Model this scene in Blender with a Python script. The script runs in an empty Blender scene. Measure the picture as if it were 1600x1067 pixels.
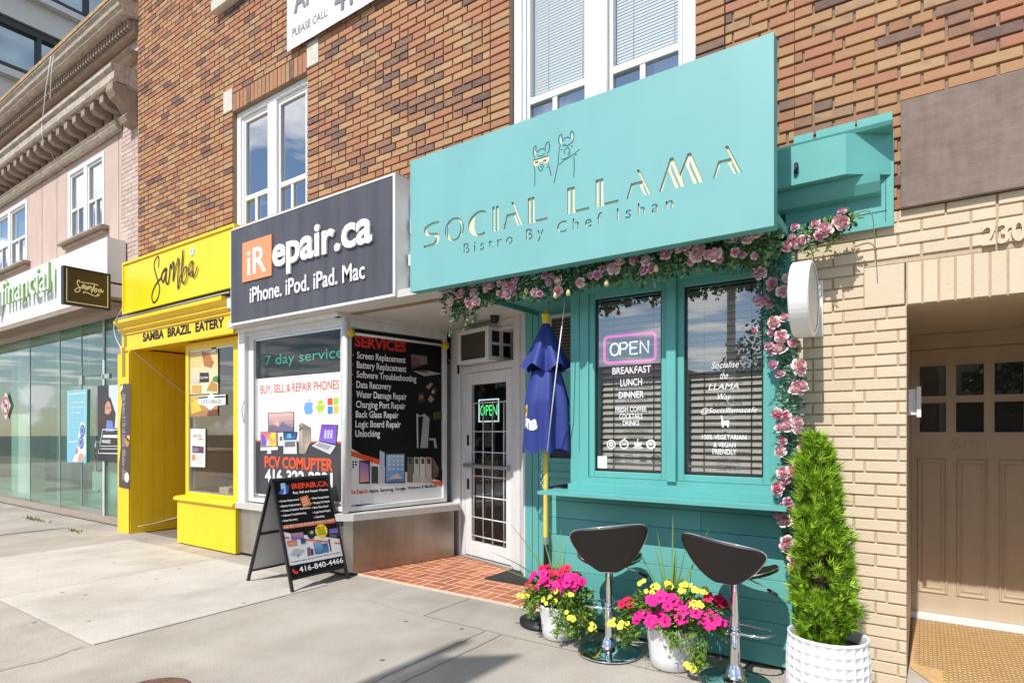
import bpy, math, random
from mathutils import Vector, Matrix
R = math.radians
scene = bpy.context.scene
COL = scene.collection

# ---------------------------------------------------------------- camera
F = 930.4; U0 = 800.0; V0 = 674.0; TH = math.atan((1442.9 - 800) / F); SN = math.sin(TH); CS = math.cos(TH); CH = 1.45
cd = bpy.data.cameras.new("camera"); cam = bpy.data.objects.new("camera", cd); COL.objects.link(cam)
cam.location = (0, 0, CH); cam.rotation_euler = (R(90), 0, TH)
cd.sensor_width = 36; cd.lens = 36 * F / 1600; cd.shift_y = (V0 - 533.5) / 1600
cd.clip_start = 0.05; cd.clip_end = 3000
scene.camera = cam

# ---------------------------------------------------------------- sky, sun, exposure
SUN_DIR = Vector((0.03, 1.0, -1.25)).normalized()
SUN_EL = math.asin(-SUN_DIR.z)
w = bpy.data.worlds.new("World"); scene.world = w; w.use_nodes = True
nt = w.node_tree; N = nt.nodes; L = nt.links; N.clear()
out = N.new("ShaderNodeOutputWorld"); bg = N.new("ShaderNodeBackground"); bg.inputs[1].default_value = 0.125
sky = N.new("ShaderNodeTexSky"); sky.sky_type = 'NISHITA'; sky.sun_disc = False
sky.sun_elevation = SUN_EL; sky.sun_rotation = R(180); sky.air_density = 1.0; sky.dust_density = 0.25; sky.ozone_density = 2.0
tc = N.new("ShaderNodeTexCoord"); sp = N.new("ShaderNodeSeparateXYZ"); L.new(tc.outputs["Generated"], sp.inputs[0])
mx = N.new("ShaderNodeMath"); mx.operation = 'MAXIMUM'; mx.inputs[1].default_value = 0.06; L.new(sp.outputs[2], mx.inputs[0])
vd = N.new("ShaderNodeVectorMath"); vd.operation = 'DIVIDE'; cb = N.new("ShaderNodeCombineXYZ")
for i in range(3): L.new(mx.outputs[0], cb.inputs[i])
L.new(tc.outputs["Generated"], vd.inputs[0]); L.new(cb.outputs[0], vd.inputs[1])
nz = N.new("ShaderNodeTexNoise"); nz.inputs["Scale"].default_value = 1.15; nz.inputs["Detail"].default_value = 7; nz.inputs["Roughness"].default_value = 0.52
mpw = N.new("ShaderNodeMapping"); mpw.inputs["Location"].default_value = (11.7, 2.9, 8.3); L.new(vd.outputs[0], mpw.inputs[0]); L.new(mpw.outputs[0], nz.inputs["Vector"])
cr = N.new("ShaderNodeValToRGB"); cr.color_ramp.elements[0].position = 0.50; cr.color_ramp.elements[1].position = 0.60
L.new(nz.outputs[0], cr.inputs[0])
mc = N.new("ShaderNodeMix"); mc.data_type = 'RGBA'
L.new(cr.outputs[0], mc.inputs[0]); L.new(sky.outputs[0], mc.inputs[6]); mc.inputs[7].default_value = (10.5, 10.6, 10.8, 1)
L.new(mc.outputs[2], bg.inputs[0]); L.new(bg.outputs[0], out.inputs[0])
sd = bpy.data.lights.new("sun", 'SUN'); sd.energy = 4.0; sd.angle = R(0.5); sd.color = (1, 0.965, 0.91)
so = bpy.data.objects.new("sun", sd); COL.objects.link(so); so.rotation_euler = SUN_DIR.to_track_quat('-Z', 'Y').to_euler(); so.location = (0, -20, 30)
scene.view_settings.view_transform = 'Standard'; scene.view_settings.look = 'None'
scene.view_settings.exposure = 0.26; scene.view_settings.gamma = 1
scene.render.engine = 'CYCLES'
scene.cycles.use_denoising = True; scene.cycles.max_bounces = 8; scene.cycles.transparent_max_bounces = 16
scene.cycles.caustics_reflective = False; scene.cycles.caustics_refractive = False

# ---------------------------------------------------------------- geometry helpers
def ray(u, v):
    a = (u - U0) / F
    return Vector((-SN + a * CS, CS + a * SN, (V0 - v) / F))
def on_y(u, v, Y):
    d = ray(u, v); return Vector((0, 0, CH)) + d * (Y / d.y)
def on_z(u, v, Z=0.0):
    d = ray(u, v); return Vector((0, 0, CH)) + d * ((Z - CH) / d.z)

class Plane:                      # a flat surface in the place: x along r, y up, d towards the viewer's side
    def __init__(s, p0, r, up=(0, 0, 1)):
        s.p = Vector(p0); s.r = Vector(r).normalized(); s.u = Vector(up).normalized(); s.n = s.r.cross(s.u)
    def to(s, x, y, d=0.0): return s.p + s.r * x + s.u * y + s.n * d
    def px(s, u, v):
        d = ray(u, v); o = Vector((0, 0, CH)); t = (s.p - o).dot(s.n) / d.dot(s.n); q = o + d * t - s.p
        return q.dot(s.r), q.dot(s.u)

_tcache = {}
def text_geo(txt, bold=0.0, space=1.0, line=1.0, align='LEFT'):
    k = (txt, bold, space, align)
    if k not in _tcache:
        c = bpy.data.curves.new("t", 'FONT'); c.body = txt; c.size = 1; c.offset = bold; c.space_character = space; c.resolution_u = 3
        c.align_x = align
        o = bpy.data.objects.new("t", c); me = bpy.data.meshes.new_from_object(o)
        vs = [v.co.copy() for v in me.vertices]; fs = [tuple(p.vertices) for p in me.polygons]
        bpy.data.objects.remove(o); bpy.data.meshes.remove(me); bpy.data.curves.remove(c)
        x0 = min(v.x for v in vs); x1 = max(v.x for v in vs); y0 = min(v.y for v in vs); y1 = max(v.y for v in vs)
        _tcache[k] = ([((v.x - x0) / max(1e-6, x1 - x0), (v.y - y0) / max(1e-6, y1 - y0)) for v in vs], fs)
    return _tcache[k]

class MB:
    def __init__(s): s.v = []; s.f = []; s.m = []; s.mats = []; s.sm = []; s.cur_smooth = False
    def mi(s, m):
        if m not in s.mats: s.mats.append(m)
        return s.mats.index(m)
    def face(s, pts, m):
        b = len(s.v); s.v += [tuple(p) for p in pts]; s.f.append(tuple(range(b, b + len(pts)))); s.m.append(s.mi(m)); s.sm.append(s.cur_smooth)
    def mesh(s, vs, fs, m, smooth=False):
        b = len(s.v); s.v += [tuple(p) for p in vs]; k = s.mi(m)
        for f in fs: s.f.append(tuple(b + i for i in f)); s.m.append(k); s.sm.append(smooth)
    def box(s, x0, x1, y0, y1, z0, z1, m):
        s.pbox(PW, x0, x1, z0, z1, -y1, -y0, m)
    def pbox(s, P, x0, x1, y0, y1, d0, d1, m, bev=0.0):
        if bev > 0:
            b = min(bev, (x1 - x0) / 2.1, (y1 - y0) / 2.1, (d1 - d0) / 2.1)
            vs = [P.to(*p) for p in ((x0, y0, d0), (x1, y0, d0), (x1, y1, d0), (x0, y1, d0), (x0, y0, d1 - b), (x1, y0, d1 - b), (x1, y1, d1 - b), (x0, y1, d1 - b),
                  (x0 + b, y0 + b, d1), (x1 - b, y0 + b, d1), (x1 - b, y1 - b, d1), (x0 + b, y1 - b, d1))]
            fs = [(3, 2, 1, 0), (8, 9, 10, 11)] + [(i, (i + 1) % 4, (i + 1) % 4 + 4, i + 4) for i in range(4)] + [(i + 4, (i + 1) % 4 + 4, (i + 1) % 4 + 8, i + 8) for i in range(4)]
        else:
            vs = [P.to(*p) for p in ((x0, y0, d0), (x1, y0, d0), (x1, y1, d0), (x0, y1, d0), (x0, y0, d1), (x1, y0, d1), (x1, y1, d1), (x0, y1, d1))]
            fs = [(3, 2, 1, 0), (4, 5, 6, 7), (0, 1, 5, 4), (1, 2, 6, 5), (2, 3, 7, 6), (3, 0, 4, 7)]
        s.mesh(vs, fs, m)
    def prect(s, P, x0, x1, y0, y1, d, m): s.face([P.to(x0, y0, d), P.to(x1, y0, d), P.to(x1, y1, d), P.to(x0, y1, d)], m)
    def ppoly(s, P, pts, d, m): s.face([P.to(x, y, d) for x, y in pts], m)
    def pxpoly(s, P, pts, d, m): s.ppoly(P, [P.px(u, v) for u, v in pts], d, m)
    def prism(s, P, pts, d0, d1, m):           # extruded outline
        n = len(pts); vs = [P.to(x, y, d0) for x, y in pts] + [P.to(x, y, d1) for x, y in pts]
        s.mesh(vs, [tuple(range(n - 1, -1, -1)), tuple(range(n, 2 * n))] + [(i, (i + 1) % n, (i + 1) % n + n, i + n) for i in range(n)], m)
    def ring(s, P, x0, x1, y0, y1, wd, d0, d1, m, bev=0.0):  # rectangular frame
        wl, wr, wb, wt = wd if isinstance(wd, tuple) else (wd,) * 4
        s.pbox(P, x0, x0 + wl, y0, y1, d0, d1, m, bev); s.pbox(P, x1 - wr, x1, y0, y1, d0, d1, m, bev)
        s.pbox(P, x0 + wl, x1 - wr, y0, y0 + wb, d0, d1 - .001, m, bev); s.pbox(P, x0 + wl, x1 - wr, y1 - wt, y1, d0, d1 - .001, m, bev)
    def text(s, P, txt, x0, x1, y0, y1, d, m, ext=0.0, bold=0.0, shear=0.0, space=1.0, align='LEFT'):
        uv, fs = text_geo(txt, bold, space, 1.0, align)
        vs = [P.to(x0 + (x1 - x0) * a + shear * (y1 - y0) * b, y0 + (y1 - y0) * b, d + ext) for a, b in uv]
        s.mesh(vs, fs, m)
        if ext > 0:
            cnt = {}
            for f in fs:
                for i in range(len(f)):
                    e = (f[i], f[(i + 1) % len(f)]); cnt[e] = 1
            bd = [e for e in cnt if (e[1], e[0]) not in cnt]
            v2 = [P.to(x0 + (x1 - x0) * a + shear * (y1 - y0) * b, y0 + (y1 - y0) * b, d) for a, b in uv]
            for a, b in bd: s.face([vs[a], v2[a], v2[b], vs[b]], m)
    def pxtext(s, P, txt, bl, tr, d, m, top=None, **k):   # bl, tr: lower-left and upper-right corner of the words
        x0, y0 = P.px(*bl); x1, y1 = P.px(*tr); y1 = P.px(*top)[1] if top else y1; s.text(P, txt, x0, x1, y0, y1, d, m, **k)
    def stroke(s, P, pts, wd, d, m, closed=False, lift=0.00008, ext=0.0):
        n = len(pts); A = []; B = []
        for i in range(n):
            p = Vector(pts[i])
            a = Vector(pts[i - 1]) if (i > 0 or closed) else p; c = Vector(pts[(i + 1) % n]) if (i < n - 1 or closed) else p
            t1 = (p - a).normalized() if (p - a).length > 1e-9 else (c - p).normalized(); t2 = (c - p).normalized() if (c - p).length > 1e-9 else t1
            t = (t1 + t2); t = t.normalized() if t.length > .2 else t1
            k = min(1.6, 1 / max(.3, t.dot(t1))); o = Vector((-t.y, t.x)) * wd * .5 * k
            A.append(p + o); B.append(p - o)
        for i in range(n if closed else n - 1):
            j = (i + 1) % n; dd = d + lift * i
            s.face([P.to(B[i].x, B[i].y, dd), P.to(B[j].x, B[j].y, dd), P.to(A[j].x, A[j].y, dd), P.to(A[i].x, A[i].y, dd)], m)
    def pxstroke(s, P, pts, wd, d, m, closed=False, smooth=0):
        q = [P.px(u, v) for u, v in pts]
        if smooth: q = catmull(q, smooth, closed)
        s.stroke(P, q, wd, d, m, closed)
    def tube(s, pts, r, m, seg=8, closed=False, cap=True):
        pts = [Vector(p) for p in pts]; n = len(pts); rings = []; prev = None
        rr = r if isinstance(r, (list, tuple)) else [r] * n
        for i in range(n):
            a = pts[i - 1] if (i > 0 or closed) else pts[i]; c = pts[(i + 1) % n] if (i < n - 1 or closed) else pts[i]
            t = (c - a).normalized()
            if prev is None:
                x = t.orthogonal().normalized()
            else:
                x = (prev - t * prev.dot(t)); x = x.normalized() if x.length > 1e-5 else t.orthogonal().normalized()
            prev = x; y = t.cross(x)
            rings.append([pts[i] + (x * math.cos(2 * math.pi * k / seg) + y * math.sin(2 * math.pi * k / seg)) * rr[i] for k in range(seg)])
        vs = [p for g in rings for p in g]; fs = []
        for i in range(n if closed else n - 1):
            j = (i + 1) % n
            for k in range(seg):
                l = (k + 1) % seg; fs.append((i * seg + k, i * seg + l, j * seg + l, j * seg + k))
        if cap and not closed: fs.append(tuple(range(seg - 1, -1, -1))); fs.append(tuple((n - 1) * seg + k for k in range(seg)))
        s.mesh(vs, fs, m, True)
    def lathe(s, c, prof, m, seg=32, axis='Z', smooth=True, cap=True):
        c = Vector(c); vs = []; fs = []
        for r, h in prof:
            for k in range(seg):
                a = 2 * math.pi * k / seg; p = Vector((r * math.cos(a), r * math.sin(a), h))
                if axis == 'X': p = Vector((p.z, p.x, p.y))
                vs.append(c + p)
        for i in range(len(prof) - 1):
            for k in range(seg):
                l = (k + 1) % seg; fs.append((i * seg + k, i * seg + l, (i + 1) * seg + l, (i + 1) * seg + k))
        s.mesh(vs, fs, m, smooth)
        if cap:
            if prof[0][0] > 1e-4: s.face([vs[k] for k in range(seg - 1, -1, -1)], m)
            if prof[-1][0] > 1e-4: s.face([vs[(len(prof) - 1) * seg + k] for k in range(seg)], m)
    def extrude_x(s, prof, x0, x1, m):          # profile of (y, z), run along X
        n = len(prof); vs = [(x0, y, z) for y, z in prof] + [(x1, y, z) for y, z in prof]
        s.mesh(vs, [tuple(range(n - 1, -1, -1)), tuple(range(n, 2 * n))] + [(i, (i + 1) % n, (i + 1) % n + n, i + n) for i in range(n)], m)
    def build(s, name, parent=None):
        me = bpy.data.meshes.new(name); o = Vector((0, 0, 0)); p = parent
        while p is not None: o = o + p.location; p = p.parent
        me.from_pydata([(Vector(v) - o) for v in s.v], [], s.f)
        for m in s.mats: me.materials.append(m)
        me.polygons.foreach_set("material_index", s.m); me.polygons.foreach_set("use_smooth", s.sm)
        me.update()
        ob = bpy.data.objects.new(name, me); COL.objects.link(ob); ob.parent = parent
        return ob

def catmull(q, k, closed=False):
    out_ = []; n = len(q); q = [Vector(p) for p in q]
    for i in range(n if closed else n - 1):
        p0 = q[(i - 1) % n] if (closed or i > 0) else q[i]; p1 = q[i]; p2 = q[(i + 1) % n]; p3 = q[(i + 2) % n] if (closed or i + 2 < n) else p2
        for j in range(k):
            t = j / k
            out_.append(0.5 * ((2 * p1) + (p2 - p0) * t + (2 * p0 - 5 * p1 + 4 * p2 - p3) * t * t + (3 * p1 - p0 - 3 * p2 + p3) * t ** 3))
    if not closed: out_.append(q[-1])
    return out_

PW = Plane((0, 0, 0), (1, 0, 0))       # world facade plane: x = X, y = Z, d = -Y
def PY(Y): return Plane((0, Y, 0), (1, 0, 0))
def PX(X): return Plane((X, 0, 0), (0, 1, 0))   # plane facing +X: x = Y

def tag(o, label=None, cat=None, group=None, kind=None):
    if label: o["label"] = label
    if cat: o["category"] = cat
    if group: o["group"] = group
    if kind: o["kind"] = kind
    return o
def thing(name, label, cat, loc=(0, 0, 0), group=None):
    o = bpy.data.objects.new(name, None); COL.objects.link(o); o.location = loc; o.empty_display_size = .1
    return tag(o, label, cat, group)
def one(name, label, cat, mb, group=None):
    return tag(mb.build(name), label, cat, group)

# ---------------------------------------------------------------- materials
def mat(name, col, rough=0.6, metal=0.0, var=0.0, scale=5.0, bump=0.0, bscale=None, spec=0.5, col2=None, stretch=None, coat=0.0, detail=5, emis=0.0):
    m = bpy.data.materials.new(name); m.use_nodes = True; t = m.node_tree; b = t.nodes["Principled BSDF"]
    b.inputs["Base Color"].default_value = (*col, 1); b.inputs["Roughness"].default_value = rough; b.inputs["Metallic"].default_value = metal
    b.inputs["Specular IOR Level"].default_value = spec; b.inputs["Coat Weight"].default_value = coat
    if emis: b.inputs["Emission Color"].default_value = (*col, 1); b.inputs["Emission Strength"].default_value = emis
    if var or bump or col2:
        tcn = t.nodes.new("ShaderNodeTexCoord"); mp = t.nodes.new("ShaderNodeMapping"); t.links.new(tcn.outputs["Object"], mp.inputs[0])
        if stretch: mp.inputs["Scale"].default_value = stretch
        nn = t.nodes.new("ShaderNodeTexNoise"); nn.inputs["Scale"].default_value = scale; nn.inputs["Detail"].default_value = detail; nn.inputs["Roughness"].default_value = .6
        t.links.new(mp.outputs[0], nn.inputs["Vector"])
        if var or col2:
            r = t.nodes.new("ShaderNodeValToRGB"); r.color_ramp.elements[0].position = .38; r.color_ramp.elements[1].position = .62
            c2 = col2 if col2 else tuple(min(1, c * (1 + var)) for c in col); c1 = col if col2 else tuple(c * (1 - var) for c in col)
            r.color_ramp.elements[0].color = (*c1, 1); r.color_ramp.elements[1].color = (*c2, 1)
            n3 = t.nodes.new("ShaderNodeTexNoise"); n3.inputs["Scale"].default_value = scale * 3.1; n3.inputs["Detail"].default_value = 4; m3 = t.nodes.new("ShaderNodeMapping"); m3.inputs["Scale"].default_value = (1, 1, .22)
            t.links.new(tcn.outputs["Object"], m3.inputs[0]); t.links.new(m3.outputs[0], n3.inputs["Vector"])
            mxn = t.nodes.new("ShaderNodeMath"); mxn.operation = 'MULTIPLY_ADD'; mxn.inputs[1].default_value = .45; t.links.new(n3.outputs[0], mxn.inputs[0]); ms = t.nodes.new("ShaderNodeMath"); ms.operation = 'MULTIPLY'; ms.inputs[1].default_value = .55; t.links.new(nn.outputs[0], ms.inputs[0]); t.links.new(ms.outputs[0], mxn.inputs[2])
            t.links.new(mxn.outputs[0], r.inputs[0]); t.links.new(r.outputs[0], b.inputs["Base Color"])
        if bump:
            n2 = t.nodes.new("ShaderNodeTexNoise"); n2.inputs["Scale"].default_value = bscale or scale * 6; n2.inputs["Detail"].default_value = 6
            t.links.new(mp.outputs[0], n2.inputs["Vector"])
            bp = t.nodes.new("ShaderNodeBump"); bp.inputs["Strength"].default_value = bump; bp.inputs["Distance"].default_value = .01
            t.links.new(n2.outputs[0], bp.inputs["Height"]); t.links.new(bp.outputs[0], b.inputs["Normal"])
    return m

def glass(name, tint=(0.9, 0.95, 0.94), refl=0.10, k=1.0):
    m = bpy.data.materials.new(name); m.use_nodes = True; t = m.node_tree; n = t.nodes; n.clear()
    o = n.new("ShaderNodeOutputMaterial"); mixs = n.new("ShaderNodeMixShader"); tr = n.new("ShaderNodeBsdfTransparent"); gl = n.new("ShaderNodeBsdfGlossy")
    tr.inputs[0].default_value = (*tint, 1); gl.inputs["Roughness"].default_value = 0.0; gl.inputs["Color"].default_value = (1, 1, 1, 1)
    fr = n.new("ShaderNodeLayerWeight"); fr.inputs[0].default_value = .5; pw = n.new("ShaderNodeMath"); pw.operation = 'POWER'; pw.inputs[1].default_value = 4.0
    ma = n.new("ShaderNodeMath"); ma.operation = 'MULTIPLY_ADD'; ma.inputs[1].default_value = .9 * k; ma.inputs[2].default_value = refl; ma.use_clamp = True
    t.links.new(fr.outputs["Facing"], pw.inputs[0])
    t.links.new(pw.outputs[0], ma.inputs[0]); t.links.new(ma.outputs[0], mixs.inputs[0]); t.links.new(tr.outputs[0], mixs.inputs[1]); t.links.new(gl.outputs[0], mixs.inputs[2])
    t.links.new(mixs.outputs[0], o.inputs[0])
    return m

def island_mat(name, stops, rough=.8, bump=.25, bscale=60, streak=.25, nscale=9.0, dirt=None):
    """colour picked per loose piece (brick, tile, board, leaf) and broken up with noise"""
    m = bpy.data.materials.new(name); m.use_nodes = True; t = m.node_tree; n = t.nodes; l = t.links; b = n["Principled BSDF"]
    b.inputs["Roughness"].default_value = rough; b.inputs["Specular IOR Level"].default_value = .3
    g = n.new("ShaderNodeNewGeometry"); tcn = n.new("ShaderNodeTexCoord"); nn = n.new("ShaderNodeTexNoise"); nn.inputs["Scale"].default_value = nscale; nn.inputs["Detail"].default_value = 5
    l.new(tcn.outputs["Object"], nn.inputs["Vector"])
    ad = n.new("ShaderNodeMath"); ad.operation = 'MULTIPLY_ADD'; ad.inputs[1].default_value = streak; l.new(nn.outputs[0], ad.inputs[0])
    sb = n.new("ShaderNodeMath"); sb.operation = 'SUBTRACT'; sb.inputs[1].default_value = streak * .5; l.new(g.outputs["Random Per Island"], sb.inputs[0]); l.new(sb.outputs[0], ad.inputs[2])
    r = n.new("ShaderNodeValToRGB"); r.color_ramp.interpolation = 'LINEAR'
    e = r.color_ramp.elements; e[0].position = stops[0][0]; e[0].color = (*stops[0][1], 1); e[1].position = stops[-1][0]; e[1].color = (*stops[-1][1], 1)
    for p, c in stops[1:-1]: q = e.new(p); q.color = (*c, 1)
    l.new(ad.outputs[0], r.inputs[0]); l.new(r.outputs[0], b.inputs["Base Color"])
    if bump:
        n2 = n.new("ShaderNodeTexNoise"); n2.inputs["Scale"].default_value = bscale; n2.inputs["Detail"].default_value = 5; l.new(tcn.outputs["Object"], n2.inputs["Vector"])
        bp = n.new("ShaderNodeBump"); bp.inputs["Strength"].default_value = bump; bp.inputs["Distance"].default_value = .006; l.new(n2.outputs[0], bp.inputs["Height"]); l.new(bp.outputs[0], b.inputs["Normal"])
    return m

M = {}
M['white'] = mat("white_paint", (.78, .78, .77), .45, var=.03, scale=3)
M['vinyl'] = mat("white_vinyl", (.82, .82, .82), .35)
M['trimwhite'] = mat("weathered_white", (.70, .70, .69), .5, var=.07, scale=4, bump=.05)
M['teal'] = mat("teal_paint", (.120, .415, .385), .5, var=.05, scale=2.5, bump=.06, bscale=90)
M['tealsign'] = mat("teal_sign_paint", (.195, .455, .450), .42, var=.035, scale=1.6)
M['cream'] = mat("cream_letter", (.80, .70, .50), .6)
M['darkline'] = mat("seam_and_cut_shade", (.02, .12, .12), .7)  # dark board seams, and painted shade inside the llama's cut lines
M['yellow'] = mat("yellow_paint", (.90, .60, .018), .42, var=.05, scale=2.2, bump=.05, bscale=70)
M['yellowsign'] = mat("yellow_sign", (.94, .66, .008), .35, var=.03, scale=1.5)
M['charcoal'] = mat("charcoal_sign", (.074, .074, .088), .45, var=.18, scale=2.2, stretch=(6, 6, .35))
M['black'] = mat("black_paint", (.014, .014, .015), .42)
M['ink'] = mat("black_ink", (.010, .009, .010), .5)
M['posterblack'] = mat("poster_black", (.008, .007, .008), .4, spec=.2)
M['postergrey'] = mat("poster_charcoal", (.055, .053, .058), .4)
M['posterwhite'] = mat("poster_white", (.80, .79, .79), .45)
M['paper'] = mat("white_vinyl_letters", (.85, .85, .85), .5)
M['orange'] = mat("orange_sign", (.80, .30, .13), .5)
M['redorange'] = mat("red_orange_ink", (.75, .09, .02), .5)
M['red'] = mat("red_ink", (.62, .025, .02), .5)
M['steel'] = mat("brushed_steel", (.46, .42, .38), .40, metal=.8, var=.12, scale=3, bump=.03, stretch=(1, 1, 14))
M['dirtysteel'] = mat("brown_stained_steel", (.30, .23, .17), .36, metal=.85, col2=(.40, .35, .29), scale=1.6, bump=.04)
M['chrome'] = mat("chrome", (.80, .80, .81), .06, metal=1)
M['alu'] = mat("aluminium", (.62, .63, .64), .35, metal=.9)
M['granite'] = mat("speckled_granite", (.40, .38, .35), .6, col2=(.66, .64, .60), scale=120, bump=.1)
M['mortar'] = mat("mortar", (.30, .215, .14), .95, var=.15, scale=20, bump=.3)
M['tanmortar'] = mat("tan_painted_joint", (.52, .40, .27), .9, var=.1, scale=20, bump=.2)
M['stone'] = mat("white_stone_block", (.60, .56, .48), .8, var=.12, scale=14, bump=.2)
M['tanpaint'] = mat("tan_door_paint", (.50, .40, .28), .5, var=.05, scale=3, bump=.05, bscale=50)
M['brownplaque'] = mat("brown_panel", (.180, .125, .100), .75, col2=(.245, .18, .15), scale=7, bump=.15, bscale=60, stretch=(1, 1, 3))
M['concrete'] = mat("ceiling_paint", (.62, .61, .58), .8, var=.06, scale=2)
M['asphalt'] = mat("asphalt", (.05, .05, .052), .9, var=.15, scale=30, bump=.4)
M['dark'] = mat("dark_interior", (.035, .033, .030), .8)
M['midgrey'] = mat("grey_interior", (.22, .22, .21), .8)
M['rubber'] = mat("black_rubber", (.025, .025, .026), .85, bump=.4, bscale=300, var=.1)
M['leather'] = mat("brown_black_leatherette", (.012, .0085, .008), .45, bump=.08, bscale=220)
M['glass'] = glass("window_glass", (.86, .90, .90), .13, 1.2)
M['cafeglass'] = glass("cafe_window_glass", (.90, .93, .93), .24, 1.0)
M['glassgreen'] = glass("green_plate_glass", (.74, .90, .83), .11, 1.0)
M['glasssky'] = glass("upper_window_glass", (.75, .80, .80), .48, 1.0)
M['glassdark'] = glass("door_glass", (.80, .84, .84), .14, 1.2)
M['glassclear'] = glass("poster_glass", (.93, .95, .95), .04, .8)

def concrete(name, c1, c2):
    m = bpy.data.materials.new(name); m.use_nodes = True; t = m.node_tree; n = t.nodes; l = t.links; b = n["Principled BSDF"]; b.inputs["Roughness"].default_value = .92; b.inputs["Specular IOR Level"].default_value = .25
    tcn = n.new("ShaderNodeTexCoord")
    def noise(sc, det=5, rough=.6, st=None):
        q = n.new("ShaderNodeTexNoise"); q.inputs["Scale"].default_value = sc; q.inputs["Detail"].default_value = det; q.inputs["Roughness"].default_value = rough
        if st: mp = n.new("ShaderNodeMapping"); mp.inputs["Scale"].default_value = st; l.new(tcn.outputs["Object"], mp.inputs[0]); l.new(mp.outputs[0], q.inputs["Vector"])
        else: l.new(tcn.outputs["Object"], q.inputs["Vector"])
        return q
    def ramp(src, p0, p1, a, c):
        r = n.new("ShaderNodeValToRGB"); r.color_ramp.elements[0].position = p0; r.color_ramp.elements[1].position = p1; r.color_ramp.elements[0].color = (*a, 1); r.color_ramp.elements[1].color = (*c, 1); l.new(src.outputs[0], r.inputs[0]); return r
    def mul(x, y, f=1.0):
        q = n.new("ShaderNodeMix"); q.data_type = 'RGBA'; q.blend_type = 'MULTIPLY'; q.inputs[0].default_value = f; l.new(x, q.inputs[6]); l.new(y, q.inputs[7]); return q.outputs[2]
    base = ramp(noise(1.1, 6), .35, .65, c1, c2); o = base.outputs[0]
    o = mul(o, ramp(noise(3.2, 8, .7, (1, .5, 1)), .34, .60, (.90, .885, .865), (1, 1, 1)).outputs[0])
    o = mul(o, ramp(noise(130, 3), .32, .62, (.66, .645, .62), (1.0, 1.0, 1.0)).outputs[0])
    v = n.new("ShaderNodeTexVoronoi"); v.inputs["Scale"].default_value = 3.3; v.inputs["Randomness"].default_value = 1; l.new(tcn.outputs["Object"], v.inputs["Vector"])
    o = mul(o, ramp(v, .05, .075, (.42, .39, .36), (1, 1, 1)).outputs[0])
    o = mul(o, ramp(noise(.7, 4), .32, .50, (.80, .785, .765), (1, 1, 1)).outputs[0])
    l.new(o, b.inputs["Base Color"]); bp = n.new("ShaderNodeBump"); bp.inputs["Strength"].default_value = .5; bp.inputs["Distance"].default_value = .004; l.new(noise(120, 4).outputs[0], bp.inputs["Height"]); l.new(bp.outputs[0], b.inputs["Normal"])
    return m
# ================================================================ GROUND
rnd = random.Random(7)
M['slab'] = concrete("grey_concrete", (.42, .385, .335), (.53, .49, .43)); M['newslab'] = concrete("pale_concrete", (.57, .535, .48), (.66, .63, .575))
M['joint'] = mat("joint_dirt", (.17, .14, .105), .95, var=.2, scale=30)
gm = MB(); gm.box(-260, 260, -260, 260, -.60, -.16, M['asphalt']); tag(gm.build("road"), kind='structure')
sb = MB(); sb.box(-70, 45, -3.4, 13.8, -.155, -.012, M['joint'])
ss = MB(); nw = MB()
PFL = Plane((0, 0, 0), (1, 0, 0), (0, 1, 0))
XL_ = [-34, -31, -27.5, -24, -20.5, -17, -13.4, -10.6, -8.72, -4.64]; XR_ = [-4.64, -.9, 2.2, 5.5, 10, 14]
for XX, YY in ((XL_, [-3.18, .05, 1.71, 3.66, 4.068]), (XR_, [-3.18, .05, 4.068])):
    for i in range(len(XX) - 1):
        for j in range(len(YY) - 1):
            x0, x1, y0, y1 = XX[i] + .004, XX[i + 1] - .004, YY[j] + .004, YY[j + 1] - .004
            if XX[i] == -8.72 and 1.7 < y0 < 3.5:
                for a, b in ((x0, -6.627), (-6.613, x1)): nw.pbox(PFL, a, b, y0, y1, -.1, .006, M['newslab'], .004)
                continue
            ss.pbox(PFL, x0, x1, y0, y1, -.1, rnd.uniform(-.003, .001), M['slab'], .005)
cj = MB()       # saw cuts and cracks
def crack(pts, wd, seed=1):
    rn = random.Random(seed); q = []
    for a, b in zip(pts, pts[1:]):
        k = max(1, int((Vector(b) - Vector(a)).length / .06))
        for i in range(k): p = Vector(a).lerp(Vector(b), i / k); q.append((p.x + rn.uniform(-1, 1) * wd * .9, p.y + rn.uniform(-1, 1) * wd * .9))
    q.append(pts[-1]); cj.stroke(PFL, q, wd, .0035, M['joint'], lift=0)
for x, y0, y1 in ((-2.62, .06, 3.45), (-2.475, .06, 3.45), (-3.24, 3.46, 4.06)): crack([(x, y0), (x, y1)], .0055, int(abs(x) * 100))
crack([(-3.24, 3.46), (.3, 3.47)], .004, 8); crack([(-4.6, 3.2), (-3.9, 3.5), (-3.3, 3.44)], .002, 12)
c_ = [on_z(u, v) for u, v in ((-60, 1062), (0, 1048), (60, 1034), (92, 1024), (128, 1010))]; crack([(p.x, p.y) for p in c_], .007, 3)
c_ = [on_z(u, v) for u, v in ((300, 745 + 60), (0, 842))]
tag(cj.build("sidewalk_cracks"), kind='structure')
for x0 in range(-34, 14, 2): ss.pbox(PFL, x0 + .003, x0 + 1.997, -3.4, -3.19, -.15, .0, M['slab'], .012)
sw = ss.build("sidewalk"); tag(sw, kind='structure'); tag(nw.build("pavement"), kind='structure'); tag(sb.build("sidewalk_base"), kind='structure')

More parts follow.
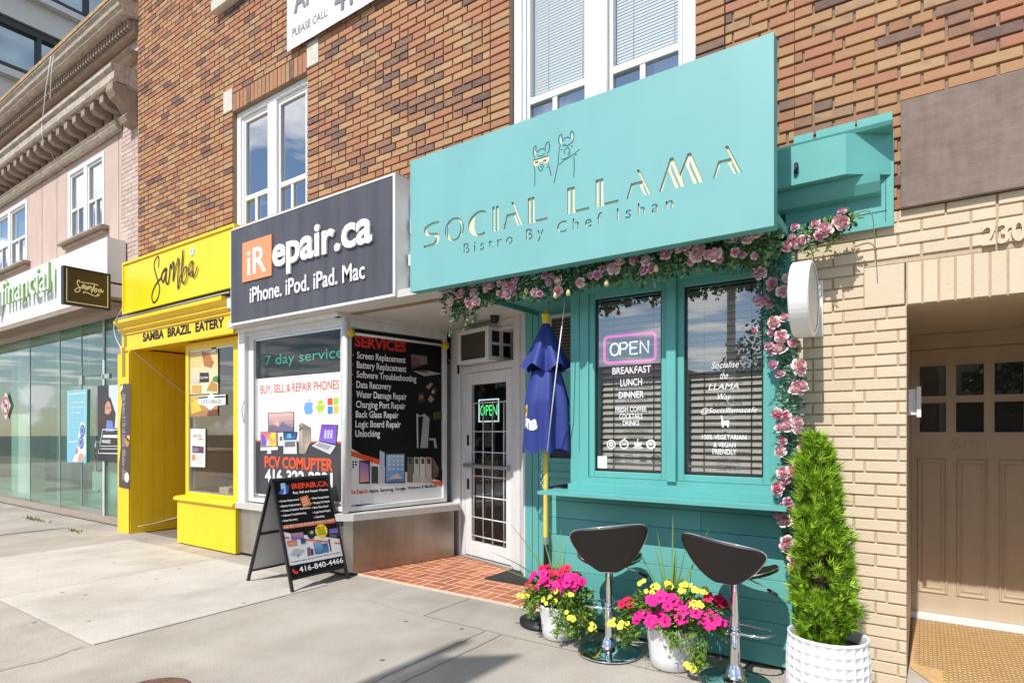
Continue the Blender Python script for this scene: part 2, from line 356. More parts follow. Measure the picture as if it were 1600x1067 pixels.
# entry floor of clay tiles (shop doorway)
M['tile'] = island_mat("clay_tile", [(0, (.36, .115, .055)), (.5, (.45, .155, .075)), (1, (.55, .215, .11))], .65, .2, 60, .35, 6)
M['grout'] = mat("tile_grout", (.74, .58, .46), .9, var=.1, scale=25)
PF = Plane((0, 0, 0), (1, 0, 0), (0, 1, 0))
tf = MB()
tf.pbox(PF, -4.86, -2.40, 4.075, 5.6, -.02, .012, M['grout'])
# basket rows of rectangular tiles
ang = R(-3)
TW, TL = .098, .198
for i in range(-2, 16):
    for j in range(-1, 10):
        bx, by = -4.86 + i * .2, 4.08 + j * .2
        cells = [(bx, by, TL, TW), (bx, by + .1, TL, TW)] if (i + j) % 2 else [(bx, by, TW, TL), (bx + .1, by, TW, TL)]
        for x, y, a, b in cells:
            x0, x1, y0, y1 = max(x + .0055, -4.85), min(x + a - .0055, -2.41), max(y + .0055, 4.085), min(y + b - .0055, 5.59)
            if x1 - x0 > .02 and y1 - y0 > .02: tf.pbox(PF, x0, x1, y0, y1, .0, .0140 + rnd.uniform(-.0006, .0006), M['tile'], .002)
tag(tf.build("tile_floor"), kind='structure')
# cast iron cover in the sidewalk
mh = MB(); c = on_z(236, 1083); mh.lathe((c.x, c.y, 0), [(.20, .0), (.20, .008), (.185, .010), (.18, .006), (0, .006)], mat("rusty_iron", (.14, .07, .045), .7, var=.4, scale=25, bump=.4), 32)
one("utility_cover", "small round rusty iron cover set in the grey sidewalk", "manhole cover", mh)

# ================================================================ BRICK
BR = [(0, (.165, .105, .090)), (.10, (.24, .145, .11)), (.20, (.35, .175, .105)), (.36, (.42, .19, .115)), (.54, (.42, .225, .120)), (.74, (.435, .25, .13)), (.90, (.465, .295, .16)), (1, (.34, .21, .13))]
M['brick'] = island_mat("brown_brick", BR, .85, .5, 45, .30, 14)
M['tanbrick'] = island_mat("tan_painted_brick", [(0, (.63, .515, .365)), (1, (.69, .57, .41))], .7, .3, 50, .5, 4)
M['pinkbrick'] = island_mat("pink_painted_brick", [(0, (.50, .38, .33)), (1, (.62, .49, .43))], .8, .5, 40, .6, 4)
def rects_minus(x0, x1, z0, z1, holes):
    xs = sorted({x0, x1, *[min(max(h[k], x0), x1) for h in holes for k in (0, 1)]}); zs = sorted({z0, z1, *[min(max(h[k], z0), z1) for h in holes for k in (2, 3)]})
    for a, b in zip(xs, xs[1:]):
        for c, d in zip(zs, zs[1:]):
            mx_, mz = (a + b) / 2, (c + d) / 2
            if b - a > 1e-4 and d - c > 1e-4 and not any(h[0] < mx_ < h[1] and h[2] < mz < h[3] for h in holes): yield a, b, c, d
def brick_field(mb, P, x0, x1, z0, z1, bm, mm, holes=(), BL=.2185, BH=.0677, joint=.0122, rake=.017, back=.09, seed=1, stack=False, soldier=False, mix=.22, bmf=None):
    """real bricks standing proud of a raked mortar bed"""
    rn = random.Random(seed)
    for a, b, c, d in rects_minus(x0, x1, z0, z1, holes): mb.pbox(P, a, b, c, d, -back, -rake, mm)
    k0 = math.floor(z0 / BH); z = k0 * BH; k = k0
    while z < z1 - .01:
        za, zb = max(z, z0), min(z + BH - joint, z1)
        zc = (za + zb) / 2
        if zb - za > .012:
            hs = sorted([(h[0], h[1]) for h in holes if h[2] < zc < h[3]])
            spans = []; cx = x0
            for h0, h1 in hs:
                if h0 > cx: spans.append((cx, min(h0, x1)))
                cx = max(cx, h1)
            if cx < x1: spans.append((cx, x1))
            for s0, s1 in spans:
                if stack: xs = [(s0, s1 - .0)]
                else:
                    xs = []; x = s0 - (BL / 2 if k % 2 else 0) - (BL * .25 if rn.random() < .12 else 0); run = 0
                    while x < s1:
                        if run > 0: wdt = BL / 2; run -= 1
                        elif rn.random() < mix * .35: wdt = BL / 2; run = 1
                        else: wdt = BL
                        xs.append((max(x, s0), min(x + wdt - joint, s1))); x += wdt
                for a, b in xs:
                    if b - a < .015: continue
                    j = rn.uniform(-.0018, .0018); m_ = bm if bmf is None else bmf((a + b) / 2, zc, bm)
                    mb.pbox(P, a + rn.uniform(0, .002), b - rn.uniform(0, .002), za + rn.uniform(0, .0015), zb - rn.uniform(0, .0015), -rake - .004, j, m_, .0025)
        z += BH; k += 1
def soldiers(mb, P, x0, x1, z0, z1, bm, mm, BW=.0745, joint=.0105, rake=.012, back=.09, seed=3):
    rn = random.Random(seed); mb.pbox(P, x0, x1, z0, z1, -back, -rake, mm); n = round((x1 - x0) / BW); bw = (x1 - x0) / n
    for i in range(n): mb.pbox(P, x0 + i * bw + joint / 2, x0 + (i + 1) * bw - joint / 2, z0 + .003, z1 - joint, -rake - .004, rn.uniform(-.0015, .0015), bm, .0025)

YB = 4.02
PB = PY(YB)
bld = thing("brick_building", "brown brick two storey shop building with a tan painted ground floor at right", "building", (-2, 9, 0))
WA = (-6.905, -5.47, 3.45, 5.325); WB = (-2.80, -1.278, 3.25, 5.325)
WA2 = (-6.905, -5.47, 6.76, 8.5); WB2 = (-2.80, -1.278, 6.76, 8.5)
SW = .205
strips = []
for W in (WA, WB, WA2, WB2):
    strips += [(W[0] - SW, W[0], W[2], W[3] + .30), (W[1], W[1] + SW, W[2], W[3] + .30)]
sold = [(W[0], W[1], W[3], W[3] + .225) for W in (WA, WB, WA2, WB2)]
holes = [WA, WB, WA2, WB2] + strips + sold
TANZ = 2.70
DR = (-.078, .95, -.1, 2.162)
wl = MB()
brick_field(wl, PB, -9.38, -.655, 2.64, 9.3, M['brick'], M['mortar'], holes, seed=11)
brick_field(wl, PB, -.655, 5.2, TANZ + .007, 9.3, M['brick'], M['mortar'], [h for h in holes if h[1] > -.7], seed=12)
for i, s in enumerate(strips): brick_field(wl, PB, s[0] + .006, s[1] - .006, s[2], s[3] - .295 + .0, M['brick'], M['mortar'], stack=True, seed=30 + i)
for i, s in enumerate(sold): soldiers(wl, PB, s[0], s[1], s[2], s[3], M['brick'], M['mortar'], seed=40 + i)
wl.box(-9.38, -9.315, YB + .1, 13.5, 0, 9.3, M['brick']); wl.box(5.0, 5.2, YB + .1, 13.5, 0, 9.3, M['brick']); wl.box(-9.2, 5.0, 13.3, 13.5, 0, 9.3, M['brick'])
for W in (WA, WB, WA2, WB2):   # brick reveals
    wl.box(W[0] - .1, W[0], YB + .0895, YB + .24, W[2], W[3], M['brick']); wl.box(W[1], W[1] + .1, YB + .0895, YB + .24, W[2], W[3], M['brick']); wl.box(W[0] - .1, W[1] + .1, YB + .0895, YB + .24, W[3] + .002, W[3] + .15, M['brick'])
    for s0, s1 in ((W[0] - SW + .004, W[0] - .004), (W[1] + .004, W[1] + SW - .004)): pass
wl.build("wall", bld)
st = MB(); st2 = None
for W in (WA, WB, WA2, WB2):
    for s0, s1 in ((W[0] - SW + .005, W[0] - .005), (W[1] + .005, W[1] + SW - .005)):
        b = MB(); b.pbox(PB, s0, s1, W[3] + .03, W[3] + .298, -.09, .004, M['stone'], .004); b.build("corner_stone", bld)
for W in (WA2, WB2):
    b = MB(); b.pbox(PB, W[0] - .34, W[1] + .34, W[2] - .14, W[2] - .005, -.2, .085, M['stone'], .006); b.build("stone_sill", bld)
b = MB(); b.box(-9.4, 5.25, YB - .06, 13.6, 9.3, 9.5, M['stone']); b.build("roof", bld)
# tan painted ground floor with the recessed entrance
tw = MB()
sold_t = (DR[0] + .0, DR[1], DR[3], 2.405)
blk = (-.285, -.082, DR[3] + .0, 2.405)
brick_field(tw, PB, -.66, 5.2, -.05, TANZ, M['tanbrick'], M['tanmortar'], [DR, sold_t, blk], seed=21, joint=.009, rake=.010, mix=.15)
soldiers(tw, PB, sold_t[0], sold_t[1], sold_t[2], sold_t[3], M['tanbrick'], M['tanmortar'], BW=.0735, joint=.009)
tw.pbox(PB, blk[0], blk[1] - .006, blk[2] + .006, blk[3] - .006, -.09, .003, M['tanbrick'], .004)
tw.build("painted_wall", bld)
rc = MB()
rc.box(DR[0] - .1, DR[0], YB + .0905, 5.56, -.05, DR[3] + .1, M['tanpaint'])            # jambs, soffit, frame
rc.box(DR[1], DR[1] + .1, YB + .0905, 5.56, -.05, DR[3] + .1, M['tanpaint'])
rc.box(DR[0], DR[1], YB + .25, 5.56, DR[3] + .012, DR[3] + .1, M['tanpaint'])
rc.box(DR[0], DR[1], YB + .0905, YB + .25, DR[3] - .004, DR[3] + .1, M['tanpaint'])
rc.box(DR[0], DR[1], 5.44, 5.56, 2.07, DR[3] + .01, M['tanpaint']); rc.box(DR[0], DR[1], 5.425, 5.44, 2.125, DR[3] + .01, M['tanpaint'])
rc.build("entrance_recess", bld)
PD = PY(5.50)
dr = MB(); DX0, DX1 = DR[0] + .001, .84
panes = []
for i in range(4):
    x0, x1 = -.034 + i * .222, -.034 + i * .222 + .183
    for z0, z1 in ((1.705, 1.955), (1.435, 1.675)): panes.append((x0, x1, z0, z1))
for a, bb, c, d in rects_minus(DX0, DX1, .085, 2.066, panes): dr.pbox(PD, a, bb, c, d, -.04, 0, M['tanpaint'])
for x0, x1 in ((-.038, .148), (.20, .385), (.445, .63), (.68, .80)):
    dr.ring(PD, x0, x1, .235, 1.245, .016, .0, .011, M['tanpaint'], .006); dr.ring(PD, x0 + .03, x1 - .03, .27, 1.21, .012, .0, .006, M['tanpaint'], .005)
dr.text(PD, "2101", .175, .385, 1.315, 1.385, .001, M['tanpaint'], ext=.009, bold=.015)
dd = dr.build("door", bld)
for p in panes:
    f = MB(); f.ring(PD, *p, .010, -.02, .008, M['tanpaint']); f.build("glazing_bead", dd)
    g = MB(); g.prect(PD, p[0], p[1], p[2], p[3], -.02, M['glassdark']); g.build("pane", dd)
b = MB(); b.box(DX0, DX1 + .1, 5.38, 5.50, .055, .083, M['vinyl']); b.build("threshold", bld)
b = MB(); b.box(DX1 + .002, DR[1], 5.46, 5.55, .08, 2.066, M['tanpaint']); b.build("door_frame", bld)
b = MB(); b.text(PB, "2301", on_y(1534, 405, YB).x, on_y(1534, 405, YB).x + (on_y(1597, 405, YB).x - on_y(1534, 405, YB).x) * 4 / 3, 2.43, 2.545, .0, M['tanbrick'], ext=.016, bold=.02); b.build("house_number", bld)
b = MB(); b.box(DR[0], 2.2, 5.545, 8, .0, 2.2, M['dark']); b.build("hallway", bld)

def sash_window(W, cols, name_lab, parent, blind=False, curtain=False):
    """white vinyl window: outer frame, wide mullion, each light with a fixed pane over two sliders"""
    P = PY(YB + .085); x0, x1, z0, z1 = W
    f = MB(); f.ring(P, x0, x1, z0, z1, (.075, .075, .07, .075), -.09, .03, M['vinyl'], .008)
    f.ring(P, x0 + .075, x1 - .075, z0 + .07, z1 - .075, .03, -.09, .005, M['vinyl'], .005)
    xm = (x0 + x1) / 2; f.pbox(P, xm - .085, xm + .085, z0 + .07, z1 - .075, -.09, .028, M['vinyl'], .006)
    fr = f.build("window", parent)
    for a, b_ in ((x0 + .11, xm - .09), (xm + .09, x1 - .11)):
        zz0, zz1 = z0 + .10, z1 - .105; zt = zz1 - (zz1 - zz0) * .57
        s = MB(); s.ring(P, a, b_, zz0, zz1, .03, -.06, -.004, M['vinyl'], .004); s.pbox(P, a + .03, b_ - .03, zt - .028, zt + .03, -.06, -.002, M['vinyl'], .004)
        mxx = a + (b_ - a) * .47; s.pbox(P, mxx - .022, mxx + .022, zz0 + .03, zt - .028, -.06, -.006, M['vinyl'], .004)
        s.build("sash", fr)
        gm_ = M['glass'] if blind else M['glasssky']
        g = MB(); g.prect(P, a + .03, b_ - .03, zt + .03, zz1 - .03, -.03, gm_); g.prect(P, a + .03, mxx - .022, zz0 + .03, zt - .028, -.035, M['glasssky']); g.prect(P, mxx + .022, b_ - .03, zz0 + .03, zt - .028, -.028, M['glasssky']); g.build("pane", fr)
        if blind:
            bl = MB(); n = int((zz1 - .03 - zt) / .024)
            for i in range(n):
                z = zt + .06 + i * .024
                bl.mesh([P.to(a + .02, z, -.075), P.to(b_ - .02, z, -.075), P.to(b_ - .02, z + .030, -.080), P.to(a + .02, z + .030, -.080)], [(0, 1, 2, 3)], M['blindwhite'])
            for q in (.3, .86): bl.tube([P.to(a + (b_ - a) * q, zt + .05, -.07), P.to(a + (b_ - a) * q, zz1, -.07)], .002, M['vinyl'], 5)
            bl.build("blind", fr)
            cu = MB(); cu.prect(P, mxx + .05, b_ - .0, zz0, zt, -.09, M['blindwhite']); cu.tube([P.to(a + .09, zz0 + .1, -.08), P.to(a + .09, zz0 + .36, -.08)], .004, M['vinyl'], 6); cu.build("curtain", fr)
        if curtain:
            cu = MB(); pts = []
            xa, xb = a - .02, a + (b_ - a) * .30
            for q0, q1 in ((b_ - (b_ - a) * .45, b_ + .03),):
                n = 14
                for i in range(n):
                    s0, s1 = q0 + (q1 - q0) * i / n, q0 + (q1 - q0) * (i + 1) / n
                    d0, d1 = -.16 - .03 * math.cos(i * 1.9), -.16 - .03 * math.cos((i + 1) * 1.9)
                    cu.mesh([P.to(s0, zz0, d0), P.to(s1, zz0, d1), P.to(s1, zz1, d1), P.to(s0, zz1, d0)], [(0, 1, 2, 3)], M['blindwhite'])
            cu.build("curtain", fr)
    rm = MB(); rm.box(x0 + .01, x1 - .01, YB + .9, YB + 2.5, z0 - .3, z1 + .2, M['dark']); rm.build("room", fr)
    sl = MB(); sl.box(x0 - .02, x1 + .02, YB - .05, YB + .05, z0 - .055, z0 - .002, M['stone']); sl.build("sill", fr)
M['blindwhite'] = mat("white_blind", (.80, .80, .80), .6)
sash_window(WA, 2, "", bld, curtain=True); sash_window(WB, 2, "", bld, blind=True)
sash_window(WA2, 2, "", bld, curtain=True); sash_window(WB2, 2, "", bld, curtain=True)
# floors that close the building
b = MB(); b.box(-9.2, 5.0, YB + .12, 13.3, 2.72, 2.9, M['concrete']); b.build("floor_slab", bld)

# ================================================================ PINK NEIGHBOUR
M['stucco'] = mat("pink_stucco", (.56, .42, .35), .85, var=.06, scale=2.5, bump=.2, bscale=80)
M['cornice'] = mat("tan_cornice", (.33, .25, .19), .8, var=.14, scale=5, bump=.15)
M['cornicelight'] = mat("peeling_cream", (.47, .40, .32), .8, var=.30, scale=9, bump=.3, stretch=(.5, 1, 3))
M['rust'] = mat("rust_edge", (.42, .27, .13), .8, var=.3, scale=12)
PP = PY(4.07)
nb = thing("pink_building", "pink stucco building with a heavy bracketed cornice left of the brick one", "building", (-14, 9, 0))
NW1 = (-12.02, -10.60, 4.66, 5.86); NW2 = (-15.95, -13.98, 4.66, 5.86); NW3 = (-19.6, -17.6, 4.66, 5.86)
nwl = MB(); H3 = [NW1, NW2, NW3]
for a, b_, c, d in rects_minus(-24, -10.02, 3.3, 6.12, H3): nwl.pbox(PP, a, b_, c, d, -.2, 0, M['stucco'])
brick_field(nwl, PP, -10.02, -9.39, .0, 9.0, M['pinkbrick'], M['pinkbrick'], joint=.007, rake=.005, seed=55)
brick_field(nwl, PP, -24, -10.02, 6.12, 7.25, M['pinkbrick'], M['pinkbrick'], joint=.007, rake=.005, seed=56)
for x in (-10.9 + .78, -12.55, -13.25, -16.6): nwl.pbox(PP, x, x + .012, 4.3, 6.1, 0, .004, M['cornice'])
nwl.box(-24, -9.42, 13.3, 13.5, 0, 7.3, M['stucco']); nwl.box(-24, -23.8, 4.27, 13.3, 0, 7.3, M['stucco'])
nwl.build("wall", nb)
def simple_window(W, parent, P):
    x0, x1, z0, z1 = W
    f = MB(); f.ring(P, x0, x1, z0, z1, .07, -.1, .02, M['vinyl'], .008); xm = (x0 + x1) / 2; f.pbox(P, xm - .06, xm + .06, z0 + .07, z1 - .07, -.1, .018, M['vinyl'], .006)
    fr = f.build("window", parent)
    for a, b_ in ((x0 + .07, xm - .06), (xm + .06, x1 - .07)):
        zt = z0 + (z1 - z0) * .44; s = MB(); s.ring(P, a, b_, z0 + .07, z1 - .07, .035, -.06, -.005, M['vinyl'], .004); s.pbox(P, a + .035, b_ - .035, zt - .025, zt + .025, -.06, -.004, M['vinyl'], .004)
        s.pbox(P, (a + b_) / 2 - .02, (a + b_) / 2 + .02, z0 + .1, zt - .025, -.06, -.008, M['vinyl']); s.build("sash", fr)
        g = MB(); g.prect(P, a + .03, b_ - .03, z0 + .1, z1 - .1, -.035, M['glasssky']); g.build("pane", fr)
        c = MB(); c.mesh([P.to(a, zt, -.12), P.to(a + (b_ - a) * .55, zt, -.12), P.to(b_, z1 - .05, -.12), P.to(a, z1 - .05, -.12)], [(0, 1, 2, 3)], M['blindwhite']); c.build("curtain", fr)
    rm = MB(); rm.box(x0, x1, 4.6, 5.8, z0 - .2, z1 + .2, M['dark']); rm.build("room", fr)
    s = MB(); s.pbox(P, x0 - .16, x1 + .16, z0 - .05, z0 - .002, -.1, .13, M['cornice'], .01); s.pbox(P, x0 - .1, x1 + .1, z0 - .10, z0 - .052, -.1, .07, M['cornice'], .01); s.build("sill", fr)
for W in (NW1, NW2, NW3): simple_window(W, nb, PP)
# lower cornice with brackets
XR = -9.47
lc = MB()
lc.extrude_x([(4.06, 6.00), (3.99, 6.00), (3.96, 6.05), (3.98, 6.08), (3.95, 6.12), (4.06, 6.14)], -24, -9.98, M['cornicelight'])
lc.extrude_x([(4.06, 6.45), (3.77, 6.45), (3.75, 6.48), (3.75, 6.60), (3.71, 6.63), (3.71, 6.68), (4.06, 6.74)], -24, XR, M['cornicelight'])
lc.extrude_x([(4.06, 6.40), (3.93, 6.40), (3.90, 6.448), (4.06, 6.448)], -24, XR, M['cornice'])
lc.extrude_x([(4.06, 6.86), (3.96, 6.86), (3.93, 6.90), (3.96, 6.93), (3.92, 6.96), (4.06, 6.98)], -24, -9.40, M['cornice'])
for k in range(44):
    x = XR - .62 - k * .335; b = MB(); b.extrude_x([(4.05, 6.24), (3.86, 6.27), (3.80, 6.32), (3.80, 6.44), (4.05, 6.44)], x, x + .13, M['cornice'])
    if k < 40: b.build("bracket", nb)
lc.build("lower_cornice", nb)
b = MB(); b.extrude_x([(4.06, 5.93), (3.93, 5.95), (3.90, 6.02), (3.95, 6.10), (3.88, 6.2), (3.78, 6.26), (3.74, 6.34), (3.74, 6.44), (4.06, 6.44)], XR - .24, XR - .02, M['cornice']); b.build("end_bracket", nb)
uc = MB()
uc.extrude_x([(4.06, 7.41), (3.85, 7.41), (3.81, 7.435), (3.80, 7.47), (3.77, 7.49), (3.755, 7.55), (3.725, 7.575), (3.725, 7.62), (4.06, 7.66)], -24, -9.36, M['cornicelight'])
uc.extrude_x([(3.724, 7.60), (3.712, 7.60), (3.712, 7.655), (4.06, 7.70), (4.06, 7.668), (3.724, 7.63)], -24, -9.355, M['rust'])
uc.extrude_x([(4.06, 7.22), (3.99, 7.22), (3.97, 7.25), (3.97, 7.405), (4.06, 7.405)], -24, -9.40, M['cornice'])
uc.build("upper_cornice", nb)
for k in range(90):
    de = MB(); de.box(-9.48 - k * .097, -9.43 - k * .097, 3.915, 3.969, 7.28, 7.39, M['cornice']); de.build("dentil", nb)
b = MB(); b.box(-24, -9.40, 4.2, 13.5, 7.26, 7.5, M['cornice']); b.build("roof", nb)
wi = MB()
for q in ((on_y(80, 88, 3.70), on_y(66, 190, 3.80)), (on_y(84, 88, 3.70), on_y(78, 155, 3.85))): wi.tube([q[0], (q[0] + q[1]) / 2 + Vector((.02, -.02, -.03)), q[1]], .008, M['white'], 6)
p = [on_y(66, 190, 3.74), on_y(66, 215, 3.73), on_y(75, 228, 3.9), on_y(88, 255, 4.05), on_y(102, 265, 4.05)]
wi.tube(catmull(p, 5), .008, M['white'], 6)
one("cable", "thin white cables looped down over the pink building's cornice", "cable", wi)

# ---------------- glass tower behind
M['towerwhite'] = mat("tower_white_panel", (.62, .62, .60), .5, var=.03, scale=.6)
M['towerdark'] = mat("tower_dark_frame", (.035, .035, .040), .4)
M['towerglass'] = mat("tower_glass", (.30, .38, .42), .03, spec=1.0, metal=.85)
tb = thing("glass_tower", "modern tower with white balcony bands and dark framed windows behind the cornice", "building", (-40, 16, 0))
PT = PX(-30.0)
b = MB(); b.box(-52, -30.9, 2, 34, 0, 40, M['towerwhite']); b.build("core", tb)
zb = 12.45
for k in range(-3, 7):
    z0 = zb + k * 3.5
    b = MB(); b.pbox(PT, 2, 34, z0 + 2.05, z0 + 3.5, -.95, .0, M['towerwhite']); b.pbox(PT, 2, 34, z0 + 3.05, z0 + 3.25, 0, .35, M['towerwhite']); b.build("balcony_band", tb)
    f = MB(); f.pbox(PT, 2, 34, z0 - .001, z0 + .22, -.9, -.12, M['towerdark']); f.pbox(PT, 2, 34, z0 + 1.75, z0 + 2.049, -.9, -.12, M['towerdark'])
    for i in range(19): f.pbox(PT, 2.2 + i * 1.72, 2.36 + i * 1.72, z0 + .22, z0 + 1.75, -.9, -.14, M['towerdark'])
    ff = f.build("window", tb)
    g = MB(); g.prect(PT, 2, 34, z0 + .2, z0 + 1.8, -.3, M['towerglass']); g.build("pane", ff)
b = MB(); b.box(-52, -30, 1.99, 2.0, 0, 40, M['towerwhite']); b.build("end_wall", tb)
# ================================================================ helpers for printed panels
_cm = {}
def ink(r, g, b):
    k = (round(r, 3), round(g, 3), round(b, 3))
    if k not in _cm: _cm[k] = mat("printed_ink", k, .45, var=.03, scale=6)
    return _cm[k]
class Zm:                     # a picture region: turns its own coordinates into photo pixels
    def __init__(s, x0, y0, k): s.x0, s.y0, s.k = x0, y0, k
    def __call__(s, x, y): return (s.x0 + x / s.k, s.y0 + y / s.k)
    def P(s, pts): return [s(*p) for p in pts]
def grad_poly(mb, P, pts, d, ca, cb, n=5):          # quad banded between two printed colours (tl, tr, br, bl)
    q = [Vector(P.px(*p)) for p in pts]
    for i in range(n):
        a, b = i / n, (i + 1) / n; c = tuple(ca[k] + (cb[k] - ca[k]) * (i + .5) / n for k in range(3))
        mb.ppoly(P, [q[0].lerp(q[3], b), q[1].lerp(q[2], b), q[1].lerp(q[2], a), q[0].lerp(q[3], a)], d, ink(*c))

# ================================================================ YELLOW SHOPFRONT
ys = thing("yellow_shopfront", "bright yellow painted restaurant front with recessed doorway and display window", "shopfront", (-8.1, 4.0, 0))
Y_ = M['yellow']
b = MB(); b.box(-9.655, -9.27, 3.87, 4.12, 0, 2.57, Y_); b.box(-9.60, -9.27, 3.89, 4.12, 2.571, 2.64, Y_); b.box(-9.50, -9.42, 3.862, 3.87, 2.25, 2.57, Y_); b.build("pillar", ys)
b = MB()
for i in range(5): b.box(-9.30, -9.265, 3.872 + i * .155, 3.872 + (i + 1) * .155 - .006, .12, 2.62, Y_)
b.box(-9.30, -9.272, 3.87, 4.66, .0, 2.62, Y_); b.box(-9.30, -9.26, 3.871, 4.65, 0, .115, Y_); b.build("boarded_wall", ys)
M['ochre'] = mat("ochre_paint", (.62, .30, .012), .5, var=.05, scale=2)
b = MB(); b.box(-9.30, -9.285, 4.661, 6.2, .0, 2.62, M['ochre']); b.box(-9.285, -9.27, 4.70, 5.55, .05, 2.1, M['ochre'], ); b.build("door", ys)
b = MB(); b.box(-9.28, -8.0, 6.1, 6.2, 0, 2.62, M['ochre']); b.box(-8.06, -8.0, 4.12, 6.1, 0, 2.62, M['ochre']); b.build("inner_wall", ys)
b = MB(); b.box(-9.66, -6.625, 3.9, 6.2, 2.645, 2.70, Y_); b.build("ceiling", ys)
b = MB(); b.box(-9.56, -6.63, 3.89, 4.1, 2.62, 2.87, Y_); b.box(-9.56, -6.63, 3.868, 3.889, 2.60, 2.655, Y_); b.box(-9.52, -6.64, 3.872, 3.889, 2.835, 2.869, Y_)
b.build("beam", ys)
b = MB(); b.extrude_x([(4.0, 2.87), (3.86, 2.87), (3.83, 2.90), (3.84, 2.93), (3.80, 2.97), (3.775, 2.985), (3.775, 3.03), (4.0, 3.05)], -9.555, -6.72, Y_); b.build("cornice", ys)
b = MB(); b.box(-6.715, -6.64, 3.84, 4.0, 2.89, 3.02, M['white']); b.build("corner_block", ys)
b = MB(); b.extrude_x([(4.0, 3.052), (3.80, 3.052), (3.80, 3.07), (4.0, 3.10)], -9.50, -6.60, M['alu']); b.build("flashing", ys)
b = MB(); b.box(-7.99, -6.635, 3.90, 4.1, .015, .555, Y_); b.build("base_panel", ys)
b = MB(); b.extrude_x([(4.08, .557), (3.875, .557), (3.86, .575), (3.865, .60), (3.90, .615), (4.08, .625)], -8.02, -6.64, Y_); b.build("sill", ys)
PYW = PY(4.0)
b = MB(); b.ring(PYW, -7.985, -6.63, .62, 2.60, (.075, .225, .045, .10), -.09, .0, Y_, .006); b.ring(PYW, -7.91, -6.855, .665, 2.50, .018, -.06, -.012, M['alu']); w_ = b.build("display_window", ys)
g = MB(); g.prect(PYW, -7.90, -6.86, .67, 2.49, -.03, M['glass']); g.build("pane", w_)
M['samba_in'] = mat("brown_room", (.26, .17, .06), .8, var=.2, scale=1.5)
b = MB(); b.box(-7.99, -6.64, 6.0, 6.1, 0, 2.64, M['samba_in']); b.box(-6.70, -6.64, 4.10, 6.0, 0, 2.6, M['samba_in']); b.box(-7.98, -6.66, 4.1, 5.2, .58, .63, M['trimwhite']); b.box(-7.3, -7.27, 5.0, 5.03, .63, 2.5, M['midgrey']); b.box(-7.1, -6.75, 5.4, 5.6, 1.35, 1.5, M['ink']); b.box(-7.8, -7.2, 5.6, 5.7, .63, 1.2, M['tanpaint']); b.build("room", ys)
b = MB(); b.text(PY(3.889), "SAMBA  BRAZIL  EATERY", *[PY(3.889).px(*p)[0] for p in ((223, 535), (350.5, 505))], 2.690, 2.815, .001, M['ink'], bold=.045)
one("lettering", "black words SAMBA BRAZIL EATERY across the yellow beam", "lettering", b)
# main yellow sign
PSB = PY(3.82)
b = MB(); b.pbox(PSB, -9.335, -6.50, 3.115, 3.80, -.2, 0, M['yellowsign'], .004)
b.ring(PSB, -9.345, -6.50, 3.105, 3.835, (.03, .02, .03, .035), -.2, .02, M['yellowsign'], .004)
z = Zm(220, 370, 9.7)
S_ = z.P([(270, 470), (277, 330), (255, 305), (215, 370), (205, 450), (228, 560), (268, 690), (288, 790), (262, 930), (200, 1000), (170, 920), (195, 800), (262, 680), (310, 625), (340, 530), (385, 480), (395, 500), (350, 520), (318, 600), (330, 670), (350, 680), (385, 560), (396, 480), (388, 600), (390, 690), (410, 715), (432, 680), (445, 560), (460, 420), (470, 480), (498, 385), (512, 440), (500, 665), (520, 560), (555, 420), (580, 330), (592, 420), (575, 600), (578, 785), (610, 640), (640, 480), (655, 200), (640, 420), (632, 600), (645, 690), (680, 695), (712, 600), (715, 480), (690, 470), (650, 580)])
b.pxstroke(PSB, S_, .024, .002, M['ink'], smooth=4)
b.pxstroke(PSB, z.P([(805, 375), (770, 395), (742, 480), (745, 570), (765, 580), (795, 500), (805, 375), (798, 500), (800, 590), (815, 610), (850, 550), (876, 450)]), .024, .014, M['ink'], smooth=4)
q = [PSB.px(*z(780, 225))]
b.ppoly(PSB, [(q[0][0] + .062 * math.cos(t * .5236), q[0][1] + .062 * math.sin(t * .5236)) for t in range(12)], .003, ink(.35, .62, .35))
b.ppoly(PSB, [(q[0][0] + .045 * math.cos(t * .5236), q[0][1] + .045 * math.sin(t * .5236)) for t in range(12)], .006, ink(.75, .80, .66))
b.stroke(PSB, [(q[0][0] - .018, q[0][1] - .02), (q[0][0] + .014, q[0][1] + .012), (q[0][0] - .01, q[0][1] + .02)], .012, .009, ink(.2, .4, .2))
one("shop_sign", "long yellow sign with the thin handwritten word Samba", "sign", b)
# projecting blade sign
PBS = PX(-9.43)
bs = thing("blade_sign", "black projecting sign with white script Samba on two brackets", "sign", (-9.45, 3.4, 3.4))
(y0, z0), (y1, z1) = PBS.px(103, 476), PBS.px(172.5, 430)
b = MB(); y0 = 3.13; y1 = 3.69; z0, z1 = 3.155, 3.665
b.pbox(PBS, y0, y1, z0, z1, -.085, -.004, M['black'], .004); b.ring(PBS, y0, y1, z0, z1, .016, -.01, .004, M['black']); b.build("case", bs)
f = MB(); f.prect(PBS, y0 + .03, y1 - .03, z0 + .03, z1 - .03, .000, mat("brown_sign_face", (.045, .030, .006), .45)); cr_ = mat("cream_paint", (.78, .70, .55), .5)
f.pbox(PBS, y0 + .03, y0 + .042, z0 + .03, z1 - .03, .001, .003, cr_); f.pbox(PBS, y1 - .042, y1 - .03, z0 + .03, z1 - .03, .001, .003, cr_); f.pbox(PBS, y0 + .042, y1 - .042, z0 + .03, z0 + .042, .001, .003, cr_)
z = Zm(90, 400, 10.67)
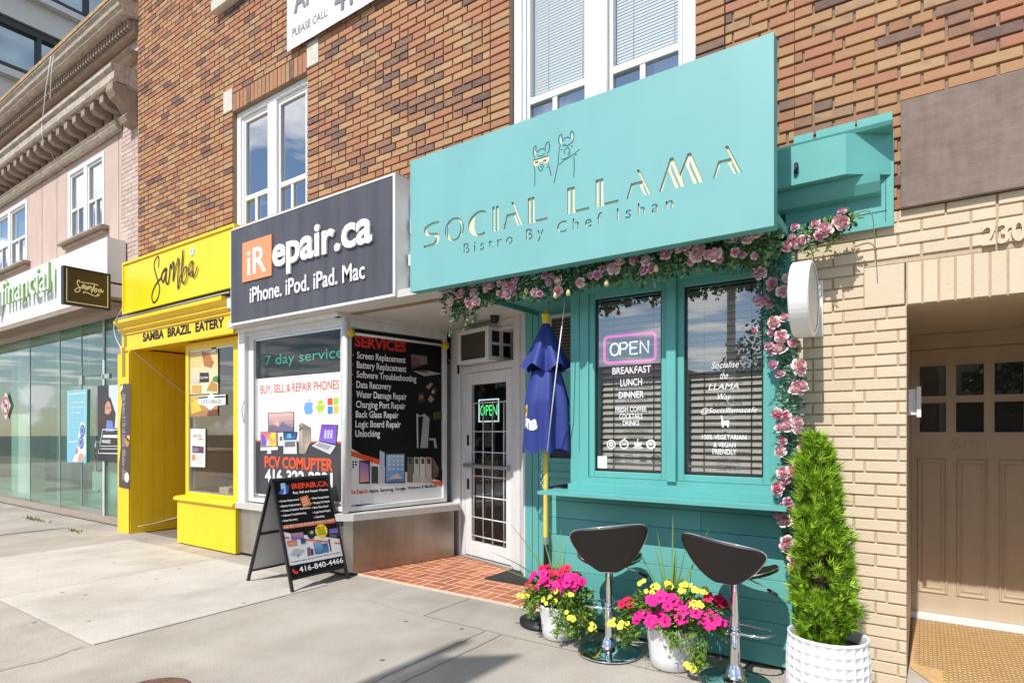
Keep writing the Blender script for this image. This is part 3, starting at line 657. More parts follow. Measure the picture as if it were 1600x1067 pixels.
for pts in ([(375, 440), (355, 405), (325, 430), (340, 490), (372, 540), (360, 590), (310, 600), (288, 570), (330, 535), (400, 520), (440, 490), (420, 480), (405, 520), (420, 545), (455, 490), (455, 545), (475, 560), (485, 500), (490, 560), (515, 505), (520, 555), (545, 500), (560, 560), (565, 610), (590, 540), (610, 480), (605, 570), (625, 605), (655, 570), (640, 545), (615, 575)], [(725, 555), (690, 560), (680, 595), (705, 600), (725, 555), (725, 600), (745, 605), (765, 575)], [(390, 435), (470, 450), (600, 465), (675, 490)], [(440, 625), (430, 605), (455, 600), (520, 625), (610, 665), (670, 665), (690, 640), (650, 645)]):
    f.pxstroke(PBS, z.P(pts), .013, .002, cr_, smooth=3)
f.build("face", bs)
for zz in (3.30, 3.555):
    b = MB(); b.box(-9.48, -9.45, 3.69, 4.02, zz - .012, zz + .012, M['black']); b.build("bracket", bs)

# ================================================================ REPAIR SHOPFRONT
rs = thing("repair_shopfront", "white framed computer repair shopfront with steel base and set back glass door", "shopfront", (-4.9, 4.2, 0))
PBW = PY(4.0)
A = Vector((-4.80, 4.0, 0)); B = Vector((-4.575, 5.28, 0)); PSV = Plane(A, B - A); SVL = (B - A).length
C = Vector((-4.525, 5.385, 0)); D = Vector((-3.42, 5.095, 0)); PDR = Plane(C, D - C)
Wt = M['trimwhite']
x_ = lambda u, v=650: PBW.px(u, v)[0]
b = MB(); b.box(-6.632, -6.50, 3.93, 4.2, .60, 2.63, M['white']); b.build("post", rs)
b = MB(); XL, XRt = -6.49, -4.80
b.ring(PBW, XL, XRt, .635, 2.60, (.10, .045, .05, .085), -.12, .03, Wt, .008); b.ring(PBW, XL + .10, XRt - .045, .685, 2.515, .022, -.1, .012, M['alu']); b.pbox(PBW, XL - .01, XRt + .02, 2.56, 2.64, -.1, .05, Wt, .006)
w1 = b.build("shop_window", rs)
g = MB(); g.prect(PBW, XL + .11, XRt - .06, .70, 2.505, -.02, M['glassclear']); g.build("pane", w1)
b = MB(); b.ring(PSV, .0, SVL, .635, 2.60, (.05, .06, .05, .09), -.12, .012, Wt, .006); w2 = b.build("shop_window", rs)
g = MB(); g.prect(PSV, .05, SVL - .06, .69, 2.505, -.02, M['glassclear']); g.build("pane", w2)
b = MB(); b.tube([(-4.795, 3.985, .63), (-4.795, 3.985, 2.6)], .03, Wt, 8); b.build("corner_post", rs)
# granite sill and steel base
b = MB(); gpts = [(-6.66, 3.90), (-4.80, 3.90), (-4.68, 3.99), (-4.36, 5.24), (-4.46, 5.36), (-4.60, 5.36), (-4.85, 4.2), (-6.66, 4.2)]
def slab(mb, pts, z0, z1, m):
    n = len(pts); vs = [(x, y, z0) for x, y in pts] + [(x, y, z1) for x, y in pts]
    mb.mesh(vs, [tuple(range(n - 1, -1, -1)), tuple(range(n, 2 * n))] + [(i, (i + 1) % n, (i + 1) % n + n, i + n) for i in range(n)], m)
slab(b, gpts, .555, .622, M['granite']); b.build("granite_sill", rs)
b = MB(); slab(b, [(-6.632, 3.945), (-4.84, 3.945), (-4.84, 4.3), (-6.632, 4.3)], .035, .553, M['steel'])
slab(b, [(-4.835, 3.945), (-4.78, 3.95), (-4.735, 4.03), (-4.735, 4.3), (-4.835, 4.3)], .03, .553, M['steel'])
b.pbox(PY(3.945), -5.95, -5.93, .43, .455, 0, .006, M['ink']); b.build("steel_base", rs)
b = MB(); PSB2 = Plane((-4.732, 4.03, 0), (.30, 1.22, 0)); b.pbox(PSB2, .0, 1.25, .02, .552, -.3, .0, M['dirtysteel']); b.pbox(PSB2, .03, 1.22, .10, .45, .0, .003, M['dirtysteel']); b.build("steel_base", rs)
b = MB(); slab(b, [(-6.62, 3.98), (-4.75, 3.98), (-4.75, 4.3), (-6.62, 4.3)], .0, .032, M['ink']); b.pbox(PSB2, .02, 1.24, .0, .018, -.2, -.006, M['ink']); b.build("kick_strip", rs)
# ceiling of the entry
b = MB(); slab(b, [(-6.62, 3.79), (-3.02, 3.79), (-3.02, 5.6), (-6.62, 5.6)], 2.645, 2.71, M['concrete']); b.build("ceiling", rs)
b = MB(); b.extrude_x([(3.99, 2.60), (3.90, 2.60), (3.885, 2.63), (3.885, 2.644), (3.99, 2.644)], -6.60, -4.80, Wt); b.pbox(Plane((-4.79, 3.90, 0), B - A), 0, 1.4, 2.60, 2.644, -.1, .0, Wt); b.build("ceiling_moulding", rs)
# door wall
dw = (D - C).length
b = MB(); b.pbox(PDR, -.08, .10, 0, 2.645, -.1, .02, Wt, .008); b.pbox(PDR, .105, .17, 0.02, 2.12, -.1, -.005, Wt, .006); b.pbox(PDR, .99, 1.06, .02, 2.12, -.1, -.005, Wt, .006); b.pbox(PDR, 1.065, dw + .02, 0, 2.645, -.1, .03, Wt, .008)
b.pbox(PDR, .10, 1.065, 2.12, 2.20, -.1, .015, Wt, .008); b.pbox(PDR, .10, 1.065, 2.55, 2.645, -.1, .012, Wt, .008); b.pbox(PDR, .101, 1.064, 2.52, 2.55, -.1, .035, Wt)
b.pbox(PDR, .10, .21, 2.20, 2.52, -.1, -.02, Wt); b.build("door_frame", rs)
PTR = Plane(D, Vector((-3.20, 4.86, 0)) - D); tw_ = (Vector((-3.20, 4.86, 0)) - D).length
b = MB(); b.pbox(PTR, .02, tw_ - .06, 0, 2.645, -.1, .0, Wt, .006); b.pbox(PTR, tw_ - .055, tw_, .0, 2.645, -.1, .012, Wt, .008); b.build("side_trim", rs)
b = MB(); b.pbox(PDR, .104, 1.06, .0, .035, -.12, .05, M['alu']); b.build("threshold", rs)
db = MB(); GX0, GX1, GZ0, GZ1 = .285, .90, .205, 1.98
db.ring(PDR, .172, .988, .038, 2.115, (GX0 - .172, .988 - GX1, GZ0 - .038, 2.115 - GZ1), -.06, -.012, M['white'], .006)
dr_ = db.build("door", rs)
g = MB(); g.prect(PDR, GX0, GX1, GZ0, GZ1, -.03, M['glassdark']); g.build("pane", dr_)
g = MB()
for x in (.33, .50, .665, .86): g.tube([PDR.to(x, GZ0, -.020), PDR.to(x, GZ1 - .2, -.020)], .0075, M['white'], 6)
for z_ in (.27, .48, .72, .95, 1.22, 1.45, 1.77): g.tube([PDR.to(GX0, z_, -.022), PDR.to(GX1, z_, -.022)], .0075, M['white'], 6)
g.build("security_grille", dr_)
g = MB(); g.pbox(PDR, .20, .975, 1.045, 1.085, .0, .045, M['alu'], .006); g.pbox(PDR, .2, .24, 1.04, 1.09, -.012, .0, M['alu']); g.pbox(PDR, .94, .975, 1.04, 1.09, -.012, .0, M['alu']); g.build("handle", dr_)
for z_ in (1.36, .86): g = MB(); g.pbox(PDR, .222, .248, z_ - .07, z_ + .05, -.012, .004, M['ink'], .003); g.build("lock_plate", dr_)
for z_ in (2.0,): g = MB(); g.pbox(PDR, .07, .10, z_ + .12, z_ + .22, .02, .03, M['ink']); g.build("hinge", rs)
# shop interior
M['shopin'] = mat("shop_interior", (.30, .30, .30), .8, var=.25, scale=1.2)
b = MB(); b.box(-6.62, -3.2, 8.0, 8.1, 0, 2.64, M['shopin']); b.box(-6.63, -6.6, 4.2, 8.0, 0, 2.64, M['shopin']); b.box(-3.21, -3.18, 5.1, 8.0, 0, 2.64, M['shopin']); b.box(-6.6, -4.6, 5.4, 5.6, .62, 2.25, M['shopin']); b.box(-6.3, -5.2, 5.0, 5.39, 1.85, 2.15, M['dark'])
b.box(-6.35, -5.3, 4.6, 5.1, 2.42, 2.46, M['white']); b.box(-6.0, -3.4, 5.9, 6.2, 0, 1.0, M['dark']); b.build("room", rs)
# white boards on the wall between the two signs
b = MB()
for z0_, z1_, yy in ((2.72, 2.86, 3.93), (2.95, 3.05, 3.90), (3.25, 3.37, 3.92), (3.47, 3.56, 3.94)): b.box(-3.835, -2.75, yy, 4.01, z0_, z1_, M['white'])
b.box(-3.835, -2.75, 3.95, 4.018, 2.711, 3.60, Wt); b.build("wall_board", rs)

# dark sign of the repair shop
PIR = Plane((0, 3.765, 0), (1, 0, 0))
b = MB(); SX0, SX1, SZ0, SZ1 = -6.495, -3.862, 2.652, 3.742
ir = thing("shop_sign", "charcoal sign with orange square and raised white words iRepair.ca", "sign", (-5.2, 3.8, 2.66))
b.pbox(PIR, SX0, SX1, SZ0, SZ1, -.30, -.012, M['trimwhite']); b.build("case", ir)
b = MB(); b.prect(PIR, SX0 + .012, SX1 - .028, SZ0 + .02, SZ1 - .012, .0, M['charcoal']); b.ring(PIR, SX0, SX1, SZ0, SZ1, (.008, .026, .024, .012), -.011, .006, M['white']); b.build("face", ir)
b = MB(); q0 = PIR.px(380.5, 442); q1 = PIR.px(426, 366.5); b.pbox(PIR, q0[0], q1[0], q0[1], q1[1], .001, .014, M['orange'])
b.build("logo_square", ir)
b = MB(); b.pxtext(PIR, "iR", (388.2, 431), (417.5, 382), .0145, M['vinyl'], bold=.012); q0 = PIR.px(428.2, 400); q1 = PIR.px(584, 400)
b.text(PIR, "epair.ca", q0[0], q1[0], PIR.px(453.5, 428.5)[1], PIR.px(504, 349.5)[1], .004, M['vinyl'], ext=.020, bold=.026)
b.text(PIR, "iPhone. iPod. iPad. Mac", PIR.px(392, 470)[0], PIR.px(571.5, 440)[0], PIR.px(394, 473.5)[1], PIR.px(545, 413.5)[1], .004, M['vinyl'], ext=.010, bold=.012)
b.build("lettering", ir)
b = MB(); b.box(SX0 + .01, SX1 - .02, 3.79, 4.0, SZ1 + .001, SZ1 + .03, M['tanpaint']); b.build("cap_board", ir)

# window graphics
p1 = MB(); P = PBW; d0 = -.014
q = [P.px(399, 592), P.px(534, 690), P.px(399, 771.8), P.px(399, 782)]
xl, xr = XL + .122, XRt - .068
zw = P.px(399, 592)[1]; zk = P.px(399, 690)[1]; zb_ = P.px(399, 771)[1]
p1.prect(P, xl, xr, zk + .018, zw, d0, M['posterwhite']); p1.prect(P, xl, xr, zk, zk + .018, d0, M['redorange']); p1.prect(P, xl, xr, zb_, zk, d0, M['postergrey']); p1.prect(P, xl, xr, .71, zb_, d0, M['posterwhite'])
p1.pxtext(P, "BUY, SELL & REPAIR PHONES", (405.3, 617.3), (528, 593), d0 + .001, M['redorange'], bold=.012)
p1.pxtext(P, "PCV COMUPTER", (411.7, 730.6), (518.7, 716.2), d0 + .001, M['redorange'], bold=.035)
p1.pxtext(P, "416-322-2231", (412.5, 753), (518, 738), d0 + .001, M['paper'], bold=.03)
z = Zm(395, 580, 5.927); e = d0 + .001
# fruit, robot and four square marks
p1.pxpoly(P, z.P([(505, 285), (520, 282), (548, 295), (540, 330), (550, 365), (528, 400), (505, 396), (480, 402), (462, 350), (470, 300), (490, 285)][::-1]), e, ink(.16, .36, .78)); p1.pxpoly(P, z.P([(507, 280), (510, 262), (524, 250), (522, 270)]), e, ink(.16, .36, .78))
ag = ink(.42, .58, .02)
for pts in ([(588, 312), (588, 370), (645, 368), (645, 310)], [(588, 305), (645, 303), (638, 272), (618, 260), (598, 274)], [(574, 312), (574, 352), (584, 352), (584, 312)], [(649, 308), (649, 348), (659, 348), (659, 308)], [(599, 372), (599, 397), (611, 397), (611, 372)], [(622, 372), (622, 396), (633, 396), (633, 372)]): p1.pxpoly(P, z.P(pts), e, ag)
for (a_, b_, c_, d_), col_ in (((683, 250, 730, 315), (.80, .09, .02)), ((738, 245, 785, 312), (.32, .60, .05)), ((683, 325, 730, 395), (.05, .25, .72)), ((738, 322, 785, 390), (.85, .48, .05))): p1.pxpoly(P, z.P([(a_, d_), (c_, d_ - 3), (c_, b_ - 3), (a_, b_)]), e, ink(*col_))
def screen(mb, P, z, tl, tr, br, bl, d, ca, cb, fr=(.03, .03, .035), k=.06):
    mb.pxpoly(P, z.P([bl, br, tr, tl]), d, ink(*fr)); c = [(tl[0] + tr[0] + br[0] + bl[0]) / 4, (tl[1] + tr[1] + br[1] + bl[1]) / 4]
    sh = lambda p: (p[0] + (c[0] - p[0]) * k, p[1] + (c[1] - p[1]) * k)
    grad_poly(mb, P, z.P([sh(tl), sh(tr), sh(br), sh(bl)]), d + .001, ca, cb)
screen(p1, P, z, (130, 385), (375, 373), (375, 560), (130, 572), e, (.75, .45, .38), (.12, .13, .25))
p1.pxpoly(P, z.P([(136, 560), (366, 553), (366, 520), (310, 500), (270, 465), (240, 500), (215, 445), (180, 500), (150, 500)]), e + .003, ink(.16, .14, .24)); p1.pxpoly(P, z.P([(185, 490), (235, 515), (240, 480), (215, 445)]), e + .004, ink(.75, .40, .25))
p1.pxpoly(P, z.P([(222, 690), (282, 690), (282, 575), (222, 575)]), e, ink(.62, .62, .63)); p1.pxpoly(P, z.P([(240, 640), (262, 640), (262, 605), (240, 605)]), e + .001, ink(.1, .1, .12))
screen(p1, P, z, (65, 560), (220, 556), (220, 697), (65, 700), e + .005, (.75, .10, .20), (.85, .55, .05)); p1.pxpoly(P, z.P([(75, 690), (130, 690), (110, 600), (75, 580)]), e + .008, ink(.15, .10, .55)); p1.pxpoly(P, z.P([(150, 600), (200, 640), (212, 570), (170, 566)]), e + .008, ink(.85, .65, .05)); p1.pxpoly(P, z.P([(120, 690), (160, 690), (150, 635), (128, 640)]), e + .009, ink(.8, .6, .55))
p1.pxpoly(P, z.P([(65, 735), (226, 727), (226, 698), (65, 703)]), e + .005, ink(.7, .7, .7)); p1.pxpoly(P, z.P([(125, 764), (168, 762), (162, 728), (132, 728)]), e + .006, ink(.6, .6, .6))
screen(p1, P, z, (275, 565), (408, 558), (395, 632), (280, 638), e + .005, (.02, .05, .12), (.03, .15, .30)); p1.pxpoly(P, z.P([(310, 620), (360, 615), (345, 575), (315, 580)]), e + .008, ink(.10, .40, .65))
p1.pxpoly(P, z.P([(278, 763), (403, 764), (398, 635), (280, 640)]), e + .005, ink(.66, .66, .67)); p1.pxpoly(P, z.P([(290, 702), (386, 698), (386, 648), (290, 652)]), e + .006, ink(.16, .16, .17))
grad_poly(p1, P, z.P([(420, 480), (445, 472), (475, 765), (423, 760)]), e + .005, (.52, .46, .40), (.30, .25, .21), 4); grad_poly(p1, P, z.P([(445, 474), (530, 520), (530, 650), (478, 765)]), e + .005, (.18, .14, .12), (.48, .38, .30), 4)
for x_0, y_0 in ((432, 505), (432, 540), (444, 525)): p1.pxpoly(P, z.P([(x_0 - 7, y_0 + 9), (x_0 + 7, y_0 + 9), (x_0 + 7, y_0 - 9), (x_0 - 7, y_0 - 9)]), e + .007, ink(.04, .04, .04))
p1.pxstroke(P, z.P([(480, 740), (500, 690), (530, 660), (575, 650)]), .010, e + .004, ink(.6, .2, .1))
screen(p1, P, z, (630, 490), (783, 495), (765, 680), (605, 645), e + .005, (.18, .06, .45), (.22, .12, .60))
for k_ in range(3): p1.pxpoly(P, z.P([(655 + k_ * 28, 620), (675 + k_ * 28, 624), (682 + k_ * 28, 545), (662 + k_ * 28, 542)]), e + .008, ink(.55, .50, .75))
p1.pxpoly(P, z.P([(540, 690), (712, 770), (765, 688), (600, 648)]), e + .006, ink(.58, .58, .60)); p1.pxpoly(P, z.P([(570, 685), (690, 728), (725, 692), (612, 660)]), e + .007, ink(.32, .32, .34))
one("window_poster", "white and charcoal window poster selling and repairing phones", "poster", p1)
# row of green letters of a moving-text sign behind the glass
M['led'] = mat("green_lamps", (.10, .62, .38), .5, emis=.22)
l_ = MB(); Pl = PY(4.14); l_.pxtext(Pl, "7 day service", (414, 576), (536, 541), 0, M['led']); l_.prect(Pl, *[Pl.px(u_, 560)[0] for u_ in (407, 538)], 2.08, 2.37, -.02, M['dark'])
one("led_sign", "dark strip sign with green lamp letters behind the shop window", "electric sign", l_)

# services poster in the side window
p2 = MB(); P = PSV; d0 = -.012; X0, X1 = .06, SVL - .07
p2.prect(P, X0, X1, .70, 2.50, d0, M['posterblack'])
Z3 = Zm(540, 500, 5.335); Z4 = Zm(540, 680, 8.893); e = d0 + .001
p2.pxtext(P, "SERVICES", (555, 541.5), (635.3, 0), e, M['red'], bold=.04, top=(555, 523))
rows = ["Screen Replacement", "Battery Replacement", "Software Troubleshooting", "Data Recovery", "Water Damage Repair", "Charging Port Repair", "Back Glass Repair", "Logic Board Repair", "Unlocking"]
ends = [505, 510, 595, 385, 515, 505, 448, 465, 292]; ty = [345, 422, 508, 580, 667, 742, 818, 895, 985]; ly = [295, 375, 455, 540, 622, 705, 788, 870, 950]
for i, t_ in enumerate(rows):
    xa = P.px(*Z3(100 - i * 1.8, ly[i]))[0]; xb = P.px(*Z3(ends[i], ty[i] - 30))[0]; yc = P.px(*Z3(100, ly[i]))[1]
    dsc = any(c in t_ for c in "gpy")
    p2.text(P, t_, xa, xb, yc - (.052 if dsc else .030), yc + .042, e, M['paper'], bold=.022)
    p2.prect(P, xa - .055, xa - .038, yc - .008, yc + .010, e, M['red'])
# laptop, watches, console
p2.pxpoly(P, Z3.P([(555, 410), (690, 365), (685, 295), (545, 282)]), e, ink(.05, .045, .05)); p2.pxpoly(P, Z3.P([(560, 375), (683, 365), (683, 300), (550, 288)]), e + .001, ink(.18, .17, .19)); p2.pxpoly(P, Z3.P([(560, 375), (640, 372), (610, 320), (560, 300)]), e + .002, ink(.25, .06, .05))
p2.pxpoly(P, Z3.P([(570, 425), (660, 467), (805, 448), (690, 420)]), e, ink(.42, .42, .43)); p2.pxpoly(P, Z3.P([(598, 425), (650, 440), (710, 433), (680, 422)]), e + .001, ink(.10, .10, .11))
p2.pxpoly(P, Z3.P([(672, 555), (700, 580), (735, 530), (715, 520)]), e, ink(.34, .22, .16)); p2.pxpoly(P, Z3.P([(690, 660), (715, 690), (745, 660), (715, 622)]), e, ink(.40, .26, .18)); p2.pxpoly(P, Z3.P([(712, 612), (750, 625), (772, 585), (735, 550)]), e + .001, ink(.03, .03, .035)); p2.pxpoly(P, Z3.P([(720, 608), (740, 612), (745, 585), (728, 582)]), e + .002, ink(.5, .5, .5))
p2.pxpoly(P, Z3.P([(610, 690), (665, 680), (655, 600), (612, 610)]), e, ink(.05, .03, .03)); p2.pxpoly(P, Z3.P([(618, 660), (655, 650), (645, 622), (620, 628)]), e + .001, ink(.35, .12, .10))
p2.pxpoly(P, Z3.P([(628, 1066), (690, 1066), (705, 815), (655, 775)]), e, ink(.40, .40, .41)); p2.pxpoly(P, Z3.P([(600, 1066), (612, 1066), (608, 780), (596, 778)]), e, ink(.60, .60, .60)); p2.pxpoly(P, Z3.P([(608, 805), (650, 800), (652, 790), (608, 794)]), e + .001, ink(.5, .5, .5))
p2.pxpoly(P, Z3.P([(702, 1002), (738, 1002), (745, 1066), (768, 1066), (755, 985), (702, 982)]), e, ink(.40, .40, .42))
p2.pxpoly(P, Z3.P([(735, 830), (812, 820), (812, 760), (735, 770)]), e, ink(.06, .08, .01))
# lower white wedge with orange band
p2.pxpoly(P, [Z4(18, 970), (693, 780.0), (693, 752), (600, 728), (542, 696.5)], e, M['posterwhite'])
p2.pxpoly(P, Z4.P([(8, 262), (475, 410), (475, 335), (8, 190)]), e + .001, M['redorange']); p2.pxpoly(P, Z4.P([(475, 330), (1365, 640), (1365, 480), (475, 200)]), e + .0015, M['posterblack']); p2.pxpoly(P, Z4.P([(1180, 655), (1362, 715), (1362, 635), (1180, 640)]), e + .003, M['redorange'])
p2.pxpoly(P, Z4.P([(195, 672), (345, 672), (345, 350), (195, 350)]), e + .003, ink(.03, .02, .06)); grad_poly(p2, P, Z4.P([(205, 365), (320, 400), (330, 640), (205, 655)]), e + .004, (.30, .16, .50), (.80, .36, .30)); 
p2.pxpoly(P, Z4.P([(365, 668), (458, 668), (458, 430), (365, 432)]), e + .003, ink(.03, .04, .04)); p2.pxstroke(P, Z4.P([(20, 680), (80, 465)]), .012, e + .003, M['ink'])
for x_0, y_0 in ((112, 370), (112, 408), (112, 443), (150, 368), (150, 405)): p2.pxpoly(P, Z4.P([(x_0 - 12, y_0 + 12), (x_0 + 10, y_0 + 12), (x_0 + 10, y_0 - 12), (x_0 - 12, y_0 - 12)]), e + .003, M['ink'])
p2.pxpoly(P, Z4.P([(475, 670), (548, 668), (548, 238), (480, 210)]), e + .003, ink(.45, .47, .55)); screen(p2, P, Z4, (560, 248), (832, 245), (832, 660), (552, 668), e + .004, (.35, .50, .62), (.08, .22, .55), (.04, .05, .09), .10)
for i in range(4):
    for j in range(4): p2.pxpoly(P, Z4.P([(600 + i * 60, 305 + j * 58), (622 + i * 60, 305 + j * 58), (622 + i * 60, 285 + j * 58), (600 + i * 60, 285 + j * 58)]), e + .007, ink(.60, .70, .78))
p2.pxpoly(P, Z4.P([(575, 610), (810, 600), (720, 520)]), e + .008, ink(.55, .42, .36))
for x_0, ca_ in ((865, (.16, .14, .12)), (955, (.56, .52, .46)), (1040, (.62, .58, .52)), (1125, (.60, .46, .36))):
    grad_poly(p2, P, Z4.P([(x_0, 300), (x_0 + 75, 310), (x_0 + 75, 655), (x_0 - 5, 655)]), e + .004, ca_, tuple(c * .7 for c in ca_), 3); p2.pxpoly(P, Z4.P([(x_0 + 15, 395), (x_0 + 55, 395), (x_0 + 55, 320), (x_0 + 15, 318)]), e + .006, ink(.05, .05, .05))
grad_poly(p2, P, Z4.P([(1212, 300), (1300, 460), (1290, 560), (1212, 630)]), e + .005, (.22, .15, .12), (.06, .04, .04), 3)
p2.pxtext(P, "We Deal In", Z4(55, 825), Z4(310, 770), e + .004, M['redorange'], bold=.03, top=Z4(55, 765)); p2.pxtext(P, "Apple, Samsung, Google, Windows & MacBook", Z4(330, 812), Z4(1280, 725), e + .004, M['ink'], bold=.03, top=Z4(330, 752))
one("window_poster", "tall black poster headed SERVICES in red beside the shop door", "poster", p2)
# tube lamp and round clips above that poster
tl = MB(); tl.tube([PSV.to(.03, 2.445, .02), PSV.to(SVL - .03, 2.445, .02)], .014, M['vinyl'], 8)
for s_ in (.03, SVL - .04): tl.lathe(PSV.to(s_, 2.445, .02), [(.0, -.03), (.042, -.03), (.042, .03), (0, .035)], mat("yellow_plastic", (.75, .52, .02), .5), 14, 'X')
one("tube_light", "thin white tube light with yellow round ends above the SERVICES poster", "light", tl)
# neon OPEN in the door
no = MB(); M['greenneon'] = mat("green_neon", (.10, .85, .22), .4, emis=1.6); M['paleneon'] = mat("pale_neon", (.75, .88, .92), .4, emis=.9)
no.prect(PDR, .405, .745, 1.565, 1.80, -.040, M['posterblack']); no.ring(PDR, .395, .755, 1.555, 1.81, .014, -.040, -.033, M['paleneon']); no.text(PDR, "OPEN", .425, .725, 1.625, 1.745, -.036, M['greenneon'], bold=-.002)
one("open_sign", "small green neon OPEN sign in the white shop door", "neon sign", no)
# air conditioner over the door
PAC = Plane(PDR.to(.28, 0, .16), D - C)
ac = thing("air_conditioner", "boxy white air conditioner jutting out above the shop door", "air conditioner", tuple(PDR.to(.5, 2.21, .1)))
b = MB(); b.pbox(PAC, .0, .54, 2.205, 2.56, -.42, -.012, M['white'], .006); b.build("case", ac)
b = MB(); b.ring(PAC, -.008, .548, 2.20, 2.565, (.055, .055, .035, .045), -.02, .012, M['white'], .006); b.build("front_frame", ac)
b = MB(); b.prect(PAC, .045, .495, 2.23, 2.525, -.008, M['ink']); k_ = mat("brown_louvre", (.16, .14, .10), .6)
for i in range(13): b.pbox(PAC, .047, .493, 2.236 + i * .0222, 2.245 + i * .0222, -.008, .004, k_)
b.build("grille", ac)
PAS = Plane(PAC.to(.541, 0, 0), -PAC.n)
b = MB()
for q_ in (.045, .20):
    for z_ in (2.25, 2.40): b.prect(PAS, q_, q_ + .10, z_, z_ + .12, .002, M['ink'])
b.build("side_vent", ac)
ca = MB(); c_ = on_z(773, 497, 2.62); ca.lathe((c_.x, c_.y, 2.615), [(.0, -.05), (.03, -.045), (.045, -.02), (.05, .03)], M['ink'], 16)
one("security_camera", "small black dome camera under the shop's white ceiling", "camera", ca)

# ================================================================ TEAL SHOPFRONT
ts = thing("teal_shopfront", "teal painted cafe front with two tall windows over a boarded base", "shopfront", (-1.4, 4.1, 0))
T = M['teal']; PT_ = PY(3.87)
M['tealboard'] = island_mat("teal_board", [(0, (.125, .405, .375)), (1, (.155, .465, .430))], .5, .12, 40, .5, 3)
b = MB(); PBD = PY(3.90); rn = random.Random(4); z_ = .022; k = 0
b.box(-2.36, -.648, 3.912, 4.3, 0.015, 1.03, M['dark'])
while z_ < .99:
    xs = [-2.365] + ([-2.365 + .55 + (k * .77) % 1.0] if k % 2 == 0 else []) + [-.648]
    for a_, b_ in zip(xs, xs[1:]): b.pbox(PBD, a_ + .001, b_ - .001, z_, min(z_ + .1275, .996), -.03, rn.uniform(-.001, .001), M['tealboard'], .0025)
    z_ += .130; k += 1
b.build("boarded_base", ts)
b = MB(); b.box(-2.293, -.636, 3.64, 3.905, .998, 1.022, T); b.build("counter_ledge", ts)
b = MB(); b.box(-2.12, -.645, 3.78, 3.90, 1.023, 1.075, T); b.build("window_sill", ts)
GL1 = (-1.952, -1.462, 1.170, 2.40); GL2 = (-1.297, -.815, 1.170, 2.40); FX0, FX1 = -2.147, -.648
b = MB()
for a_, bb_, c_, d_ in rects_minus(FX0, FX1, 1.075, 2.598, [(GL1[0] - .05, GL1[1] + .05, GL1[2] - .05, GL1[3] + .05), (GL2[0] - .05, GL2[1] + .05, GL2[2] - .05, GL2[3] + .05)]): b.pbox(PT_, a_, bb_, c_, d_, -.10, 0, T)
b.pbox(PT_, -1.412, -1.347, 1.115, 2.56, .0, .022, T, .003); b.pbox(PT_, FX0 + .07, FX0 + .074, 1.3, 2.59, .0, .0015, M['darkline'])
b.pbox(PT_, FX0 + .01, FX1 - .01, 2.49, 2.598, 0, .015, T, .003); b.pbox(PT_, -.735, FX1, 1.076, 2.489, .0, .012, T, .003)
b.build("window_surround", ts)
wnd = []
for G in (GL1, GL2):
    b = MB(); b.ring(PT_, G[0] - .05, G[1] + .05, G[2] - .05, G[3] + .05, .045, -.12, -.012, T, .004); w_ = b.build("window", ts); wnd.append(w_)
    g = MB(); g.prect(PT_, G[0] - .008, G[1] + .008, G[2] - .008, G[3] + .008, -.045, M['cafeglass']); g.build("pane", w_)
    g = MB(); g.ring(PT_, G[0] - .006, G[1] + .006, G[2] - .006, G[3] + .006, .012, -.044, -.03, M['black']); g.build("gasket", w_)
    bl = MB(); rn = random.Random(5); n = 29
    M.setdefault('slat', mat("taupe_blind", (.56, .49, .425), .6)); 
    for i in range(n):
        z_ = G[2] - .02 + i * .0435; sk = .010 * max(0, (4 - i)) / 4 * rn.uniform(-1.2, .2)
        bl.mesh([PT_.to(G[0] - .03, z_ - .012, -.118), PT_.to(G[1] + .03, z_ - .012 + sk, -.118), PT_.to(G[1] + .03, z_ + .031 + sk, -.146), PT_.to(G[0] - .03, z_ + .031, -.146)], [(0, 1, 2, 3)], M['slat'])
    for q_ in (.2, .82): bl.tube([PT_.to(G[0] + (G[1] - G[0]) * q_, G[2], -.11), PT_.to(G[0] + (G[1] - G[0]) * q_ + .004, G[3], -.11)], .0025, M['ink'], 5)
    bl.build("blind", w_)
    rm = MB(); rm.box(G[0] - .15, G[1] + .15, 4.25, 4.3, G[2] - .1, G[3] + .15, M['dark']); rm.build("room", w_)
b = MB(); slab(b, [(-3.05, 3.50), (-.655, 3.50), (-.655, 4.0), (-2.10, 4.0), (-2.10, 5.2), (-3.20, 5.0), (-3.06, 4.0)], 2.60, 2.644, T); b.box(-3.075, -3.05, 3.50, 5.1, 2.56, 2.70, T); b.build("soffit", ts)
PRW = PY(4.86)
b = MB(); b.pbox(PRW, -3.20, -2.1, .01, 2.60, -.08, 0, T)
for x in (-3.12, -3.05, -2.93): b.pbox(PRW, x, x + .004, .05, 2.6, 0, .003, M['darkline'])
b.box(-2.147, -2.10, 3.96, 4.86, .0, 2.6, T); b.pbox(PRW, -3.03, -2.15, 1.02, 1.07, 0, .03, T); b.build("recess_wall", ts)
b = MB(); b.ring(PRW, -2.95, -2.2, 1.16, 1.55, .04, 0, .02, T); w_ = b.build("side_window", ts); g = MB(); g.prect(PRW, -2.91, -2.24, 1.2, 1.51, .004, M['ink']); g.build("pane", w_)
b = MB(); b.ring(PRW, -2.92, -2.2, 2.02, 2.55, .035, 0, .03, M['trimwhite'], .004)
for i in range(15): b.mesh([PRW.to(-2.88, 2.06 + i * .031, .004), PRW.to(-2.24, 2.06 + i * .031, .004), PRW.to(-2.24, 2.075 + i * .031, .022), PRW.to(-2.88, 2.075 + i * .031, .022)], [(0, 1, 2, 3)], k_)
b.prect(PRW, -2.89, -2.23, 2.05, 2.52, .002, M['ink']); b.build("louvre", ts)
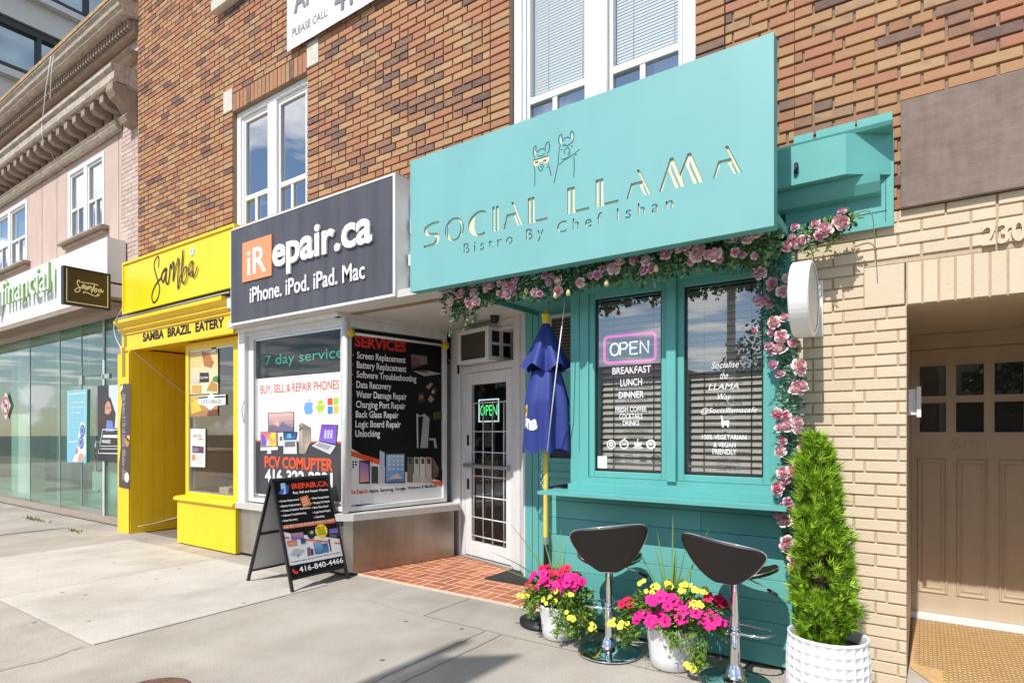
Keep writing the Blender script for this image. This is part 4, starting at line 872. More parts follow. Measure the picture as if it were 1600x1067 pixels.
# painted wooden remains right of the big sign
b = MB(); Pp = PY(3.985)
b.pbox(Pp, -.70, -.138, 2.612, 3.14, -.02, .0, T); b.pbox(Pp, -.70, -.17, 2.70, 2.704, 0, .002, M['darkline']); b.pbox(Pp, -.178, -.174, 2.64, 2.95, 0, .002, M['darkline'])
b.extrude_x([(3.985, 3.13), (3.86, 3.13), (3.85, 3.15), (3.94, 3.19), (3.985, 3.21)], -.78, -.142, T)
v_ = [(-.78, 3.83, 2.90), (-.36, 3.83, 2.90), (-.15, 3.984, 2.90), (-.78, 3.984, 2.90), (-.78, 3.83, 3.129), (-.36, 3.83, 3.129), (-.15, 3.984, 3.129), (-.78, 3.984, 3.129)]
b.mesh(v_, [(3, 2, 1, 0), (4, 5, 6, 7), (0, 1, 5, 4), (1, 2, 6, 5), (2, 3, 7, 6), (3, 0, 4, 7)], T)
b.extrude_x([(3.985, 2.79), (3.93, 2.80), (3.90, 2.85), (3.89, 2.898), (3.985, 2.898)], -.78, -.2, T)
for x0_, x1_ in ((-.66, -.55), (-.535, -.33), (-.32, -.145)): b.pbox(PY(4.018), x0_, x1_, 3.216, 3.268, 0, .003, T)
b.tube([(-.615, 3.826, 3.02), (-.612, 3.81, 2.99), (-.618, 3.822, 2.96)], .012, M['ink'], 6); b.build("old_sign_bracket", ts)
# window lettering
Pg = Plane((0, 3.87 + .041, 0), (1, 0, 0)); lt = MB(); Pw = M['paper']
z8 = Zm(925, 510, 6.276); z9 = Zm(1070, 550, 5.615); z7 = Zm(925, 640, 9.7)
for t_, bl_, tr_ in (("BREAKFAST", (200, 472), (578, 378)), ("LUNCH", (278, 587), (490, 505)), ("DINNER", (262, 705), (508, 630)), ("FRESH COFFEE", (230, 838), (535, 782)), ("COCKTAILS", (268, 908), (495, 852)), ("DRINKS", (302, 972), (462, 920))):
    lt.pxtext(Pg, t_, z8(*bl_), z8(*tr_), .0, Pw, bold=.012)
def circ(mb, P, cx, cy, r0, r1, d, m, n=20):
    for i in range(n):
        a0, a1 = 2 * math.pi * i / n, 2 * math.pi * (i + 1) / n
        mb.ppoly(P, [(cx + r0 * math.cos(a0), cy + r0 * math.sin(a0)), (cx + r1 * math.cos(a0), cy + r1 * math.sin(a0)), (cx + r1 * math.cos(a1), cy + r1 * math.sin(a1)), (cx + r0 * math.cos(a1), cy + r0 * math.sin(a1))], d, m)
for x0_, k in ((290, 0), (485, 1), (695, 2), (893, 3)):
    cx, cy = Pg.px(*z7(x0_, 525))
    if k != 2: circ(lt, Pg, cx, cy, .026 if k != 3 else .020, .034, 0, Pw)
    if k == 0: circ(lt, Pg, cx, cy, .006, .018, 0, Pw)
    if k == 1: lt.text(Pg, "CAFE", cx - .018, cx + .018, cy - .008, cy + .008, 0, Pw, bold=.02); lt.stroke(Pg, [(cx - .008, cy + .036), (cx - .002, cy + .03), (cx + .012, cy + .046)], .006, .001, Pw)
    if k == 2:
        lt.ppoly(Pg, [(cx - .03, cy + .012), (cx - .022, cy - .014), (cx + .022, cy - .014), (cx + .03, cy + .012)], 0, Pw); lt.prect(Pg, cx - .036, cx + .036, cy - .026, cy - .019, 0, Pw); lt.stroke(Pg, [(cx, cy + .018), (cx - .004, cy + .028), (cx + .004, cy + .04)], .005, 0, Pw)
    if k == 3: lt.ppoly(Pg, [(cx - .013, cy + .004), (cx - .007, cy - .009), (cx + .007, cy - .009), (cx + .013, cy + .004), (cx, cy + .013)], 0, Pw)
one("window_lettering", "white letters listing breakfast, lunch and dinner on the left cafe window", "lettering", lt)
lt = MB()
for t_, bl_, tr_ in (("Socialise", (230, 145), (480, 75)), ("the", (302, 235), (385, 172)), ("LLAMA", (208, 332), (485, 268)), ("Way", (270, 435), (405, 360)), ("@Socialllamacafe", (135, 550), (635, 478))): lt.pxtext(Pg, t_, z9(*bl_), z9(tr_[0] - 12, tr_[1]), .0, Pw, shear=.28, bold=.0)
for t_, bl_, tr_ in (("100% VEGETARIAN", (150, 765), (540, 725)), ("& VEGAN", (252, 832), (447, 792)), ("FRIENDLY", (243, 895), (455, 852))): lt.pxtext(Pg, t_, z9(*bl_), z9(*tr_), .0, Pw, bold=.015)
lt.pxpoly(Pg, z9.P([(328, 660), (340, 660), (340, 640), (372, 640), (374, 662), (384, 660), (388, 620), (390, 600), (372, 598), (340, 602), (334, 580), (332, 562), (318, 553), (314, 575), (322, 582), (320, 620)]), 0, Pw)
one("window_lettering", "white slanted writing and llama silhouette on the right cafe window", "lettering", lt)
st_ = MB(); c0 = Pg.px(*z7(80, 882)); c1 = Pg.px(*z7(228, 705)); st_.prect(Pg, c0[0], c1[0], c0[1], c1[1], .001, M['paper'])
one("sticker", "blank white square sticker at the lower corner of the cafe window", "sticker", st_)
# pink neon OPEN
M['pinkneon'] = mat("pink_neon", (.85, .06, .48), .3, emis=.75); M['whiteneon'] = mat("white_neon", (.72, .76, 1.0), .3, emis=1.1)
Pn = Plane((0, 3.915 + .035, 0), (1, 0, 0)); ns = thing("open_sign", "neon OPEN sign with pink outline in the cafe window", "neon sign", (-1.68, 3.95, 1.95))
c0 = Pn.px(*z8(122, 362)); c1 = Pn.px(*z8(622, 55)); rr = .03
def rrect(x0, x1, y0, y1, r, n=5):
    o = []
    for cx, cy, a in ((x1 - r, y0 + r, -90), (x1 - r, y1 - r, 0), (x0 + r, y1 - r, 90), (x0 + r, y0 + r, 180)):
        for i in range(n + 1): t = R(a + 90 * i / n); o.append((cx + r * math.cos(t), cy + r * math.sin(t)))
    return o
ZC0, ZC1 = 1.945, 2.135
b = MB(); b.tube([Pn.to(x, y, 0) for x, y in rrect(c0[0], c1[0], ZC0, ZC1, rr)], .010, M['pinkneon'], 8, closed=True); b.build("outline_tube", ns)
b = MB(); tx0 = Pn.px(*z8(180, 280))[0]; tx1 = Pn.px(*z8(565, 150))[0]; wl_ = (tx1 - tx0) / 4.35; hh = .085; zb0 = 1.998
def ntube(pts, closed=False): b.tube([Pn.to(x, y, 0) for x, y in pts], .0065, M['whiteneon'], 6, closed=closed)
lx = [tx0 + i * wl_ * 1.12 for i in range(4)]
ntube([(lx[0] + wl_ / 2 + wl_ / 2 * math.cos(t * .3927), zb0 + hh / 2 + hh / 2 * math.sin(t * .3927)) for t in range(16)], True)
ntube([(lx[1], zb0), (lx[1], zb0 + hh), (lx[1] + wl_ * .6, zb0 + hh), (lx[1] + wl_ * .85, zb0 + hh * .8), (lx[1] + wl_ * .6, zb0 + hh * .48), (lx[1] + .01, zb0 + hh * .48)])
ntube([(lx[2] + wl_ * .8, zb0), (lx[2], zb0), (lx[2], zb0 + hh), (lx[2] + wl_ * .8, zb0 + hh)]); ntube([(lx[2] + .006, zb0 + hh / 2), (lx[2] + wl_ * .7, zb0 + hh / 2)])
ntube([(lx[3], zb0), (lx[3], zb0 + hh), (lx[3] + wl_ * .85, zb0), (lx[3] + wl_ * .85, zb0 + hh)]); b.build("letter_tubes", ns)
b = MB(); b.prect(Pn, c0[0] + .02, c1[0] - .02, ZC0 + .02, ZC1 - .02, -.03, glass("smoked_backing", (.25, .25, .35), .0, .4)); b.build("backing_sheet", ns)

# ---------------- the big teal sign with letters cut through it
YS = 3.40; PTS = Plane((0, YS, 0), (1, 0, 0))
sg = thing("shop_sign", "large teal sign SOCIAL LLAMA with cut out cream letters and llama drawing", "sign", (-2, 3.45, 2.55))
TX0, TX1, TZ0, TZ1 = -3.322, -.655, 2.545, 3.575
polys = []
def put(poly, bl, tr):      # unit letter outline -> box given by two photo points
    x0, y0 = PTS.px(*bl); x1, y1 = PTS.px(*tr); polys.append([(x0 + (x1 - x0) * a, y0 + (y1 - y0) * c) for a, c in poly])
Lg = [(0, 0), (0, 1), (.34, 1), (.34, .10), (1, .10), (1, 0), (.20, 0), (.20, .92), (.13, .92), (.13, 0)]
Ig = [(0, 0), (0, 1), (.34, 1), (.34, .10), (.62, .10), (.62, 1), (1, 1), (1, 0)]
Ag = [(0, 0), (.19, .56), (.636, .56), (.42, 1), (.53, 1), (1, 0), (.885, 0), (.674, .46), (.64, .46), (.846, 0), (.726, 0), (.50, .46), (.27, .46), (.10, 0)]
Mg = [(0, 0), (.26, 1), (.33, 1), (.475, .42), (.65, 1), (.72, 1), (1, 0), (.90, 0), (.69, .78), (.675, .70), (.88, 0), (.78, 0), (.60, .66), (.515, .30), (.60, 0), (.50, 0), (.285, .80), (.268, .71), (.475, 0), (.37, 0), (.215, .62), (.08, 0)]
def stroke_poly(pts, wv):
    Lf, Rt = [], []
    for i in range(len(pts)):
        p = Vector(pts[i]); a = Vector(pts[max(0, i - 1)]); c = Vector(pts[min(len(pts) - 1, i + 1)]); t = (c - a).normalized(); o = Vector((-t.y, t.x)) * (wv[i] if isinstance(wv, list) else wv) / 2
        Lf.append(tuple(p + o)); Rt.append(tuple(p - o))
    return Lf + Rt[::-1]
Cg = stroke_poly([(.5 + .5 * math.cos(R(a)), .5 + .5 * math.sin(R(a))) for a in range(52, 312, 13)], [.10 + .26 * max(0, -math.cos(R(a))) ** 3 for a in range(52, 312, 13)])
Sg = stroke_poly([(1, .95), (.55, .95), (.3, .90), (.12, .80), (.10, .68), (.18, .58), (.40, .525), (.62, .50), (.86, .42), (.92, .30), (.85, .15), (.62, .06), (.3, .05), (0, .05)], [.10, .10, .12, .18, .22, .18, .11, .11, .20, .24, .20, .12, .10, .10])
zA = Zm(655, 290, 7.273); zB = Zm(870, 210, 5.161)
def boxed(bl, tr): return bl, tr
put(Sg, zA(52, 712), zA(225, 400)); put(Cg, zA(590, 585), zA(800, 268)); put(Ig, zA(832, 528), zA(902, 225)); put(Ag, zA(955, 500), zA(1172, 158)); put(Lg, zA(1236, 440), zA(1455, 88))
put(Lg, zB(84, 648), zB(262, 388)); put(Lg, zB(313, 592), zB(498, 320)); put(Ag, zB(560, 528), zB(762, 258)); put(Mg, zB(822, 468), zB(1185, 120)); put(Ag, zB(1258, 360), zB(1492, 62))
cx0, cy0 = PTS.px(*zA(290, 655)); cx1, cy1 = PTS.px(*zA(510, 335)); ocx, ocy, orx, ory = (cx0 + cx1) / 2, (cy0 + cy1) / 2, (cx1 - cx0) / 2, (cy1 - cy0) / 2
polys.append([(ocx + orx * math.cos(2 * math.pi * i / 36), ocy + ory * math.sin(2 * math.pi * i / 36)) for i in range(36)])
polys.append([(ocx + orx * .62 * math.cos(2 * math.pi * i / 36), ocy + ory * .85 * math.sin(2 * math.pi * i / 36)) for i in range(36)])
for s_ in (-1, 1): polys.append([(ocx + s_ * orx * x, ocy + ory * y) for x, y in ((.74, -.5), (.86, -.3), (.89, 0), (.86, .3), (.74, .5), (.76, 0))])
cu = bpy.data.curves.new("cut", 'CURVE'); cu.dimensions = '2D'; cu.fill_mode = 'BOTH'; cu.extrude = .006
def spl(pts):
    s = cu.splines.new('POLY'); s.points.add(len(pts) - 1)
    for p, (x, y) in zip(s.points, pts): p.co = (x, y, 0, 1)
    s.use_cyclic_u = True
spl([(TX0, TZ0), (TX1, TZ0), (TX1, TZ1), (TX0, TZ1)])
for p in polys: spl(p)
def text_splines(txt, x0, x1, y0, y1, space=1.0, bold=0.0):
    c = bpy.data.curves.new("t", 'FONT'); c.body = txt; c.space_character = space; c.resolution_u = 4; c.offset = bold
    o = bpy.data.objects.new("t", c); cc = o.to_curve(bpy.context.evaluated_depsgraph_get())
    sp_ = []
    for s in cc.splines:
        pts = []; n = len(s.bezier_points)
        for i in range(n):
            a, b2 = s.bezier_points[i], s.bezier_points[(i + 1) % n]
            for k in range(4):
                t = k / 4; pts.append(a.co * (1 - t) ** 3 + a.handle_right * 3 * t * (1 - t) ** 2 + b2.handle_left * 3 * t * t * (1 - t) + b2.co * t ** 3)
        sp_.append(pts)
    bx0 = min(p.x for q in sp_ for p in q); bx1 = max(p.x for q in sp_ for p in q); by0 = min(p.y for q in sp_ for p in q); by1 = max(p.y for q in sp_ for p in q)
    o.to_curve_clear(); bpy.data.objects.remove(o); bpy.data.curves.remove(c)
    return [[(x0 + (p.x - bx0) / (bx1 - bx0) * (x1 - x0), y0 + (p.y - by0) / (by1 - by0) * (y1 - y0)) for p in q] for q in sp_]
tx = PTS.px(*zA(505, 770))[0], PTS.px(*zB(938, 590))[0]; yb_ = PTS.px(*zA(515, 770))[1]; yt_ = PTS.px(*zA(1215, 497))[1]
for q in text_splines("Bistro By Chef Ishan", tx[0], tx[1], yb_ - .028, yt_, 1.55, .012):
    if len(q) > 2: spl(q)
co = bpy.data.objects.new("cut", cu); me = bpy.data.meshes.new_from_object(co)
b = MB(); b.mesh([PTS.to(v.co.x, v.co.y, v.co.z - .006) for v in me.vertices], [tuple(p.vertices) for p in me.polygons], M['tealsign']); b.build("face", sg)
bpy.data.objects.remove(co); bpy.data.curves.remove(cu); bpy.data.meshes.remove(me)
b = MB(); b.prect(PTS, TX0 + .02, TX1 - .02, TZ0 + .02, TZ1 - .02, -.0125, M['cream']); b.build("letter_backing", sg)
M['tealedge'] = M['teal']
b = MB(); b.pbox(PTS, TX0, TX1, TZ0, TZ0 + .02, -.09, -.0121, M['teal']); b.pbox(PTS, TX0, TX1, TZ1 - .02, TZ1, -.09, -.0121, M['teal']); b.pbox(PTS, TX0, TX0 + .02, TZ0 + .02, TZ1 - .02, -.09, -.0121, M['teal']); b.pbox(PTS, TX1 - .02, TX1, TZ0 + .02, TZ1 - .02, -.09, -.0121, M['teal']); b.prect(PTS, TX0, TX1, TZ0, TZ1, -.088, M['teal']); b.build("case", sg)
# two llama heads: dark ribbons paint the shade inside thin cut lines
b = MB(); zL = Zm(810, 190, 9.7); dk = M['darkline']; cm = M['cream']
for pts in ([(245, 560), (222, 470), (232, 395), (262, 370), (272, 400), (262, 440), (280, 470), (330, 425), (390, 410), (412, 455), (408, 380), (430, 325), (460, 310), (475, 370), (465, 440), (440, 490)], [(290, 510), (320, 530), (365, 520), (400, 485)], [(235, 670), (250, 760), (248, 980)], [(462, 640), (450, 690), (425, 705)], [(295, 690), (320, 740), (345, 755), (380, 700), (375, 665), (345, 650)], [(325, 680), (345, 695), (355, 675)], [(470, 680), (495, 830)],
            [(640, 380), (605, 300), (620, 220), (655, 195), (665, 260), (672, 300), (700, 255), (740, 238), (785, 255), (790, 180), (805, 148), (832, 165), (842, 240), (830, 300), (780, 345), (735, 375), (700, 350), (670, 375)], [(625, 380), (610, 520), (600, 650), (570, 800), (540, 935)], [(840, 530), (848, 650), (840, 850)], [(700, 490), (690, 450), (720, 410), (755, 400), (778, 430), (780, 480), (745, 520)], [(650, 575), (700, 570), (760, 545), (800, 510)], [(610, 660), (700, 585), (840, 500), (930, 420)], [(640, 440), (670, 425)], [(790, 385), (825, 372)], [(720, 480), (728, 478)], [(755, 475), (768, 465)], [(850, 500), (885, 510)]):
    b.pxstroke(PTS, zL.P(pts), .0065, .0005, dk)
b.pxpoly(PTS, zL.P([(240, 600), (228, 640), (255, 690), (295, 665), (330, 615), (365, 610), (390, 640), (440, 625), (465, 580), (460, 520), (340, 560), (235, 585)]), .001, cm); b.pxstroke(PTS, zL.P([(228, 590), (340, 560), (458, 520)]), .008, .002, dk)
for x_0, y_0 in ((275, 620), (400, 595)): b.pxpoly(PTS, zL.P([(x_0 - 28, y_0 + 18), (x_0 + 25, y_0 + 14), (x_0 + 30, y_0 - 22), (x_0 - 20, y_0 - 10)]), .002, ink(.25, .10, .03))
for pts in ([(250, 470), (262, 520), (272, 470), (262, 420)], [(635, 330), (655, 340), (655, 280), (640, 230)], [(800, 230), (825, 285), (835, 240), (818, 185)]): b.pxpoly(PTS, zL.P(pts), .0008, cm)
b.build("llama_drawing", sg)
for x in (-3.1, -2.0, -.9):
    b = MB(); b.box(x, x + .03, 3.49, 4.02, 2.9, 2.93, M['ink']); b.build("bracket", sg)

# ---------------- drum sign, plaque, banner, call box
ds = thing("drum_sign", "round white drum shaped sign projecting from the tan brick wall", "sign", (-.56, 3.73, 2.2))
b = MB(); b.lathe((-.56, 3.735, 2.2), [(0, -.052), (.205, -.052), (.213, -.046), (.213, .046), (.205, .052), (.19, .050)], M['vinyl'], 48, 'X', smooth=False, cap=False); b.build("rim", ds)
b = MB(); b.lathe((-.56, 3.735, 2.2), [(.192, .047), (0, .047)], mat("grey_drum_face", (.55, .56, .54), .4, col2=(.68, .68, .66), scale=9), 48, 'X', smooth=False, cap=False); b.build("face", ds)
b = MB(); b.box(-.59, -.52, 3.945, 4.01, 2.16, 2.24, M['vinyl']); b.pbox(PY(4.012), -.60, -.497, 2.02, 2.36, -.0, .008, M['vinyl'], .003); b.build("mount_plate", ds)
pq = MB(); pq.pbox(PY(3.985), -.105, 1.35, 2.70, 3.30, -.03, 0, M['brownplaque'], .003); one("wall_panel", "weathered brown panel fixed over the bricks above the tan doorway", "panel", pq)
bn = MB(); Pbn = PY(3.985); bx0 = Pbn.px(450, 60)[0]; bz0 = Pbn.px(450.5, 82)[1]
M['banner'] = mat("white_banner", (.80, .80, .80), .5, var=.02, scale=3)
rn = random.Random(9); nx, nz = 24, 14; BW_, BH_ = 2.1, 1.15
vs = [Pbn.to(bx0 + BW_ * i / nx, bz0 + BH_ * j / nz, .010 + .0035 * math.sin(i * .9 + j * .55) * math.sin(j * .5 + .3) + .001 * math.sin(i * 2.1)) for j in range(nz + 1) for i in range(nx + 1)]
bn.mesh(vs, [(j * (nx + 1) + i, j * (nx + 1) + i + 1, (j + 1) * (nx + 1) + i + 1, (j + 1) * (nx + 1) + i) for j in range(nz) for i in range(nx)], M['banner'], True)
zb2 = Zm(440, 0, 8.889); gy = ink(.22, .22, .24)
q0 = Pbn.px(*zb2(165, 530)); q1 = Pbn.px(*zb2(660, 165)); bn.text(Pbn, "PLEASE CALL:", q0[0], q1[0], q0[1], q0[1] + .085, .0158, gy)
q0 = Pbn.px(*zb2(185, 195)); bn.text(Pbn, "APT", q0[0], q0[0] + .52, q0[1] - .01, q0[1] + .25, .0158, gy, bold=.02)
q0 = Pbn.px(*zb2(750, 180)); bn.text(Pbn, "416", q0[0] + .0, q0[0] + .50, q0[1] - .03, q0[1] + .27, .0158, gy, bold=.02)
one("banner", "white vinyl banner with PLEASE CALL hung high on the brick wall", "banner", bn)
cbx = MB(); cbx.box(-.077, -.035, 4.50, 4.63, 1.555, 1.715, M['vinyl']); cbx.box(-.0345, -.012, 4.485, 4.645, 1.54, 1.73, M['vinyl'])
one("doorbell_panel", "small white box on the jamb of the tan doorway", "intercom", cbx)

# ================================================================ GLASS SHOPFRONT of the pink building
gs = thing("glass_shopfront", "green tinted glass shopfront under a thick white fascia", "shopfront", (-14, 4.3, 0))
Pf = PY(3.80); b = MB(); b.pbox(Pf, -24, -9.83, 3.435, 4.30, -.25, 0, M['white'], .004); b.build("fascia", gs)
b = MB(); b.box(-24, -9.83, 3.805, 4.4, 3.36, 3.434, M['cornice']); b.build("fascia_soffit", gs)
zg = Zm(0, 400, 10.67)
gl_ = thing("fascia_letters", "raised lettering reading financial in white with green edges on the white fascia", "lettering", (-13, 3.75, 3.8))
M['greenedge'] = mat("green_edge", (.28, .55, .12), .5)
b = MB(); b.text(Pf, "financial", Pf.px(*zg(140, 780))[0], Pf.px(*zg(940, 500))[0], 3.77, 4.22, .10, M['white'], ext=.012, bold=.0); b.text(Pf, "financial", Pf.px(*zg(140, 780))[0] + .006, Pf.px(*zg(940, 500))[0] + .010, 3.77, 4.22, .072, M['greenedge'], ext=.027, bold=.010); b.build("green_letters", gl_)
b = MB(); x1_ = Pf.px(*zg(130, 780))[0]; b.text(Pf, "sy", x1_ - .66, x1_ - .04, 3.64, 4.06, .02, M['white'], ext=.09); b.build("white_letters", gl_)
Pgg = PY(4.38)
b = MB(); g_ = [(-24, -17.2), (-17.19, -14.9), (-14.89, -13.35), (-13.34, -12.36)]
pn = MB()
for a_, c_ in g_: pn.prect(Pgg, a_, c_ - .01, .03, 3.36, 0, M['glassgreen'])
pn.prect(Pgg, -11.42, -10.52, .03, 3.36, 0, M['glassgreen']); pn.prect(Pgg, -10.51, -9.66, .03, 3.36, 0, M['glassgreen']); pn.prect(Pgg, -12.355, -11.43, 2.42, 3.36, 0, M['glassgreen'])
pn.build("pane", gs)
dp = MB(); dp.prect(Pgg, -12.35, -11.46, .13, 2.41, 0, M['glassgreen']); dp.pbox(Pgg, -12.35, -11.46, .02, .125, -.03, .03, M['alu'], .004); dp.pbox(Pgg, -11.455, -11.41, .02, 3.36, -.05, .02, M['trimwhite'], .004); dd_ = dp.build("door", gs)
h = MB(); h.tube(catmull([Pgg.to(-11.56, .80, .0), Pgg.to(-11.56, .80, .08), Pgg.to(-11.56, 1.25, .08), Pgg.to(-11.56, 1.25, .0)], 4), .014, M['chrome'], 8); h.build("handle", dd_)
h = MB(); h.pbox(Pgg, -12.44, -12.30, 2.28, 2.44, -.02, .02, M['alu']); h.build("patch_fitting", gs); h = MB(); h.pbox(Pgg, -11.5, -11.2, 2.34, 2.42, -.02, .02, M['alu']); h.build("patch_fitting", gs)
for x in (-17.2, -14.9, -13.35, -12.36, -11.40, -10.515, -9.67):
    h = MB(); h.pbox(Pgg, x - .007, x + .007, .03, 3.36, .002, .010, mat("polished_glass_edge", (.42, .58, .50), .3)); h.build("glass_edge", gs)
    h = MB(); h.pbox(Plane((x, 4.38, 0), (0, 1, 0)), 0, .45, .03, 3.36, -.006, .006, M['glassgreen']); h.build("glass_fin", gs)
b = MB(); b.box(-24, -9.66, 4.1, 4.5, .0, .028, mat("stone_paver", (.36, .29, .24), .7, var=.15, scale=8)); b.build("doorstep", gs)
M['lobby'] = mat("lobby_white", (.76, .77, .74), .6, var=.05, scale=1); M['lobbyfloor'] = mat("lobby_floor", (.50, .51, .49), .3)
b = MB(); b.box(-24, -9.6, 9.5, 9.6, 0, 3.36, M['lobby']); b.box(-24, -9.6, 4.5, 9.5, 3.361, 3.43, M['lobby']); b.box(-24, -9.6, 4.5, 9.5, -.01, .02, M['lobbyfloor']); b.box(-9.64, -9.6, 4.5, 9.5, 0, 3.36, M['lobby']); b.box(on_y(18, 650, 5.0).x, on_y(46, 650, 5.0).x, 5.0, 5.3, 0.02, 3.36, M['lobby']); b.box(-12.1, -11.0, 5.0, 5.1, .02, 2.85, M['midgrey']); b.box(-17.2, -12.4, 6.4, 6.5, 1.15, 2.35, M['shopin']); b.box(-17.2, -12.4, 6.38, 6.5, 2.36, 2.62, M['lobby']); b.box(-16.6, -12.4, 6.1, 6.3, .02, .78, M['lobby']); b.box(-16.0, -12.8, 6.35, 6.39, 1.3, 1.34, M['alu']); b.box(-15.2, -13.6, 6.3, 6.35, 1.62, 1.80, ink(.08, .10, .40)); b.box(-24, -9.7, 7.2, 7.3, 0, 3.36, M['lobby']); b.box(-10.9, -9.9, 5.9, 6.0, .02, 2.2, M['shopin']); b.build("lobby", gs)
for x, w__ in ((-10.55, .35), (-10.05, .3), (-12.9, .5)):
    b = MB(); b.box(x, x + w__, 5.2, 5.6, .42, .95, M['ink']); b.box(x, x + w__, 5.2, 5.6, .06, .10, M['ink']); b.box(x + w__ / 2 - .03, x + w__ / 2 + .03, 5.37, 5.43, .1, .42, M['ink']); b.build("chair", gs)
# posters on that glass
Pq = PY(4.355); zp = Zm(100, 590, 7.11); ps = MB()
q0 = Pq.px(*zp(33, 935)); q1 = Pq.px(*zp(258, 135)); grad_poly(ps, Pq, zp.P([(33, 145), (258, 125), (250, 945), (33, 938)]), 0, (.22, .52, .58), (.20, .50, .68), 4)
Wh = ink(.72, .80, .82)
for i, (a_, c_) in enumerate((((75, 290), (222, 250)), ((75, 348), (215, 312)), ((75, 410), (190, 372)))): ps.pxtext(Pq, ("Come for what", "you value", "your wealth")[i], zp(*a_), zp(*c_), .002, Wh, bold=.02)
for i in range(4): ps.pxtext(Pq, "banking with care", zp(80, 462 + i * 32), zp(165, 447 + i * 32), .002, Wh)
ps.pxstroke(Pq, zp.P([(235, 500), (238, 165), (50, 185), (58, 715), (150, 705)]), .018, .002, Wh)
ps.pxpoly(Pq, zp.P([(95, 930), (200, 940), (250, 840), (240, 520), (190, 480), (160, 640), (165, 740)]), .003, ink(.72, .70, .70)); ps.pxpoly(Pq, zp.P([(130, 840), (150, 845), (158, 790), (140, 785)]), .005, ink(.45, .15, .1)); ps.pxpoly(Pq, zp.P([(155, 940), (200, 940), (225, 860), (190, 830), (165, 870)]), .005, ink(.60, .33, .25))
for cx_, cy_ in ((208, 590), (195, 720)): c_ = Pq.px(*zp(cx_, cy_)); circ(ps, Pq, c_[0], c_[1], .0, .11, .006, ink(.06, .14, .42), 14); circ(ps, Pq, c_[0], c_[1], .05, .075, .008, ink(.35, .45, .65), 14)
one("window_poster", "tall turquoise poster on the green glass shopfront", "poster", ps)
ps = MB(); ps.pxpoly(Pq, zp.P([(375, 920), (640, 940), (640, 70), (372, 90)]), 0, ink(.035, .035, .04)); ps.pxpoly(Pq, zp.P([(500, 560), (640, 560), (640, 75), (498, 85)]), .001, ink(.58, .66, .76))
ps.pxpoly(Pq, zp.P([(390, 520), (470, 620), (560, 600), (575, 400), (520, 230), (460, 165), (410, 230), (385, 400)]), .002, ink(.055, .035, .03)); ps.pxpoly(Pq, zp.P([(455, 395), (500, 410), (530, 360), (515, 280), (490, 255), (460, 300)]), .003, ink(.56, .30, .22)); ps.pxpoly(Pq, zp.P([(470, 345), (520, 345), (518, 325), (475, 325)]), .004, ink(.40, .17, .13))
ps.pxpoly(Pq, zp.P([(465, 600), (560, 600), (540, 480), (480, 470)]), .004, ink(.16, .24, .55))
ps.pxstroke(Pq, zp.P([(640, 842), (385, 838), (432, 575), (640, 580)]), .016, .004, ink(.75, .75, .75)); ps.pxpoly(Pq, zp.P([(432, 665), (640, 668), (640, 635), (434, 635)]), .005, ink(.75, .75, .75)); ps.pxtext(Pq, "MAKES", zp(425, 725), zp(520, 690), .005, ink(.8, .8, .8), bold=.03)
for y_0 in (755, 785): ps.pxpoly(Pq, zp.P([(410, y_0 + 8), (640, y_0 + 8), (640, y_0), (410, y_0)]), .005, ink(.7, .7, .7))
one("window_poster", "dark poster showing a person with long brown hair beside the yellow pillar", "poster", ps)
sn = MB(); Ps = PY(4.35); c_ = Ps.px(9, 634); circ(sn, Ps, c_[0], c_[1], 0, .30, 0, ink(.7, .7, .68), 4); circ(sn, Ps, c_[0], c_[1], .15, .20, .003, ink(.55, .05, .05), 20); sn.stroke(Ps, [(c_[0] - .12, c_[1] + .12), (c_[0] + .12, c_[1] - .12)], .05, .005, ink(.55, .05, .05)); sn.prect(Ps, c_[0] - .09, c_[0] + .09, c_[1] - .03, c_[1] + .04, .002, M['ink'])
one("prohibition_sign", "white square with a red barred circle on the glass shopfront", "sign", sn)
# menu banner on the pillar
Pm = PY(3.862); mn = MB(); zm = Zm(180, 590, 5.93)
mn.pxpoly(Pm, zm.P([(35, 1010), (85, 1022), (133, 1030), (140, 60), (95, 55), (45, 62), (48, 120), (62, 230), (45, 420), (50, 640), (35, 800)]), 0, ink(.075, .055, .06))
rn = random.Random(2)
for i in range(62):
    y_0 = 130 + i * 13.3; L_ = rn.uniform(14, 34)
    if rn.random() < .9: mn.pxpoly(Pm, zm.P([(66, y_0 + 5), (66 + L_, y_0 + 6), (66 + L_, y_0), (66, y_0)]), .001, ink(.45, .42, .42))
for cx_, cy_, r_, cc_ in ((112, 598, .085, (.60, .24, .06)), (122, 560, .06, (.75, .58, .32)), (108, 922, .10, (.70, .68, .66))): c_ = Pm.px(*zm(cx_, cy_)); circ(mn, Pm, c_[0], c_[1], 0, r_ * .75, .002, ink(*cc_), 12)
mn.pxpoly(Pm, zm.P([(40, 150), (62, 118), (74, 100), (70, 60), (52, 75)]), .003, ink(.75, .72, .66))
one("menu_banner", "narrow dark menu banner curling on the yellow pillar", "banner", mn)
